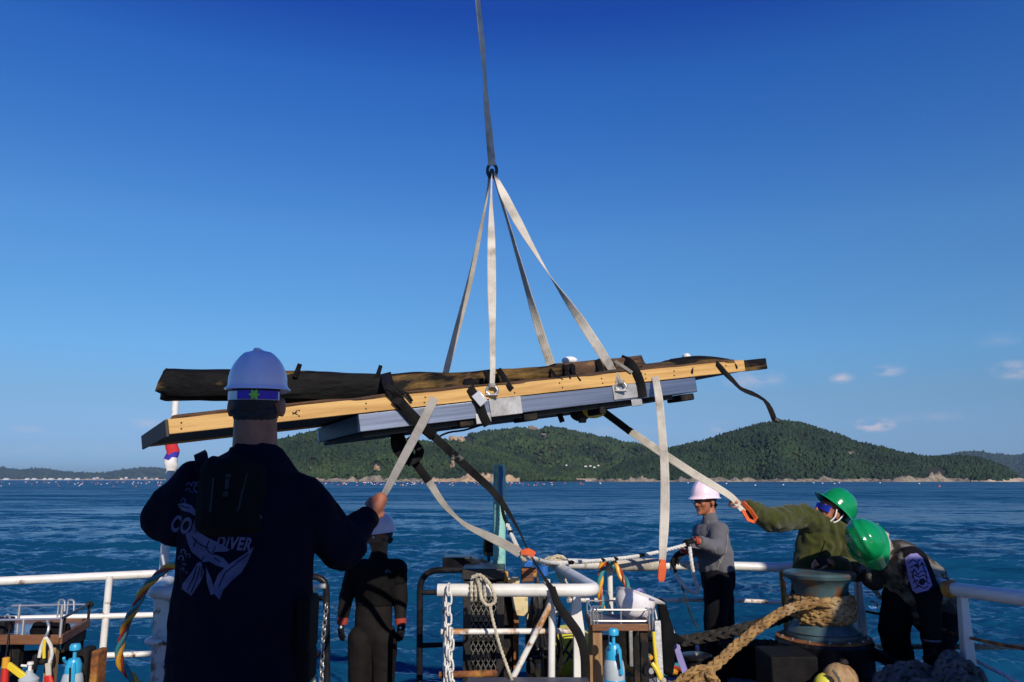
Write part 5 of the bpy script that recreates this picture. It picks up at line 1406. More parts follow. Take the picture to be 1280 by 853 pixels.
for pts in ([(247, 707), (243, 722), (235, 738)], [(251, 708), (248, 722), (240, 740)], [(254, 708), (252, 722)], [(241, 671), (250, 680), (262, 686)], [(262, 676), (258, 686), (264, 692)],
            [(270, 683), (266, 691)], [(312, 692), (296, 704), (282, 716), (274, 734)], [(268, 697), (276, 703)], [(226, 632), (238, 636)], [(246, 674), (243, 684)], [(256, 695), (252, 703)]): stroke(pts, 1.1)
decal('back_print', lines, JB, M['navy'], p1, .0045)
bub = []
for x, y, r_ in ((236, 606, 3), (243, 606, 4), (235, 613, 3), (240, 616, 2), (230, 626, 3), (230, 690, 3.6), (227, 698, 4), (236, 695, 3), (231, 706, 2), (229, 712, 2.4), (234, 716, 1.6), (320, 640, 2.4), (325, 647, 2.4), (322, 650, 2)):
    bub += ring_poly(x, y, r_, .38, 150, 420)
decal('back_print', bub, JB, M['print_blue'], p1)
arc_ = []
for x, y, r_ in ((250, 610, 8),): arc_ += ring_poly(x, y, r_, .2, 100, 260)
decal('back_print', arc_, JB, M['print_blue'], p1)
# small black pack on his back
bp = thing('backpack', 'flat black backpack worn by the man in navy', 'backpack', W(283, 670, Yn - .2))
c = MB()
zt, zb = W(290, 566, Yn - .2).z, W(290, 668, Yn - .2).z
for x in (262, 314):
    limb(c, W(x + 3, 590, Yn - .135), W(x, 655, Yn - .14), .045, .055, .75, (1, 0, 0))
limb(c, W(267, 586, Yn - .125), W(308, 588, Yn - .125), .05, .05, .8)
limb(c, W(288, 590, Yn - .13), W(287, 650, Yn - .14), .115, .12, .55, (1, 0, 0))
me = fuse(c, 'shell', .007, 6, 0.009, 9., (1, 1, .6), 8.); pk = link_mesh('shell', me, M['pack'], bp)
PB = Shift(bvh_of(pk.data), base_of(pk))
M['pack_mark'] = mat('faint grey mark', (.013, .014, .018), .7)
decal('emblem', [[(282, 593), (289, 593), (288.5, 597), (282, 597)], [(281.5, 599), (287, 599), (286, 611), (281, 612)], [(280, 615), (286, 614), (285, 621), (278, 621)]], PB, M['pack_mark'], bp)   # faint, unreadable mark
stripe = []
for x0, y0, x1, y1, w_ in ((266, 598, 262, 640, 2.6), (308, 592, 296, 640, 1.6), (302, 612, 298, 636, 2.)):
    stripe.append([(x0, y0), (x0 + w_, y0), (x1 + w_, y1), (x1, y1)])
decal('trim', stripe, PB, M['pack_mark'], bp)
for x0, sx in ((258, -1), (308, 1)):
    mb = MB(); ribbon(mb, [W(x0 + 2 * sx, 596, Yn - .155), W(x0 + 5 * sx, 580, Yn - .115), W(x0 + 7 * sx, 569, Yn - .05), W(x0 + 8 * sx, 567, Yn + .06)], .05, .01); mb.obj('shoulder_strap', M['pack'], bp)
wb_ = thing('waist_pouch', 'black pouch hanging at the right hip of the man in navy', 'pouch', W(386, 800, Yn))
MB().box(W(384, 778, Yn - .02), (.055, .16, .20)).obj('bag', M['pack'], wb_, bevel=.015)
MB().box(W(380, 830, Yn + .0), (.07, .15, .13)).obj('pocket', M['pack'], wb_, bevel=.02)

# ---- generic standing figures
def leg(mb, hip, knee, ank, r, fwd, foot=True):
    limb(mb, hip, knee, r[0], r[1]); limb(mb, knee, ank, r[1], r[2])
    if foot: limb(mb, ank + V3((0, 0, -.04)) - fwd * .03, ank + V3((0, 0, -.055)) + fwd * .15, r[2] * 1.1, r[2] * .9, .8)

# man in the wetsuit between the two hoops, facing us, head turned to his right (picture left)
Yd = 6.6
def D_(px, py, dy=0.): return W(px, py, Yd + dy)
p2 = thing('person', 'man in a dark wetsuit and white helmet standing between the black hoops', 'person', (*D_(466, 800).xy, -.36))
hc2 = D_(475, 671)
H2 = head_frame(hc2, (-.78, -.66, -.12))
b = MB(); add_head(b, H2, .95)
limb(b, D_(474, 703), hc2 + V3((.01, .01, -.05)), .062, .056)
sl, sr = D_(444, 712), D_(496, 712)
eL, wL, eR, wR = D_(433, 748, .02), D_(428, 775, -.06), D_(501, 750, .02), D_(501, 776, -.04)
hip = D_(466, 795)
limb(b, hip, D_(469, 722), .135, .15, .62, (1, 0, 0)); limb(b, sl, sr, .06, .06)
for a_, e_, w_ in ((sl, eL, wL), (sr, eR, wR)): limb(b, a_, e_, .052, .043); limb(b, e_, w_, .041, .029)
add_hand(b, wL, (-.08, -.05, -1), (.7, .6, 0), 1., 12, thumb=-1); add_hand(b, wR, (.02, -.05, -1), (-.7, .6, 0), 1., 12, thumb=1)
kL, kR = D_(449, 865, -.02), D_(479, 865, -.02); aL, aR = V3((kL.x - .03, Yd, -.28)), V3((kR.x + .04, Yd, -.28))
fw2 = V3((-.15, -1, 0)).normalized()
leg(b, hip + V3((-.085, 0, -.03)), kL, aL, (.08, .055, .042), fw2); leg(b, hip + V3((.085, 0, -.03)), kR, aR, (.08, .055, .042), fw2)
body_obj(b, p2, M['skin_tan'], .007, 3)
c = MB()
limb(c, hip + V3((0, 0, .0)), D_(468, 742), .150, .146, .66, (1, 0, 0)); limb(c, D_(468, 748), D_(470, 716), .150, .172, .64, (1, 0, 0)); limb(c, sl, sr, .078, .078)
limb(c, D_(471, 712), D_(474, 694), .085, .062)
for a_, e_, w_ in ((sl, eL, wL), (sr, eR, wR)): limb(c, a_, e_, .07, .058); limb(c, e_, w_, .055, .042, fc1=True)
for h_, k_, a_ in ((hip + V3((-.085, 0, -.02)), kL, aL), (hip + V3((.085, 0, -.02)), kR, aR)): limb(c, h_, k_, .112, .082); limb(c, k_, a_, .08, .058, fc1=True)
ws, wme = cloth_obj('wetsuit', c, p2, M['wetsuit'], .009, 4, .006, 9., 11.)
# chest and shoulders: the suit's own dark plus the load's shade, as black
c = MB(); limb(c, D_(468, 757), D_(470, 716), .153, .179, .65, (1, 0, 0), fc0=True); limb(c, sl, sr, .084, .084); limb(c, D_(471, 714), D_(474, 691), .088, .066, fc1=True)
for a_, e_ in ((sl, D_(437, 735, .01)), (sr, D_(499, 730, .01))): limb(c, a_, e_, .075, .067, fc1=True)
vt, _ = cloth_obj('shaded_suit_top', c, p2, M['wet_black_shaded'], .009, 4, .006, 9., 11.)
VB = Shift(bvh_of(vt.data), base_of(vt))
decal('chest_mark', [[(481, 716.5), (481, 713.5), (484, 712.4), (487, 713), (488.6, 716.5), (486.5, 716.5), (486, 714.6), (484.6, 714), (483.6, 716.5)]], VB, M['print_blue'], p2, cell=2.)
for w_, th_, dv in ((wL, -1, V3((-.08, -.05, -1))), (wR, 1, V3((.02, -.05, -1)))):
    c = MB(); add_hand(c, w_, dv, (-.7 * th_, .6, 0), 1., 12, grow=.0035, thumb=th_)
    gl_ = link_mesh('glove', fuse(c, 'glove', .0055, 2), M['glove'], p2)
    MB().lathe([(.041, -.02), (.045, 0), (.043, .03), (.036, .034)], w_ + V3((0, 0, -.012)), 16, -dv).obj('cuff', M['cuff_red'], p2)
    MB().ball(w_ + dv.normalized() * .05 + V3((.0, -.028, 0)), (.010, .006, .012), 8, 6).obj('patch', M['white_plastic'], gl_)
link_mesh('hair', hair_mesh(H2, .98, -.07).mesh('hair'), M['hair'], p2)
eyes(H2, p2)
helmet_mesh(head_frame(H2 @ V3((0, -.005, .055)), (-.78, -.66, -.06)), .93, .04).obj('helmet', M['helmet_white'], p2, ang=60)
MB().ball(H2 @ V3((.086, -.012, -.006)), (.012, .012, .012), 8, 6).obj('earpiece', M['white_plastic'], p2)

# man in grey pulling the white rope, three-quarter to picture left
Yg = 7.4
def G_(px, py, dy=0.): return W(px, py, Yg + dy)
p3 = thing('person', 'man in a grey pullover and white helmet hauling a rope by the bow rail', 'person', (*G_(898, 800).xy, 0))
hc3 = G_(881, 627)
H3 = head_frame(hc3, (-.80, -.60, -.02))
b = MB(); add_head(b, H3, 1.05)
limb(b, G_(889, 652), hc3 + V3((.03, .02, -.06)), .062, .058)
sF, sB = G_(899, 664, -.12), G_(876, 666, .16)          # near shoulder, far shoulder
eF, wF = G_(897, 686, -.20), G_(871, 676, -.34)
eB, wB = G_(872, 688, .0), G_(854, 690, -.12)
hp3 = G_(897, 722, .02)
limb(b, hp3, G_(890, 672, .02), .14, .15, .7, (.55, -.8, 0)); limb(b, sF, sB, .06, .06)
limb(b, sF, eF, .05, .043); limb(b, eF, wF, .042, .03); limb(b, sB, eB, .05, .042); limb(b, eB, wB, .04, .029)
dF, dB = V3((-1, -.15, -.05)), V3((-.8, -.2, -.62))
add_hand(b, wF, dF, (0, .3, -1), 1., 50, thumb=-1); add_hand(b, wB, dB, (-.3, .3, -1), 1., 25, thumb=-1)
k3a, k3b = G_(894, 782, -.10), G_(905, 782, .12); a3a, a3b = V3((G_(893, 840).x, Yg - .1, .08)), V3((G_(906, 840).x, Yg + .15, .08))
fw3 = V3((-.9, -.4, 0)).normalized()
leg(b, hp3 + V3((-.02, -.08, -.04)), k3a, a3a, (.085, .056, .043), fw3); leg(b, hp3 + V3((.03, .09, -.04)), k3b, a3b, (.085, .056, .043), fw3)
body_obj(b, p3, M['skin'], .007, 3)
c = MB()
limb(c, G_(896, 714, .02), G_(893, 690, .02), .172, .178, .78, (.6, -.8, 0), fc0=True); limb(c, G_(893, 694, .02), G_(889, 668, .02), .178, .165, .76, (.6, -.8, 0))
limb(c, sF, sB, .085, .08); limb(c, G_(889, 665, .02), G_(888, 648, .0), .09, .066)
limb(c, sF, eF, .084, .073); limb(c, eF, wF + (wF - eF).normalized() * -.03, .068, .05, fc1=True)
limb(c, sB, eB, .078, .068); limb(c, eB, wB + (wB - eB).normalized() * -.09, .062, .05, fc1=True)
sh3, _ = cloth_obj('pullover', c, p3, M['grey_shirt'], .008, 4, .008, 8., 2.)
SB3 = Shift(bvh_of(sh3.data), base_of(sh3))
M['seam'] = mat('pale seam', (.34, .34, .28), .8)
lines = []
for pts in ([(909, 668), (909, 680), (907, 690), (900, 703), (897, 712)], [(893, 684), (897, 696), (901, 704)], [(884, 650), (887, 658), (884, 668)]): stroke(pts, .7)
decal('seam', lines, SB3, M['seam'], p3, .003, 2.)
c = MB(); limb(c, hp3 + V3((0, 0, .07)), hp3 + V3((0, 0, -.05)), .165, .16, .8, (.6, -.8, 0), fc0=True)
limb(c, hp3 + V3((-.02, -.08, -.03)), k3a, .125, .095); limb(c, k3a, a3a, .093, .088, fc1=True)
limb(c, hp3 + V3((.03, .09, -.03)), k3b, .125, .095); limb(c, k3b, a3b, .093, .088, fc1=True)
cloth_obj('trousers', c, p3, M['dark_trousers'], .010, 4, .010, 7., 6.)
for a_ in (a3a, a3b):
    c = MB(); limb(c, a_ + V3((0, 0, -.03)) - fw3 * .05, a_ + V3((0, 0, -.04)) + fw3 * .17, .055, .045, .8); link_mesh('shoe', fuse(c, 'shoe', .01, 3), M['black_cloth'], p3)
for w_, d_, pn_, cu_ in ((wF, dF, V3((0, .3, -1)), 50), (wB, dB, V3((-.3, .3, -1)), 25)):
    c = MB(); add_hand(c, w_ + d_.normalized() * .0, d_, pn_, 1.02, cu_, grow=.003, thumb=-1)
    link_mesh('glove', fuse(c, 'glove', .0055, 2), M['glove'], p3)
    MB().lathe([(.034, -.012), (.037, 0), (.036, .014)], w_, 14, d_).obj('cuff', M['cuff_red'], p3)
link_mesh('hair', hair_mesh(H3, 1.08, -.08).mesh('hair'), M['hair'], p3)
eyes(H3, p3, 1.05)
helmet_mesh(head_frame(H3 @ V3((0, -.008, .05)), (-.80, -.60, .02)), 1.02, .035).obj('helmet', M['helmet_white'], p3, ang=60)
gs = MB()
for q in (1, -1): gs.tube([H3 @ V3((.034 * q + .024 * math.cos(t), .112, .004 + .019 * math.sin(t))) for t in np.linspace(0, 6.283, 17)[:-1]], .0022, 6, closed=True)
gs.tube([H3 @ V3((.012, .113, .008)), H3 @ V3((-.012, .113, .008))], .002, 6)
for q in (1, -1): gs.tube([H3 @ V3((.058 * q, .112, .008)), H3 @ V3((.082 * q, .02, .008))], .002, 6)
gs.obj('glasses', M['black_steel'], p3)

# man in olive fleece behind the capstan, looking up, arm stretched to the sling
Yo = 6.2
def O_(px, py, dy=0.): return W(px, py, Yo + dy)
p4 = thing('person', 'man in olive fleece and green helmet looking up, arm out to a sling', 'person', (*O_(1030, 800).xy, 0))
hc4 = O_(1037, 641)
f4 = V3((-.86, -.30, .42)); u4 = V3((.44, .05, .90))
H4 = head_frame(hc4, f4, u4)
b = MB(); add_head(b, H4, 1.02)
nk4 = O_(1038, 664, .03)
limb(b, nk4 + V3((0, 0, -.06)), hc4 + V3((.02, .01, -.04)), .066, .060)
sA, sC = O_(1003, 646, -.02), O_(1062, 674, .02)
eA, wA, hA_ = O_(962, 650, -.14), O_(930, 632, -.22), O_(914, 624, -.26)
eC, wC = O_(1066, 712, -.10), O_(1036, 704, -.24)
hp4 = O_(1025, 745, .06)
limb(b, hp4, O_(1030, 680, .05), .15, .16, .68, (1, .15, 0)); limb(b, sA, sC, .062, .062)
limb(b, sA, eA, .052, .044); limb(b, eA, wA, .043, .031); limb(b, sC, eC, .052, .044); limb(b, eC, wC, .042, .03)
dA = (hA_ - wA).normalized()
add_hand(b, wA, dA + V3((0, 0, .08)), (-.25, .6, -.75), 1.05, 52, thumb=1, thumb_open=28)
dC = V3((-1, -.1, .12)); add_hand(b, wC, dC, (.1, .5, -.8), 1., 35, thumb=1)
for q in (-1, 1): leg(b, hp4 + V3((.09 * q, 0, -.03)), V3((hp4.x + .10 * q, Yo + .02, .5)), V3((hp4.x + .11 * q, Yo + .06, .08)), (.085, .056, .043), V3((-.3, -1, 0)).normalized())
body_obj(b, p4, M['skin'], .007, 3)
c = MB()
limb(c, O_(1024, 742, .06), O_(1026, 700, .06), .205, .208, .72, (1, .1, 0), fc0=True); limb(c, O_(1026, 705, .06), O_(1030, 668, .05), .208, .19, .72, (1, .1, 0))
limb(c, sA, nk4 + V3((0, 0, -.03)), .088, .085); limb(c, sC, nk4 + V3((0, 0, -.03)), .090, .085); limb(c, sC, sA, .095, .088)
limb(c, nk4 + V3((0, 0, -.05)), nk4 + V3((.0, -.01, .035)), .10, .077, fc1=True)
limb(c, sA, eA, .092, .084); limb(c, eA, wA - (wA - eA).normalized() * .01, .078, .050, fc1=True)
limb(c, sC, eC, .096, .084); limb(c, eC, wC - (wC - eC).normalized() * .03, .078, .052, fc1=True)
fl4, _ = cloth_obj('fleece_jacket', c, p4, M['fleece'], .008, 3, .019, 9., 14.)
FB4 = Shift(bvh_of(fl4.data), base_of(fl4)); lines = []; stroke([(1031, 676), (1027, 690), (1024, 704), (1022, 716)], 1.1)
decal('zip', lines, FB4, M['black_cloth'], p4, .004, 3.)
c = MB()
for q in (-1, 1): limb(c, hp4 + V3((.09 * q, 0, -.0)), V3((hp4.x + .10 * q, Yo + .02, .5)), .125, .1); limb(c, V3((hp4.x + .10 * q, Yo + .02, .5)), V3((hp4.x + .11 * q, Yo + .06, .1)), .1, .08, fc1=True)
cloth_obj('trousers', c, p4, M['dark_trousers'], .012, 4, .008, 7., 9.)
c = MB(); add_hand(c, wC, dC, (.1, .5, -.8), 1., 35, grow=.003, thumb=1); add_hand(c, wC, dC, (.1, .5, -.8), 1., 35, grow=.003, thumb=1)
# fingerless glove: only the palm is covered
c = MB(); limb(c, wC, wC + dC.normalized() * .075, .035, .042, .55, dC.cross(V3((.1, .5, -.8)))); link_mesh('glove', fuse(c, 'glove', .006, 2), M['glove'], p4)
link_mesh('hair', hair_mesh(H4, 1.05, -.075).mesh('hair'), M['hair'], p4)
hel4 = helmet_mesh(head_frame(H4 @ V3((0, -.050, .058)), V3((-.68, -.24, .68)), V3((.70, .05, .70))), 1.06, .05).obj('helmet', M['helmet_green'], p4, ang=60)
gg4 = MB(); n4 = 18
gv = []
for zz in (-.022, .03):
    for i in range(n4 + 1):
        t_ = R(28 + 124 * i / n4)
        for k in (0, .012): gv.append(H4 @ V3(((.080 + k) * math.cos(t_), .018 + (.080 + k) * math.sin(t_) * 1.12, zz * (.75 + .25 * abs(math.cos(t_)) if zz < 0 else 1))))
mm_ = (n4 + 1) * 2; gf = []
for i in range(n4):
    a, b2 = i * 2, i * 2 + 2
    gf += [(a + 1, b2 + 1, mm_ + b2 + 1, mm_ + a + 1), (a, mm_ + a, mm_ + b2, b2), (a, b2, b2 + 1, a + 1), (mm_ + a, mm_ + a + 1, mm_ + b2 + 1, mm_ + b2)]
gf += [(0, 1, mm_ + 1, mm_), (mm_ - 2, 2 * mm_ - 2, 2 * mm_ - 1, mm_ - 1)]
gg4.add(gv, gf).obj('sunglasses', M['goggles'], p4, ang=60)
for q in (1, -1):
    mb = MB(); mb.tube(curve([H4 @ V3((.088 * q, .02, .03)), H4 @ V3((.090 * q, .015, -.03)), H4 @ V3((.066 * q, .035, -.09)), H4 @ V3((.02 * q, .06, -.122)), H4 @ V3((0, .064, -.124))], .01), .006, 6); mb.obj('chin_strap', M['white_plastic'], hel4)
    mb = MB(); mb.tube(curve([H4 @ V3((.092 * q, -.05, .02)), H4 @ V3((.086 * q, -.02, -.05)), H4 @ V3((.066 * q, .03, -.088))], .01), .005, 6); mb.obj('chin_strap', M['white_plastic'], hel4)

# man in camouflage bending down over the rope
Yc = 5.75
def C_(px, py, dy=0.): return W(px, py, Yc + dy)
p5 = thing('person', 'man in dark camouflage top and green helmet bending down over the rope coil', 'person', (*C_(1150, 800).xy, 0))
hc5 = C_(1086, 680, -.10)
f5 = V3((.12, -.66, -.74)); u5 = V3((-.62, -.52, .56))
H5 = head_frame(hc5, f5, u5)
b = MB(); add_head(b, H5, 1.)
up5, lo5 = C_(1124, 702, .02), C_(1170, 764, .10)
limb(b, up5, hc5 + V3((.03, .02, 0)), .07, .06)
limb(b, lo5, up5, .14, .155, .7, (.5, -.6, .4))
sN, sFar = C_(1137, 703, -.14), C_(1108, 700, .18)
eN, wN = C_(1160, 745, -.24), C_(1165, 800, -.32)
eP, wP = C_(1092, 724, .12), C_(1073, 714, .26)
limb(b, sN, sFar, .065, .065)
limb(b, sN, eN, .053, .045); limb(b, eN, wN, .043, .031); limb(b, sFar, eP, .053, .045); limb(b, eP, wP, .043, .031)
add_hand(b, wN, (.0, -.1, -1), (-.8, .3, 0), 1., 35, thumb=1); add_hand(b, wP, (-1, -.2, -.2), (0, .2, -1), 1., 30, thumb=1)
hpa, hpb = lo5 + V3((.02, -.06, -.02)), lo5 + V3((-.03, .10, -.02))
ka, aa = C_(1172, 800, -.08), C_(1180, 880, -.02); kb, ab = C_(1117, 790, .12), C_(1140, 850, .3)
aa.z = .09; ab.z = .09
fw5 = V3((-.8, -.5, 0)).normalized()
leg(b, hpa, ka, aa, (.088, .06, .045), fw5); leg(b, C_(1122, 745, .12), kb, ab, (.088, .06, .045), fw5); limb(b, hpb, C_(1122, 745, .12), .09, .085)
body_obj(b, p5, M['skin_tan'], .007, 3)
c = MB()
limb(c, C_(1170, 764, .10), C_(1145, 726, .06), .21, .21, .80, (.5, -.7, .4), fc0=True); limb(c, C_(1147, 730, .06), C_(1122, 702, .03), .21, .18, .80, (.5, -.7, .4))
limb(c, sN, sFar, .10, .098); limb(c, C_(1118, 699, .02), C_(1102, 690, -.03), .10, .075, fc1=True)
limb(c, sN, C_(1150, 726, -.2), .095, .088, fc1=True); limb(c, sFar, eP, .092, .08); limb(c, eP, wP + V3((.04, 0, 0)), .076, .052, fc1=True)
tp5, _ = cloth_obj('camouflage_top', c, p5, M['camo'], .008, 4, .009, 8., 21.)
c = MB(); limb(c, C_(1140, 702, -.15), eN, .101, .086); limb(c, eN, wN, .080, .055, fc1=True)
sv5, _ = cloth_obj('dark_sleeve', c, p5, M['dark_trousers'], .008, 4, .008, 8., 23.)
SV5 = Shift(bvh_of(sv5.data), base_of(sv5))
panel = [[(1131, 698), (1138, 693), (1146, 692), (1153, 698), (1160, 716), (1165, 732), (1160, 738), (1146, 742), (1141, 738), (1135, 718)]]
decal('sleeve_panel', panel, SV5, M['lavender'], p5, .004, 3.)
lines = []
for pts in ([(1136, 704), (1141, 700), (1146, 703), (1150, 700)], [(1138, 710), (1143, 707), (1147, 710), (1152, 706), (1156, 708)], [(1139, 716), (1144, 713), (1147, 719), (1152, 714), (1158, 716)],
            [(1140, 722), (1144, 719), (1149, 722), (1154, 719), (1160, 723)], [(1142, 729), (1146, 725), (1150, 730), (1156, 726), (1162, 730)], [(1144, 736), (1149, 732), (1155, 736), (1160, 733)],
            [(1143, 711), (1141, 719), (1144, 727), (1149, 734)], [(1153, 708), (1157, 716), (1158, 726)], [(1147, 703), (1148, 713)]): stroke(pts, 1.3)
decal('sleeve_print', lines, SV5, M['print_black'], p5, .0058, 3.)
decal('sleeve_print', [[(1149, 725), (1154, 723), (1157, 727), (1154, 732), (1150, 731)], [(1143, 706), (1146, 705), (1147, 708), (1144, 709)], [(1150, 704), (1153, 703), (1154, 706), (1151, 707)]], SV5, M['print_black'], p5, .0058, 3.)
c = MB(); limb(c, C_(1172, 768, .10), C_(1168, 756, .10), .20, .19, .8, (.5, -.7, .4))
limb(c, hpa, ka, .135, .105); limb(c, ka, aa, .102, .085, fc1=True)
limb(c, hpb, C_(1122, 748, .12), .13, .11); limb(c, C_(1124, 745, .12), kb, .112, .098); limb(c, kb, ab, .096, .082, fc1=True)
cloth_obj('trousers', c, p5, M['dark_trousers'], .010, 4, .010, 7., 17.)
for a_ in (aa, ab):
    c = MB(); limb(c, a_ + V3((0, 0, -.03)) - fw5 * .06, a_ + V3((0, 0, -.04)) + fw5 * .19, .058, .048, .85); link_mesh('boot', fuse(c, 'boot', .01, 3), M['black_cloth'], p5)
c = MB(); add_hand(c, wP, (-1, -.2, -.2), (0, .2, -1), 1., 30, grow=.004, thumb=1); link_mesh('glove', fuse(c, 'glove', .006, 2), M['glove'], p5)
c = MB(); add_hand(c, wN, (.0, -.1, -1), (-.8, .3, 0), 1., 35, grow=.004, thumb=1); g5 = link_mesh('glove', fuse(c, 'glove', .006, 2), M['glove'], p5)
MB().lathe([(.050, -.03), (.053, 0), (.050, .03)], wN, 16, (0, 0, 1)).obj('cuff', M['black_cloth'], p5)
MB().lathe([(.0545, -.006), (.0545, .006)], wN + V3((0, 0, .0)), 16, (0, 0, 1), cap=False).obj('cuff_band', M['print_blue'], p5)
HH5 = head_frame(H5 @ V3((0, .0, .055)), f5, u5)
helmet_mesh(HH5, 1.08, .05, .010).obj('helmet', M['helmet_green'], p5, ang=60)
fl5 = MB(); n5 = 30; fv = []
for k, (rr, zz) in enumerate(((1.0, -.012), (1.14, -.040), (1.24, -.075))):
    for i in range(n5 + 1):
        t_ = R(360 * i / n5); wv = 1 + .05 * math.sin(i * 2.1 + k) * (k > 0)
        fv.append(HH5 @ V3((.116 * rr * wv * math.cos(t_), -.006 - .135 * rr * wv * math.sin(t_), zz + .008 * math.sin(i * 1.7) * k)))
ff = [(k * (n5 + 1) + i, k * (n5 + 1) + i + 1, (k + 1) * (n5 + 1) + i + 1, (k + 1) * (n5 + 1) + i) for k in range(2) for i in range(n5)]
o = fl5.add(fv, ff).obj('sun_flap', M['sunflap'], p5); md = o.modifiers.new('thick', 'SOLIDIFY'); md.thickness = .004
# ------------------------------------------------------------------ gear on deck
def twisted_hose(label, path, r, pitch, cols=('hose_y', 'hose_t', 'hose_r'), group=None):
    P = curve([W(*q) for q in path], .02); t = thing('umbilical_hose', label, 'hose', P[-1], group)
    fr = frames(P); L = 0; Ls = [0]
    for i in range(1, len(P)): L += (P[i] - P[i - 1]).length; Ls.append(L)
    rad = {'hose_y': .62, 'hose_t': .6, 'hose_r': .34}
    for s, m_ in enumerate(cols):
        pts = [P[i] + (fr[i][1] * math.cos(6.2832 * (Ls[i] / pitch + s / len(cols))) + fr[i][2] * math.sin(6.2832 * (Ls[i] / pitch + s / len(cols)))) * r * .55 for i in range(len(P))]
        MB().tube(pts, r * rad[m_], 8).obj({'hose_y': 'yellow_hose', 'hose_t': 'teal_hose', 'hose_r': 'red_hose'}[m_], M[m_], t)
    return t
twisted_hose('twisted yellow teal and red hose arching down beside the mast', [(224, 706, 4.9), (206, 712, 4.9), (186, 730, 4.9), (168, 760, 4.9), (155, 790, 4.9), (149.5, 815, 4.9), (153, 833, 4.9), (165, 848, 4.9), (185, 866, 4.9)], .024, .21)
twisted_hose('twisted coloured hose dropping from the bow rail behind the upturned helmet', [(752, 702, 6.85), (766, 704, 6.7), (776, 718, 6.65), (783, 732, 6.6), (786, 750, 6.6), (788, 780, 6.6), (798, 806, 6.5), (812, 824, 6.3)], .028, .3)
twisted_hose('twisted coloured hose hanging down left of the bow rail post', [(756, 702, 6.75), (751, 716, 6.72), (750, 735, 6.7), (753, 765, 6.7)], .026, .24)
twisted_hose('twisted coloured hose lying on the deck by the right table', [(735, 842, 5.9), (770, 838, 6.0), (800, 839, 6.0), (835, 838, 6.0), (850, 835, 6.1)], .035, .26)

def wire(mb, pts, r=.006): return mb.tube([Vector(p) for p in pts], r, 8)
# right table with an upturned helmet
t = thing('work_table', 'small worn wooden table with a steel fiddle rail, right of the gate', 'table', (W(778, 800, 5.5).x, 5.5, 0))
tz = W(778, 780.5, 5.3).z; xa, xb = W(741, 783, 5.3).x, W(812, 783, 5.3).x
MB().box(((xa + xb) / 2, 5.5, tz - .012), (xb - xa - .004, .40, .022)).obj('tabletop', M['blue_plate'], t, bevel=.003)
MB().box(((xa + xb) / 2, 5.295, tz - .018), (xb - xa + .01, .025, .042)).obj('edge_board', M['table_wood'], t, bevel=.003)
for xx in (xa - .003, xb + .003): MB().box((xx, 5.505, tz - .018), (.024, .392, .042)).obj('edge_board', M['table_wood'], t, bevel=.003)
for i, (xx, yy, mm, w_) in enumerate(((xa + .03, 5.335, 'leg_wood', .058), (xb - .035, 5.335, 'black_rough', .05), (xa + .03, 5.66, 'leg_wood', .05), (xb - .03, 5.66, 'black_rough', .05))):
    MB().box((xx, yy, (tz - .04) / 2), (w_, .05, tz - .042)).obj('leg', M[mm], t, bevel=.004)
fr_ = MB()
for zz in (.02, .088): fr_.tube(arc_path([(xa, 5.30, tz + zz), (xb, 5.30, tz + zz), (xb, 5.69, tz + zz), (xa, 5.69, tz + zz), (xa, 5.305, tz + zz)], .03, 4), .0052, 8)
fr_.obj('fiddle_rail', M['chrome'], t)
for xx, yy in ((xa, 5.30), (xa, 5.69), (xb, 5.30), (xb, 5.69), (xa + .18, 5.30)): wire(MB(), [(xx, yy, tz), (xx, yy, tz + .09)], .005).obj('rail_post', M['chrome'], t)
for k in range(3):
    xx = xa - .012 + .02 * k; wire(MB(), arc_path([(xx, 5.28, tz + .0), (xx - .004, 5.27, tz + .10), (xx + .03, 5.33, tz + .112), (xx + .036, 5.35, tz + .02)], .02, 4), .004).obj('wire_hook', M['chrome'], t)
for k in range(2):
    xx = xb - .005 + .022 * k; wire(MB(), arc_path([(xx, 5.28, tz - .03), (xx, 5.27, tz + .09), (xx + .02, 5.31, tz + .10), (xx + .03, 5.3, tz + .03)], .02, 4), .006).obj('wire_hook', M['chrome'], t)
uh = thing('upturned_helmet', 'white hard hat lying upside down on the right table', 'hard hat', W(795, 774, 5.45))
HU = head_frame(W(795, 752, 5.5) + V3((.0, 0, .02)), (.93, -.25, -.30), (-.25, -.34, -.92))
ho_ = helmet_mesh(HU, .94, .05).obj('shell', M['helmet_plain'], uh, ang=60)
for sg in (-1, 1):
    mb = MB(); ribbon(mb, curve([HU @ V3((.10 * sg, -.02, .0)), HU @ V3((.085 * sg, .01, -.04)), HU @ V3((.03 * sg, .03, -.05)), HU @ V3((-.03 * sg, .05, -.045))], .02), .02, .003); mb.obj('harness_strap', M['lavender'], uh)
mb = MB(); mb.tube(curve([HU @ V3((.09, .08, -.005)), HU @ V3((.0, .16, -.03)), HU @ V3((-.09, .09, -.005))], .02), .006, 8); mb.obj('harness_band', M['lavender'], uh)

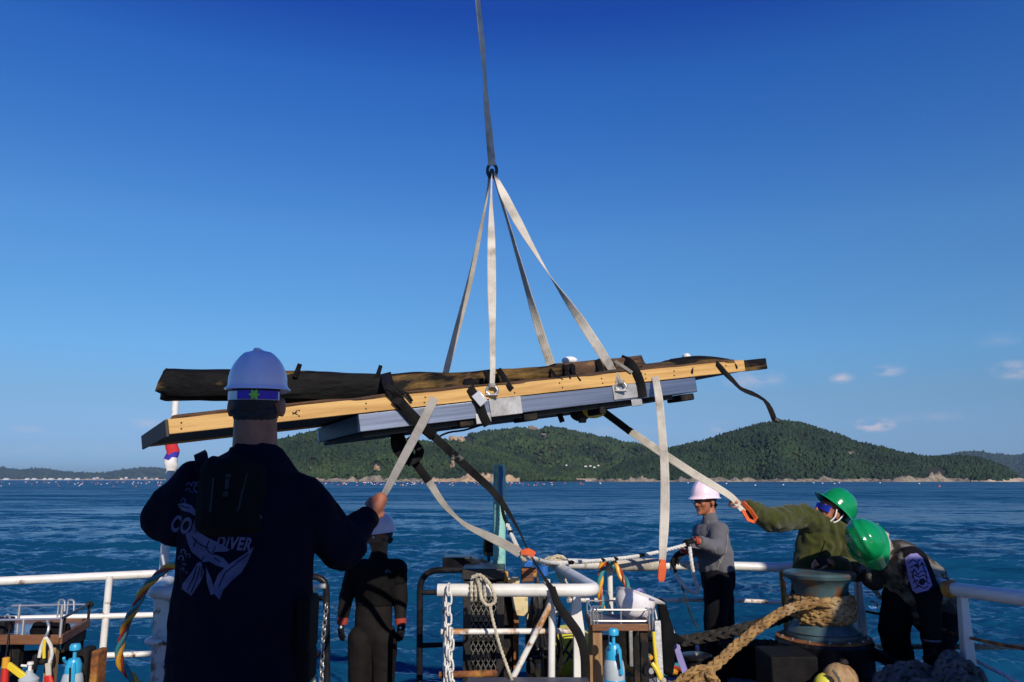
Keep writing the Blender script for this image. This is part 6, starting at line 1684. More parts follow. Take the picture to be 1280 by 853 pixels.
def sprayer(label, px, py0, py1, Y, wpx, grp=None):
    k = Y / F_PX; c = W(px, py1, Y); h = (py1 - py0) * k; r = wpx * k / 2
    t = thing('spray_bottle', label, 'spray bottle', c)
    MB().lathe([(r * .92, 0), (r, h * .03), (r, h * .10), (r * .96, h * .12)], c, 20).obj('base', M['cyan'], t)
    MB().lathe([(r * .97, h * .12), (r * .97, h * .30), (r * .86, h * .42), (r * .62, h * .5)], c, 20).obj('bottle', M['milky'], t)
    MB().lathe([(r * .74, h * .44), (r * .72, h * .62), (r * .5, h * .72), (r * .22, h * .74)], c, 20).obj('shoulder', M['cyan'], t)
    MB().lathe([(r * .16, h * .72), (r * .16, h * .88), (r * .5, h * .89), (r * .52, h * .95), (r * .4, h)], c, 16).obj('pump_handle', M['cyan'], t)
    MB().beam(c + V3((r * .35, -r * .8, h * .68)), c + V3((r * .52, -r * .95, h * .22)), r * .36, r * .3).obj('grip', M['cyan'], t, bevel=.004)
    MB().beam(c + V3((r * .25, -r * 1.02, h * .60)), c + V3((r * .38, -r * 1.12, h * .34)), r * .22, r * .14).obj('trigger', M['black_rough'], t, bevel=.003)
    MB().tube([c + V3((-r * .3, -r * .3, h * .6)), c + V3((-r * .5, -r * .9, h * .74)), c + V3((-r * .4, -r * 1.1, h * .78))], r * .14, 8).obj('nozzle', M['cyan'], t)
sprayer('light blue pump sprayer standing in front of the right table', 768, 793, 857, 5.05, 26)
sprayer('light blue pump sprayer standing beside the left table', 88.5, 812, 872, 4.75, 25)

# left table
t = thing('work_table', 'dark wooden table with a steel fiddle rail at the left picture edge', 'table', (W(50, 800, 5.1).x, 5.1, 0))
a0, a1, a2, a3 = W(-25, 807, 4.9), W(75, 797, 4.9), W(110, 778, 5.45), W(12, 786, 5.45)
zt_ = a1.z
def on(p, z=zt_): return V3((p.x, p.y, z))
MB().prism([on(a0, zt_ - .02), on(a1, zt_ - .02), on(a2, zt_ - .02), on(a3, zt_ - .02)], (0, 0, .018)).obj('tabletop', M['shiny_mat'], t)
for p_, q_ in ((a0, a1), (a1, a2), (a3, a2)): MB().beam(on(p_, zt_ - .012), on(q_, zt_ - .012), .028, .055).obj('edge_board', M['table_wood'], t, bevel=.004)
for p_, mm in ((W(22, 805, 4.97), 'black_rough'), (W(67, 800, 4.95), 'leg_wood'), (W(99, 780, 5.4), 'black_rough'), (W(20, 786, 5.4), 'black_rough')):
    MB().box((p_.x, p_.y, (zt_ - .05) / 2), (.058, .05, zt_ - .052)).obj('leg', M[mm], t, bevel=.004)
hz_ = zt_ + .105
MB().tube([on(a0, hz_ - .01), on(a1, hz_)], .0075, 8).obj('fiddle_rail', M['chrome'], t)
MB().tube([on(a3, hz_ - .01), on(a2, hz_)], .0065, 8).obj('fiddle_rail', M['chrome'], t)
MB().tube([on(a1, hz_), on(a2, hz_ + .005)], .0085, 8).obj('fiddle_rail', M['black_paint'], t)
for p_, mm in ((a0.lerp(a1, .52), 'chrome'), (a1, 'chrome'), (a1.lerp(a2, .1), 'black_rough'), (a2, 'black_rough'), (a3.lerp(a2, .1), 'chrome'), (a3.lerp(a2, .65), 'chrome')):
    MB().tube([on(p_, zt_), on(p_, hz_)], .009, 8).obj('rail_post', M[mm], t)
MB().ball(on(a2, hz_), (.03, .02, .02), 10, 6).obj('rail_knob', M['black_rough'], t)
MB().beam(on(a1.lerp(a2, .12), zt_ - .05), on(a1.lerp(a2, .9), zt_ - .05), .02, .10).obj('side_panel', M['black_rough'], t, bevel=.004)
for k in range(2):
    p_ = a3.lerp(a2, .60 + .12 * k); wire(MB(), arc_path([on(p_, hz_ - .08), on(p_, hz_ + .03), on(p_ + V3((.05, -.02, 0)), hz_ + .03), on(p_ + V3((.06, -.03, 0)), hz_ - .04)], .02, 4), .006).obj('wire_hook', M['chrome'], t)
c = MB(); limb(c, on(a0.lerp(a1, .55), zt_ + .02) + V3((0, .12, 0)), on(a1, zt_ + .02) + V3((-.05, .14, 0)), .05, .04, .7)
link_mesh('bundled_cloth', fuse(c, 'bundled_cloth', .01, 3, .012, 14.), M['black_cloth'], label='black bundled cloth lying on the left table', cat='cloth')
bx = thing('black_box', 'black instrument box at the left picture edge above the table', 'box', W(2, 790, 5.0))
MB().box(W(0, 783, 5.05), (.115, .12, .10)).obj('case', M['black_rough'], bx, bevel=.01)
MB().tube([W(4, 792, 5.02), W(4, 815, 5.02)], .016, 8).obj('stem', M['black_rough'], bx)
MB().tube(curve([W(6, 772, 5.0), W(10, 768, 5.0), W(13, 775, 5.0)], .01), .006, 6).obj('latch', M['chrome'], bx)
# hanging hook with loops
hk = thing('rope_lanyard', 'white and yellow rope lanyard with red handle hanging from the left table', 'lanyard', W(60, 853, 4.82))
MB().tube(curve([W(59, 776, 4.86), W(61, 783, 4.84), W(60, 790, 4.83), W(57, 796, 4.83)], .01), .008, 8).obj('snap_hook', M['chrome'], hk)
MB().tube(pxs([(57, 797, 4.83), (52, 808, 4.83), (49, 822, 4.83)], .02), .010, 8).obj('loop', M['rope_white'], hk)
MB().tube(pxs([(57, 797, 4.83), (63, 806, 4.83), (65, 818, 4.83), (62, 828, 4.83)], .02), .010, 8).obj('loop', M['rope_white'], hk)
MB().tube(pxs([(56, 799, 4.82), (55, 812, 4.82), (55, 823, 4.82)], .02), .009, 8).obj('loop', M['yellow'], hk)
MB().ball(W(54, 827, 4.82), (.022, .02, .02), 8, 6).obj('knot', M['black_rough'], hk)
MB().beam(W(60, 829, 4.82), W(61, 845, 4.82), .03, .014, V3((0, -1, 0))).obj('webbing', M['web_white'], hk, bevel=.003)
limb(mb := MB(), W(60, 846, 4.82), W(64, 872, 4.82), .022, .040, .5, (1, 0, 0)); mb.obj('handle', M['red'], hk)
limb(mb := MB(), W(45, 822, 4.86), W(39, 848, 4.86), .020, .018); mb.obj('pry_bar', M['black_rough'], label='black tool handle hanging left of the rope lanyard', cat='tool')
ry = thing('marker_pole', 'short pole with a yellow collar and red body at the left edge', 'pole', W(7, 853, 4.7))
MB().tube([W(12, 782, 4.9), W(7, 824, 4.75)], .004, 6).obj('line', M['black_steel'], ry)
MB().lathe([(.014, 0), (.020, .005), (.020, .055), (.014, .06)], W(6.5, 836, 4.7), 12).obj('collar', M['hose_y'], ry)
MB().tube([W(6.5, 836, 4.7), W(4, 880, 4.7)], .020, 12).obj('body', M['red'], ry)
MB().beam(W(10, 831, 4.7), W(31, 847, 4.7), .02, .035).obj('strap', M['yellow'], ry, bevel=.004)
pb = thing('pump_bottle', 'small white pump bottle behind the left table legs', 'bottle', W(33, 870, 4.72))
MB().lathe([(.05, 0), (.052, .09), (.02, .12), (.018, .135)], W(34, 870, 4.72), 16).obj('bottle', M['milky'], pb)
MB().lathe([(.010, .13), (.010, .165), (.018, .167), (.016, .18)], W(34, 870, 4.72), 12).obj('pump', M['white_plastic'], pb)
MB().beam(W(34, 832.5, 4.72), W(26, 832, 4.7), .012, .012).obj('spout', M['white_plastic'], pb, bevel=.003)
MB().tube([W(-10, 824, 5.3), W(102, 820, 5.3)], .045, 12).obj('horizontal_pipe', M['black_rough'], label='dark pipe running along behind the left table legs', cat='pipe')
wb_ = thing('winch_block', 'dark weathered steel block beside the left sprayer', 'block', W(114, 853, 5.0))
MB().box(W(106.5, 848, 5.0), (.06, .12, .36)).obj('cheek', M['black_rough'], wb_, bevel=.02)
MB().box(W(121.5, 850, 5.0), (.045, .12, .35)).obj('cheek', M['rust'], wb_, bevel=.012)
MB().box(W(114, 857, 5.02), (.06, .06, .34)).obj('core', M['black_steel'], wb_, bevel=.01)

# ---- black mesh box by the gate
t = thing('mesh_cage', 'tall black box with an expanded metal front behind the gate', 'cage', (W(605, 800, 5.5).x, 5.5, 0))
xa, xb = W(579, 760, 5.4).x, W(629, 760, 5.4).x; zt = W(600, 722, 5.4).z
MB().box(((xa + xb) / 2, 5.56, zt + .02), (xb - xa + .02, .34, .07)).obj('top', M['black_steel'], t, bevel=.006)
for xx in (xa + .025, xb - .02): MB().box((xx, 5.42, zt / 2 - .01), (.05, .04, zt - .03)).obj('upright', M['black_steel'], t, bevel=.004)
MB().box(((xa + xb) / 2, 5.60, zt / 2 - .01), (xb - xa, .20, zt - .03)).obj('body', M['black_rough'], t, bevel=.004)
MB().box(((xa + xb) / 2, 5.418, W(600, 799, 5.4).z), (xb - xa - .1, .03, .02)).obj('crossbar', M['black_steel'], t)
mb = MB(); nx = 5; x0, x1 = xa + .05, xb - .045; dx = (x1 - x0) / nx; dz = .062; z = .02; row = 0
while z < zt - .06:
    for i in range(nx + 1):
        xx = x0 + dx * (i + .5 * (row % 2))
        for sx in (-1, 1):
            x2 = xx + sx * dx / 2
            if x0 - .001 <= x2 <= x1 + .001 and x0 - .001 <= xx <= x1 + .001: mb.beam((xx, 5.405, z), (x2, 5.405, z + dz / 2), .004, .005)
    z += dz / 2; row += 1
mb.obj('expanded_metal', M['mesh_wire'], t, kind='stuff')
fl_ = thing('flat_beam', 'black sloping steel arm running back behind the mesh box', 'beam', W(590, 705, 5.8))
MB().prism([W(553, 697, 5.75), W(588, 697, 5.75), W(588, 713, 5.75), W(553, 713, 5.75)], (0, .25, 0)).obj('plate', M['black_paint'], fl_, bevel=.006)
MB().prism([W(588, 697, 5.75), W(632, 717, 5.75), W(632, 727, 5.75), W(588, 714, 5.75)], (0, .25, 0)).obj('arm', M['black_paint'], fl_, bevel=.006)
# turquoise post
t = thing('turquoise_post', 'turquoise painted pipe post standing in front of the sea', 'post', (W(624.5, 720, 6.0).x, 6.0, 0))
ptop = W(624.5, 581, 6.0); r_ = .046
MB().lathe([(r_, 0), (r_, ptop.z - .02), (r_ * 1.02, ptop.z - .012), (r_ * 1.02, ptop.z), (r_ * .86, ptop.z), (r_ * .86, ptop.z - .1)], (ptop.x, 6.0, 0), 24, cap=False).obj('pipe', M['turquoise'], t)
mb = MB(); ribbon(mb, [W(626, 583, 5.94), W(627, 592, 5.935), W(626, 604, 5.93), W(626.5, 625, 5.92)], .026, .008); mb.obj('blue_tape', M['blue'], t)
lp = thing('flood_lamp', 'small black flood lamp left of the turquoise post', 'lamp', W(612, 700, 6.2))
MB().box(W(611, 684, 6.2), (.075, .08, .12)).obj('housing', M['black_rough'], lp, bevel=.012)
MB().box(W(611.5, 693, 6.14), (.06, .03, .03)).obj('visor', M['black_steel'], lp, bevel=.004)
MB().tube(arc_path([W(605, 690, 6.2), W(605, 672, 6.2), W(617, 672, 6.2), W(617, 690, 6.2)], .03, 4), .007, 6).obj('bracket', M['black_steel'], lp)
MB().tube([W(611, 690, 6.2), W(611, 720, 6.2)], .012, 8).obj('stem', M['black_steel'], lp)
mb = MB(); rope(mb, pxs([(626, 622, 5.9), (629, 642, 5.85), (634, 656, 5.75)], .02), .014, .09); mb.obj('hanging_line', M['web_black'], label='dark upper part of the line hanging from the turquoise post', cat='rope')
t = thing('marked_line', 'white line with black marks hanging from the post to the gate', 'rope', W(655, 700, 5.2))
for a_, b_, mm in (((634, 656, 5.75), (638, 664, 5.7), 'rope_white'), ((638, 664, 5.7), (639, 668, 5.68), 'web_black'), ((639, 668, 5.68), (646, 683, 5.5), 'rope_white'), ((646, 683, 5.5), (656, 702, 5.3), 'rope_pale')):
    mb = MB(); rope(mb, pxs([a_, tuple((np.array(a_) + np.array(b_)) / 2), b_], .01), .016, .09); mb.obj('line', M[mm], t)

# hydraulic winch gear seen through the gate
t = thing('hydraulic_winch', 'rusty cream and black hydraulic winch gear behind the gate', 'winch', (W(665, 800, 5.5).x, 5.5, 0))
MB().prism([W(637, 737, 5.45), W(660, 737, 5.45), W(661, 745, 5.45), W(639, 745, 5.45)], (0, .22, 0)).obj('bracket_cap', M['cream_rusty'], t, bevel=.005)
MB().prism([W(639, 746, 5.46), W(660, 746, 5.46), W(660, 765, 5.46), W(655, 771, 5.46), W(646, 770, 5.46), W(641, 760, 5.46)], (0, .18, 0)).obj('bracket', M['cream_rusty'], t, bevel=.006)
MB().box(W(637, 795, 5.6), (.09, .1, .72)).obj('dark_column', M['black_rough'], t, bevel=.006)
MB().box(W(645, 815, 5.55), (.035, .06, .5)).obj('rusty_column', M['rust'], t, bevel=.004)
MB().box(W(664, 760, 5.6), (.10, .10, .03)).obj('flange', M['cream_rusty'], t, bevel=.004)
MB().box(W(663, 830, 5.62), (.055, .06, .75)).obj('cream_column', M['cream_rusty'], t, bevel=.005)
MB().box(W(670, 812, 5.66), (.07, .05, .5)).obj('cream_column', M['cream_rusty'], t, bevel=.005)
MB().box(W(684, 815, 5.7), (.036, .05, .95)).obj('pale_column', M['web_grey'], t, bevel=.004)
MB().box(W(685, 745, 5.7), (.03, .04, .22)).obj('pale_column', M['white_rusty'], t, bevel=.004)
MB().box(W(659, 719, 5.6), (.085, .1, .085)).obj('rusty_head', M['table_wood'], t, bevel=.01)
MB().box(W(661, 712, 5.59), (.10, .1, .02)).obj('head_plate', M['rust'], t, bevel=.004)
MB().box(W(660, 704.5, 5.58), (.06, .07, .045)).obj('blue_valve', M['blue'], t, bevel=.006)
MB().lathe([(.026, -.035), (.032, -.03), (.032, .03), (.024, .035)], W(679, 714, 5.55), 14, (0, 0, 1)).obj('blue_motor', M['blue'], t)
MB().box(W(668, 717, 5.58), (.03, .05, .05)).obj('yellow_fitting', M['rust_orange'], t, bevel=.008)
MB().box(W(640, 727, 5.55), (.1, .08, .05)).obj('cream_head', M['cream_rusty'], t, bevel=.01)
MB().box(W(632, 722, 5.5), (.035, .06, .08)).obj('yellow_fitting', M['rust_orange'], t, bevel=.008)
gq = random.Random(3)
for i in range(13):
    x0 = gq.uniform(664, 688); y0 = gq.uniform(722, 745); x1 = x0 + gq.uniform(-14, 12); y1 = gq.uniform(800, 862)
    Yh = gq.uniform(5.38, 5.6)
    MB().tube(pxs([(x0, y0, Yh), (x0 + gq.uniform(-7, 7), (y0 * 2 + y1) / 3, Yh - .05), (x1 + gq.uniform(-6, 6), (y0 + 2 * y1) / 3, Yh - .03), (x1, y1, Yh)], .04), gq.uniform(.008, .017), 8).obj('hydraulic_hose', M['black_steel'], t)
for i in range(9):
    MB().ball(W(gq.uniform(662, 692), gq.uniform(800, 855), 5.42), (gq.uniform(.02, .05), .03, gq.uniform(.02, .06)), 10, 6).obj('fitting', M[gq.choice(['black_rough', 'black_steel', 'black_rough', 'rust'])], t)
for i in range(6): MB().lathe([(.012, -.012), (.014, 0), (.012, .012)], W(670 + gq.uniform(-5, 8), 762 + 14 * i, 5.4), 8).obj('coupling', M['galv'], t)
for a_, b_ in (((690, 795), (728, 835)), ((722, 800), (690, 840)), ((700, 760), (690, 800)), ((700, 790), (697, 850)), ((672, 850), (714, 800))):
    MB().tube(pxs([(*a_, 5.7), ((a_[0] + b_[0]) / 2 + 3, (a_[1] + b_[1]) / 2 + 4, 5.7), (*b_, 5.75)], .03), .010, 6).obj('hydraulic_hose', M['black_steel'], t)
# things in the gap right of the gate post
o = thing('fishing_buoy', 'large yellow plastic float seen through the gate', 'float', W(713, 850, 6.2))
MB().lathe([(.05, -.17), (.12, -.155), (.16, -.09), (.165, 0), (.16, .09), (.12, .155), (.05, .17)], W(713, 815, 6.2), 20, V3((.25, -.1, 1))).obj('body', M['float_yellow'], o)
MB().lathe([(.05, .165), (.055, .20), (.03, .22)], W(713, 815, 6.2), 12, V3((.25, -.1, 1))).obj('cap', M['rope_white'], o)
MB().box(W(712, 850, 6.1), (.32, .1, .06)).obj('rusty_plate', M['rust_orange'], label='rusty orange plate low behind the gate', cat='plate', bevel=.005)

# rope hitched on the gate
t = thing('hitched_rope', 'tan rope hitched round the gate rail with its tail hanging down', 'rope', W(636, 853, 4.9))
for k in range(4):
    c0 = W(588 + 5.5 * k, 737.5, 5.0); pts = [c0 + V3((.006 * math.cos(q) + .014 * math.sin(q * .5), .062 * math.cos(q), .062 * math.sin(q))) for q in np.linspace(0, 6.283, 15)[:-1]]
    mb = MB(); rope(mb, pts, .011, .07, closed=True); mb.obj('turn', M['rope_pale'], t)
mb = MB(); rope(mb, pxs([(590, 722, 4.93), (600, 719, 4.92), (612, 730, 4.91), (619, 748, 4.9), (617, 754, 4.9), (610, 757, 4.9), (603, 751, 4.9), (600, 738, 4.92), (597, 724, 4.93)], .015), .0115, .07); mb.obj('hanging_loop', M['rope_pale'], t)
mb = MB(); rope(mb, pxs([(612, 755, 4.9), (616, 775, 4.9), (624, 805, 4.89), (634, 834, 4.87), (640, 850, 4.8)], .02), .0105, .07); mb.obj('tail', M['rope_pale'], t)

# white marked line from the gate knot to the man in grey
t = thing('hauling_line', 'white line with black marks from the gate knot to the man in grey', 'rope', W(692, 702, 6.0))
path = pxs([(648, 690, 5.1), (668, 699, 5.3), (690, 704, 5.9), (720, 703, 6.2), (755, 700.5, 6.5), (800, 695, 6.8), (836, 687, 7.0), (858, 681, 7.05), (866, 678, 7.06)], .02)
cut = [0, .12, .14, .42, .45, .60, .615, .66, .675, .78, .80, .86, .875, 1]
for i in range(len(cut) - 1):
    a_, b_ = int(cut[i] * (len(path) - 1)), int(cut[i + 1] * (len(path) - 1)) + 1
    if b_ - a_ < 2: continue
    mb = MB(); rope(mb, path[a_:b_], .017, .10); mb.obj('mark' if i % 2 else 'line', M['web_black'] if i % 2 else M['rope_white'], t)
kn = thing('rope_knot', 'pale rope knot on the inner end of the gate rail', 'knot', W(692, 712, 6.1))
for k in range(5):
    ax = V3((gq.uniform(-.4, .4), gq.uniform(-.6, .6), 1)).normalized(); a_ = ax.orthogonal().normalized(); b_ = ax.cross(a_); c0 = W(692 + gq.uniform(-3, 3), 703 + gq.uniform(-3, 3), 6.15)
    rr_ = gq.uniform(.045, .075); mb = MB(); rope(mb, [c0 + (a_ * math.cos(q) + b_ * math.sin(q)) * rr_ + ax * .01 * math.sin(2 * q) for q in np.linspace(0, 6.283, 21)[:-1]], .016, .1, closed=True); mb.obj('turn', M['rope_pale'], kn)
mb = MB(); rope(mb, pxs([(694, 709, 6.1), (702, 728, 6.0), (712, 748, 5.9)], .02), .012, .08); mb.obj('tail', M['rope_pale'], kn)
mb = MB(); rope(mb, pxs([(698, 708, 6.1), (707, 726, 6.0), (716, 744, 5.9)], .02), .010, .08); mb.obj('tail', M['rope_pale'], kn)
mb = MB(); ribbon(mb, pxs([(652, 691, 5.09), (660, 690, 5.08), (668, 694, 5.08)], .02), [.03, .045, .04], .03); mb.obj('sling_eye', M['orange'], label='orange sewn eye where the sagging strap meets the gate line', cat='sling eye')
t = thing('rope_bight', 'white rope loop hanging from the gloves of the man in grey', 'rope', W(860, 735, 7.0))
mb = MB(); rope(mb, pxs([(862, 684, 7.02), (864, 700, 7.0), (868, 722, 7.0), (873, 737, 7.0), (870, 741, 7.0), (860, 737, 7.0), (850, 727, 7.0), (845, 716, 7.0)], .02), .017, .1); mb.obj('loop', M['rope_white'], t)
mb = MB(); rope(mb, pxs([(845, 716, 7.0), (841, 704, 7.02), (842, 698, 7.04)], .02), .016, .1); mb.obj('mark', M['web_black'], t)
mb = MB(); rope(mb, pxs([(843, 708, 7.0), (853, 735, 7.0), (862, 765, 7.0), (872, 786, 7.0)], .03), .009, .07); mb.obj('tail', M['rope_dark'], t)

# gear between the right table and the capstan
t = thing('mooring_bollard', 'grey worn H shaped mooring bollard behind the right table', 'bollard', (W(788, 800, 6.4).x, 6.4, 0))
for px in (774, 790): MB().lathe([(.07, 0), (.07, .5), (.085, .52), (.085, .56), (.06, .58)], (W(px, 800, 6.4).x, 6.4, W(790, 838, 6.4).z - .2), 14).obj('post', M['black_rough'], t)
MB().box(W(786, 835, 6.38), (.36, .12, .06)).obj('base', M['galv'], t, bevel=.008)
MB().box(W(790, 790, 6.42), (.28, .1, .05)).obj('head', M['black_rough'], t, bevel=.01)
MB().box(W(790, 812, 6.33), (.05, .04, .28)).obj('web', M['galv'], t, bevel=.006)
pl = thing('leaning_plate', 'dull metal strip leaning upright at the right table corner', 'plate', W(825, 853, 5.2))
MB().prism([W(818, 776, 5.26), W(826, 776, 5.26), W(831, 868, 5.2), (W(822, 868, 5.2))], (0, .02, 0)).obj('strip', M['galv'], pl, bevel=.003)
py_ = thing('pulley', 'small black pulley with yellow side plate by the right table leg', 'pulley', W(812, 850, 5.1))
MB().lathe([(.028, -.02), (.045, -.018), (.038, 0), (.045, .018), (.028, .02)], W(812, 838, 5.1), 18, (.3, -1, 0)).obj('wheel', M['black_paint'], py_)
MB().lathe([(.016, -.025), (.018, .026)], W(812, 838, 5.1), 10, (.3, -1, 0)).obj('axle', M['chrome'], py_)
mb = MB(); mb.tube(pxs([(817, 790, 5.15), (819, 815, 5.12), (822, 836, 5.1), (830, 852, 5.08)], .03), .011, 8); mb.obj('yellow_cord', M['yellow'], py_)
mb = MB(); mb.tube(pxs([(815, 829, 5.08), (821, 838, 5.07), (826, 850, 5.06)], .02), .013, 8); mb.obj('side_plate', M['yellow'], py_)
MB().ball(W(829, 851, 5.06), .02, 8, 6).obj('knot', M['rope_pale'], py_)
c = MB(); limb(c, W(826, 752, 5.5), W(833, 790, 5.45), .03, .055, .6); limb(c, W(833, 790, 5.45), W(835, 838, 5.4), .055, .05, .6); limb(c, W(834, 800, 5.45), W(848, 800, 5.5), .04, .04, .6)
link_mesh('hanging_wetsuit', fuse(c, 'hanging_wetsuit', .009, 4, .014, 10.), M['black_cloth'], label='black cloth hanging down from the right table corner', cat='cloth')
wing = thing('swim_fin', 'pale lavender swim fin leaning behind the hanging black cloth', 'fin', W(855, 845, 5.5))
MB().prism([W(837, 790, 5.6), W(842, 792, 5.6), (W(853, 822, 5.55)), (W(862, 848, 5.5)), (W(855, 849, 5.5)), (W(846, 824, 5.55))], (0.01, .02, 0)).obj('blade', M['lavender'], wing, bevel=.004)
MB().prism([W(836, 782, 5.62), W(840, 784, 5.62), W(850, 812, 5.6), W(846, 815, 5.6)], (0.01, .02, 0)).obj('rib', M['web_white'], wing, bevel=.003)
t = thing('deck_bollard', 'short black drum bollard left of the golden rope', 'bollard', (W(870, 835, 6.2).x, 6.2, 0))
cz = W(870, 818, 6.2)
MB().lathe([(.085, 0), (.085, cz.z - .03), (.115, cz.z - .025), (.118, cz.z - .005), (.11, cz.z)], (cz.x, cz.y, 0), 20).obj('drum', M['black_paint'], t)
MB().lathe([(.02, cz.z), (.02, cz.z + .015)], (cz.x, cz.y, 0), 10).obj('bolt', M['galv'], t)
MB().box(W(872, 812, 6.5), (.03, .03, .05)).obj('blue_tag', M['blue'], label='tiny blue fitting behind the drum bollard', cat='fitting', bevel=.004)

# capstan with its golden rope
CY = 5.9; cxp = W(1027, 760, CY).x
def cz_(py): return W(1027, py, CY).z
k = CY / F_PX
t = thing('capstan', 'blue green capstan on a black base wound with golden rope', 'capstan', (cxp, CY, 0))
MB().lathe([(30 * k, cz_(800)), (43 * k, cz_(797)), (44 * k, cz_(792)), (42 * k, cz_(786)), (36 * k, cz_(779)), (31 * k, cz_(772)), (29 * k, cz_(755)), (29 * k, cz_(742)), (31 * k, cz_(732)), (34 * k, cz_(726)), (41 * k, cz_(721)), (42 * k, cz_(717)), (40 * k, cz_(714.5)), (12 * k, cz_(713))], (cxp, CY, 0), 48).obj('drum', M['capstan'], t)
MB().lathe([(55 * k, 0), (55 * k, cz_(805)), (56 * k, cz_(801)), (54 * k, cz_(797.5)), (30 * k, cz_(797))], (cxp, CY, 0), 48).obj('base', M['black_paint'], t)
MB().lathe([(50 * k, cz_(798)), (54 * k, cz_(797)), (54 * k, cz_(795.5)), (44 * k, cz_(795))], (cxp, CY, 0), 48).obj('rusty_flange', M['rust'], t)
MB().lathe([(42.4 * k, cz_(789.5)), (43.6 * k, cz_(788.5)), (43.4 * k, cz_(787.5))], (cxp, CY, 0), 48, cap=False).obj('seam_ring', M['black_steel'], t)
MB().lathe([(30.5 * k, cz_(776)), (29.9 * k, cz_(768))], (cxp, CY, 0), 48, cap=False).obj('rust_band', M['rust_orange'], t)
for i in range(14):
    q = 6.283 * i / 14; MB().lathe([(.011, 0), (.011, .012)], (cxp + 49 * k * math.cos(q), CY + 49 * k * math.sin(q), cz_(795.4)), 6).obj('bolt', M['galv'], t)
MB().box(W(983, 840, 5.5), (.30, .35, .26)).obj('gear_box', M['web_black'], label='black steel box in front of the capstan base', cat='box', bevel=.012)
t = thing('capstan_rope', 'thick golden braided rope wound on the capstan and led to the deck', 'rope', W(900, 853, 5.3))
turns = []
rr_ = .198; n_t = 3.35
for i in range(int(n_t * 40) + 1):
    q = i / 40; a_ = R(205) + 6.283 * q; turns.append(V3((cxp + rr_ * math.cos(a_), CY + rr_ * math.sin(a_), cz_(772) + q / n_t * (cz_(748) - cz_(772)) * 1.05)))
tail = curve([W(858, 866, 5.05), W(885, 840, 5.2), W(920, 808, 5.38), W(955, 780, 5.5), W(985, 762, 5.62), W(1008, 756, 5.68), turns[-1] + V3((-.02, -.01, 0))][:6] , .03)
mb = MB(); rope(mb, turns, .035, .23, 3, 7, braid=True); mb.obj('turns', M['rope_tan'], t)
mb = MB(); rope(mb, tail + [W(1030, 755, 5.68), W(1050, 758, 5.72)], .034, .22, 3, 7, braid=True); mb.obj('lead', M['rope_tan'], t)
mb = MB(); rope(mb, pxs([(1002, 762, 6.05), (975, 773, 6.1), (930, 786, 6.15), (880, 797, 6.2), (838, 804, 6.2)], .03), .042, .3, 3, 7, braid=True); mb.obj('dark_rope', M['rope_dark'], label='dark tarred rope running left from behind the capstan', cat='rope')
mb = MB(); rope(mb, pxs([(995, 806, 6.4), (940, 804, 6.8), (900, 806, 7.0)], .03), .03, .22, 3, 7, braid=True); mb.obj('dark_rope', M['rope_dark'], label='second dark rope low behind the legs of the man in grey', cat='rope')
mb = MB(); path = pxs([(844, 858, 5.2), (858, 846, 5.2), (872, 838, 5.2), (886, 838, 5.2), (888, 847, 5.18), (876, 850, 5.16), (872, 858, 5.15), (884, 862, 5.15), (894, 852, 5.14), (884, 842, 5.12)], .02)
rope(mb, path, .030, .2, 3, 7, braid=True); mb.obj('rope_knot', M['rope_tan'], label='golden rope knot lying at the foot of the capstan lead', cat='knot')
for i, (px, py, r_, mm, lab) in enumerate(((1050, 850, .10, 'leg_wood', 'round olive brown fender low in front of the capstan base'), (1033, 856, .07, 'float_yellow', 'dirty yellow fender at the bottom edge below the capstan'))):
    f_ = thing('fender', lab, 'fender', W(px, py + 14, 5.2)); MB().ball(W(px, py, 5.2), (r_ * 1.1, r_, r_), 16, 10).obj('body', M[mm], f_); MB().lathe([(.02, 0), (.03, .02), (.02, .04)], W(px + 6, py, 5.2) + V3((0, 0, r_ * .8)), 10).obj('eye', M['black_rough'], f_)
mb = MB(); rope(mb, pxs([(1041, 838, 5.1), (1048, 848, 5.08), (1052, 860, 5.06)], .02), .010, .07); mb.obj('lashing', M['rope_grey'], label='thin grey lashing over the olive brown fender', cat='rope')

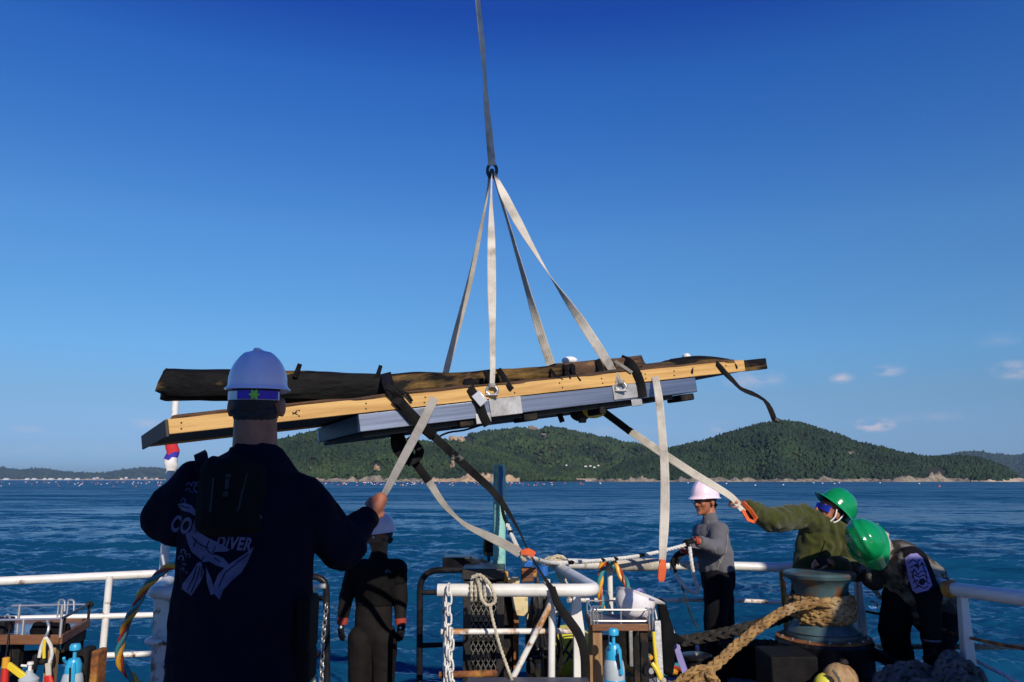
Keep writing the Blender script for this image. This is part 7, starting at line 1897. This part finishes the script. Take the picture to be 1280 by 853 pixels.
# mooring rope heap at the lower right
t = thing('rope_heap', 'heap of grey braided mooring rope under the hands of the bending man', 'rope', W(1165, 853, 5.1))
for i, lst in enumerate(([(1088, 880, 5.2), (1098, 852, 5.22), (1118, 838, 5.25), (1145, 834, 5.25), (1165, 842, 5.2), (1180, 860, 5.15)],
                         [(1104, 880, 5.15), (1112, 856, 5.18), (1130, 845, 5.2), (1150, 846, 5.2), (1165, 860, 5.15)],
                         [(1165, 880, 5.1), (1172, 850, 5.12), (1180, 828, 5.2), (1190, 820, 5.3), (1198, 832, 5.2), (1206, 856, 5.15)],
                         [(1180, 850, 5.1), (1196, 832, 5.15), (1214, 836, 5.15), (1226, 850, 5.1), (1232, 880, 5.1)],
                         [(1125, 880, 5.05), (1135, 862, 5.06), (1150, 856, 5.08), (1172, 858, 5.08), (1190, 848, 5.08), (1205, 842, 5.1)],
                         [(1178, 880, 5.0), (1192, 858, 5.02), (1212, 852, 5.05), (1225, 866, 5.05)])):
    mb = MB(); rope(mb, pxs(lst, .02), .040, .25, 3, 7, braid=True); mb.obj('coil', M['rope_grey'], t)
MB().box(W(1165, 880, 5.25), (.75, .5, .2)).obj('rope_tray', M['black_paint'], label='dark tray under the grey rope heap', cat='tray', bevel=.02)
def line(label, lst, r, m='rope_pale', name='mooring_line'):
    mb = MB(); rope(mb, pxs(lst, .03), r, r * 6); return mb.obj(name, M[m], label=label, cat='rope')
line('pale taut rope level behind the right railing posts', [(1076, 808, 6.5), (1150, 808.5, 6.0), (1215, 808.5, 5.6), (1310, 808, 5.1)], .021)
line('pale rope sloping down at the right picture edge', [(1214, 823, 5.5), (1240, 836, 5.3), (1270, 852, 5.1), (1295, 866, 5.0)], .016, 'rope_white')
line('thin pale rope running down behind the bending man', [(1086, 728, 6.5), (1100, 745, 6.4), (1130, 768, 6.2), (1150, 785, 6.0)], .012)
gb = thing('glass_float', 'small clear glass float hanging by the right railing post', 'float', W(1092, 762, 6.1))
M['clear'] = mat('clear glass', (.9, .95, 1.), .02, trans=1., ior=1.45)
MB().ball(W(1092, 757, 6.1), .037, 18, 12).obj('ball', M['clear'], gb)
MB().lathe([(.038, -.003), (.040, 0), (.038, .003)], W(1092, 757, 6.1), 18, (1, .2, .3), cap=False).obj('net_ring', M['rope_white'], gb)
mb = MB(); mb.tube([W(1080, 812, 6.0), W(1105, 822, 5.8), W(1140, 845, 5.5)], .045, 12); mb.obj('black_pipe', M['black_paint'], label='black pipe slanting down behind the bending man legs', cat='pipe')
line('thin pale line tied to the bow rail post beside the capstan', [(979, 722, 7.4), (984, 730, 7.3), (992, 738, 7.2)], .008, 'rope_white')
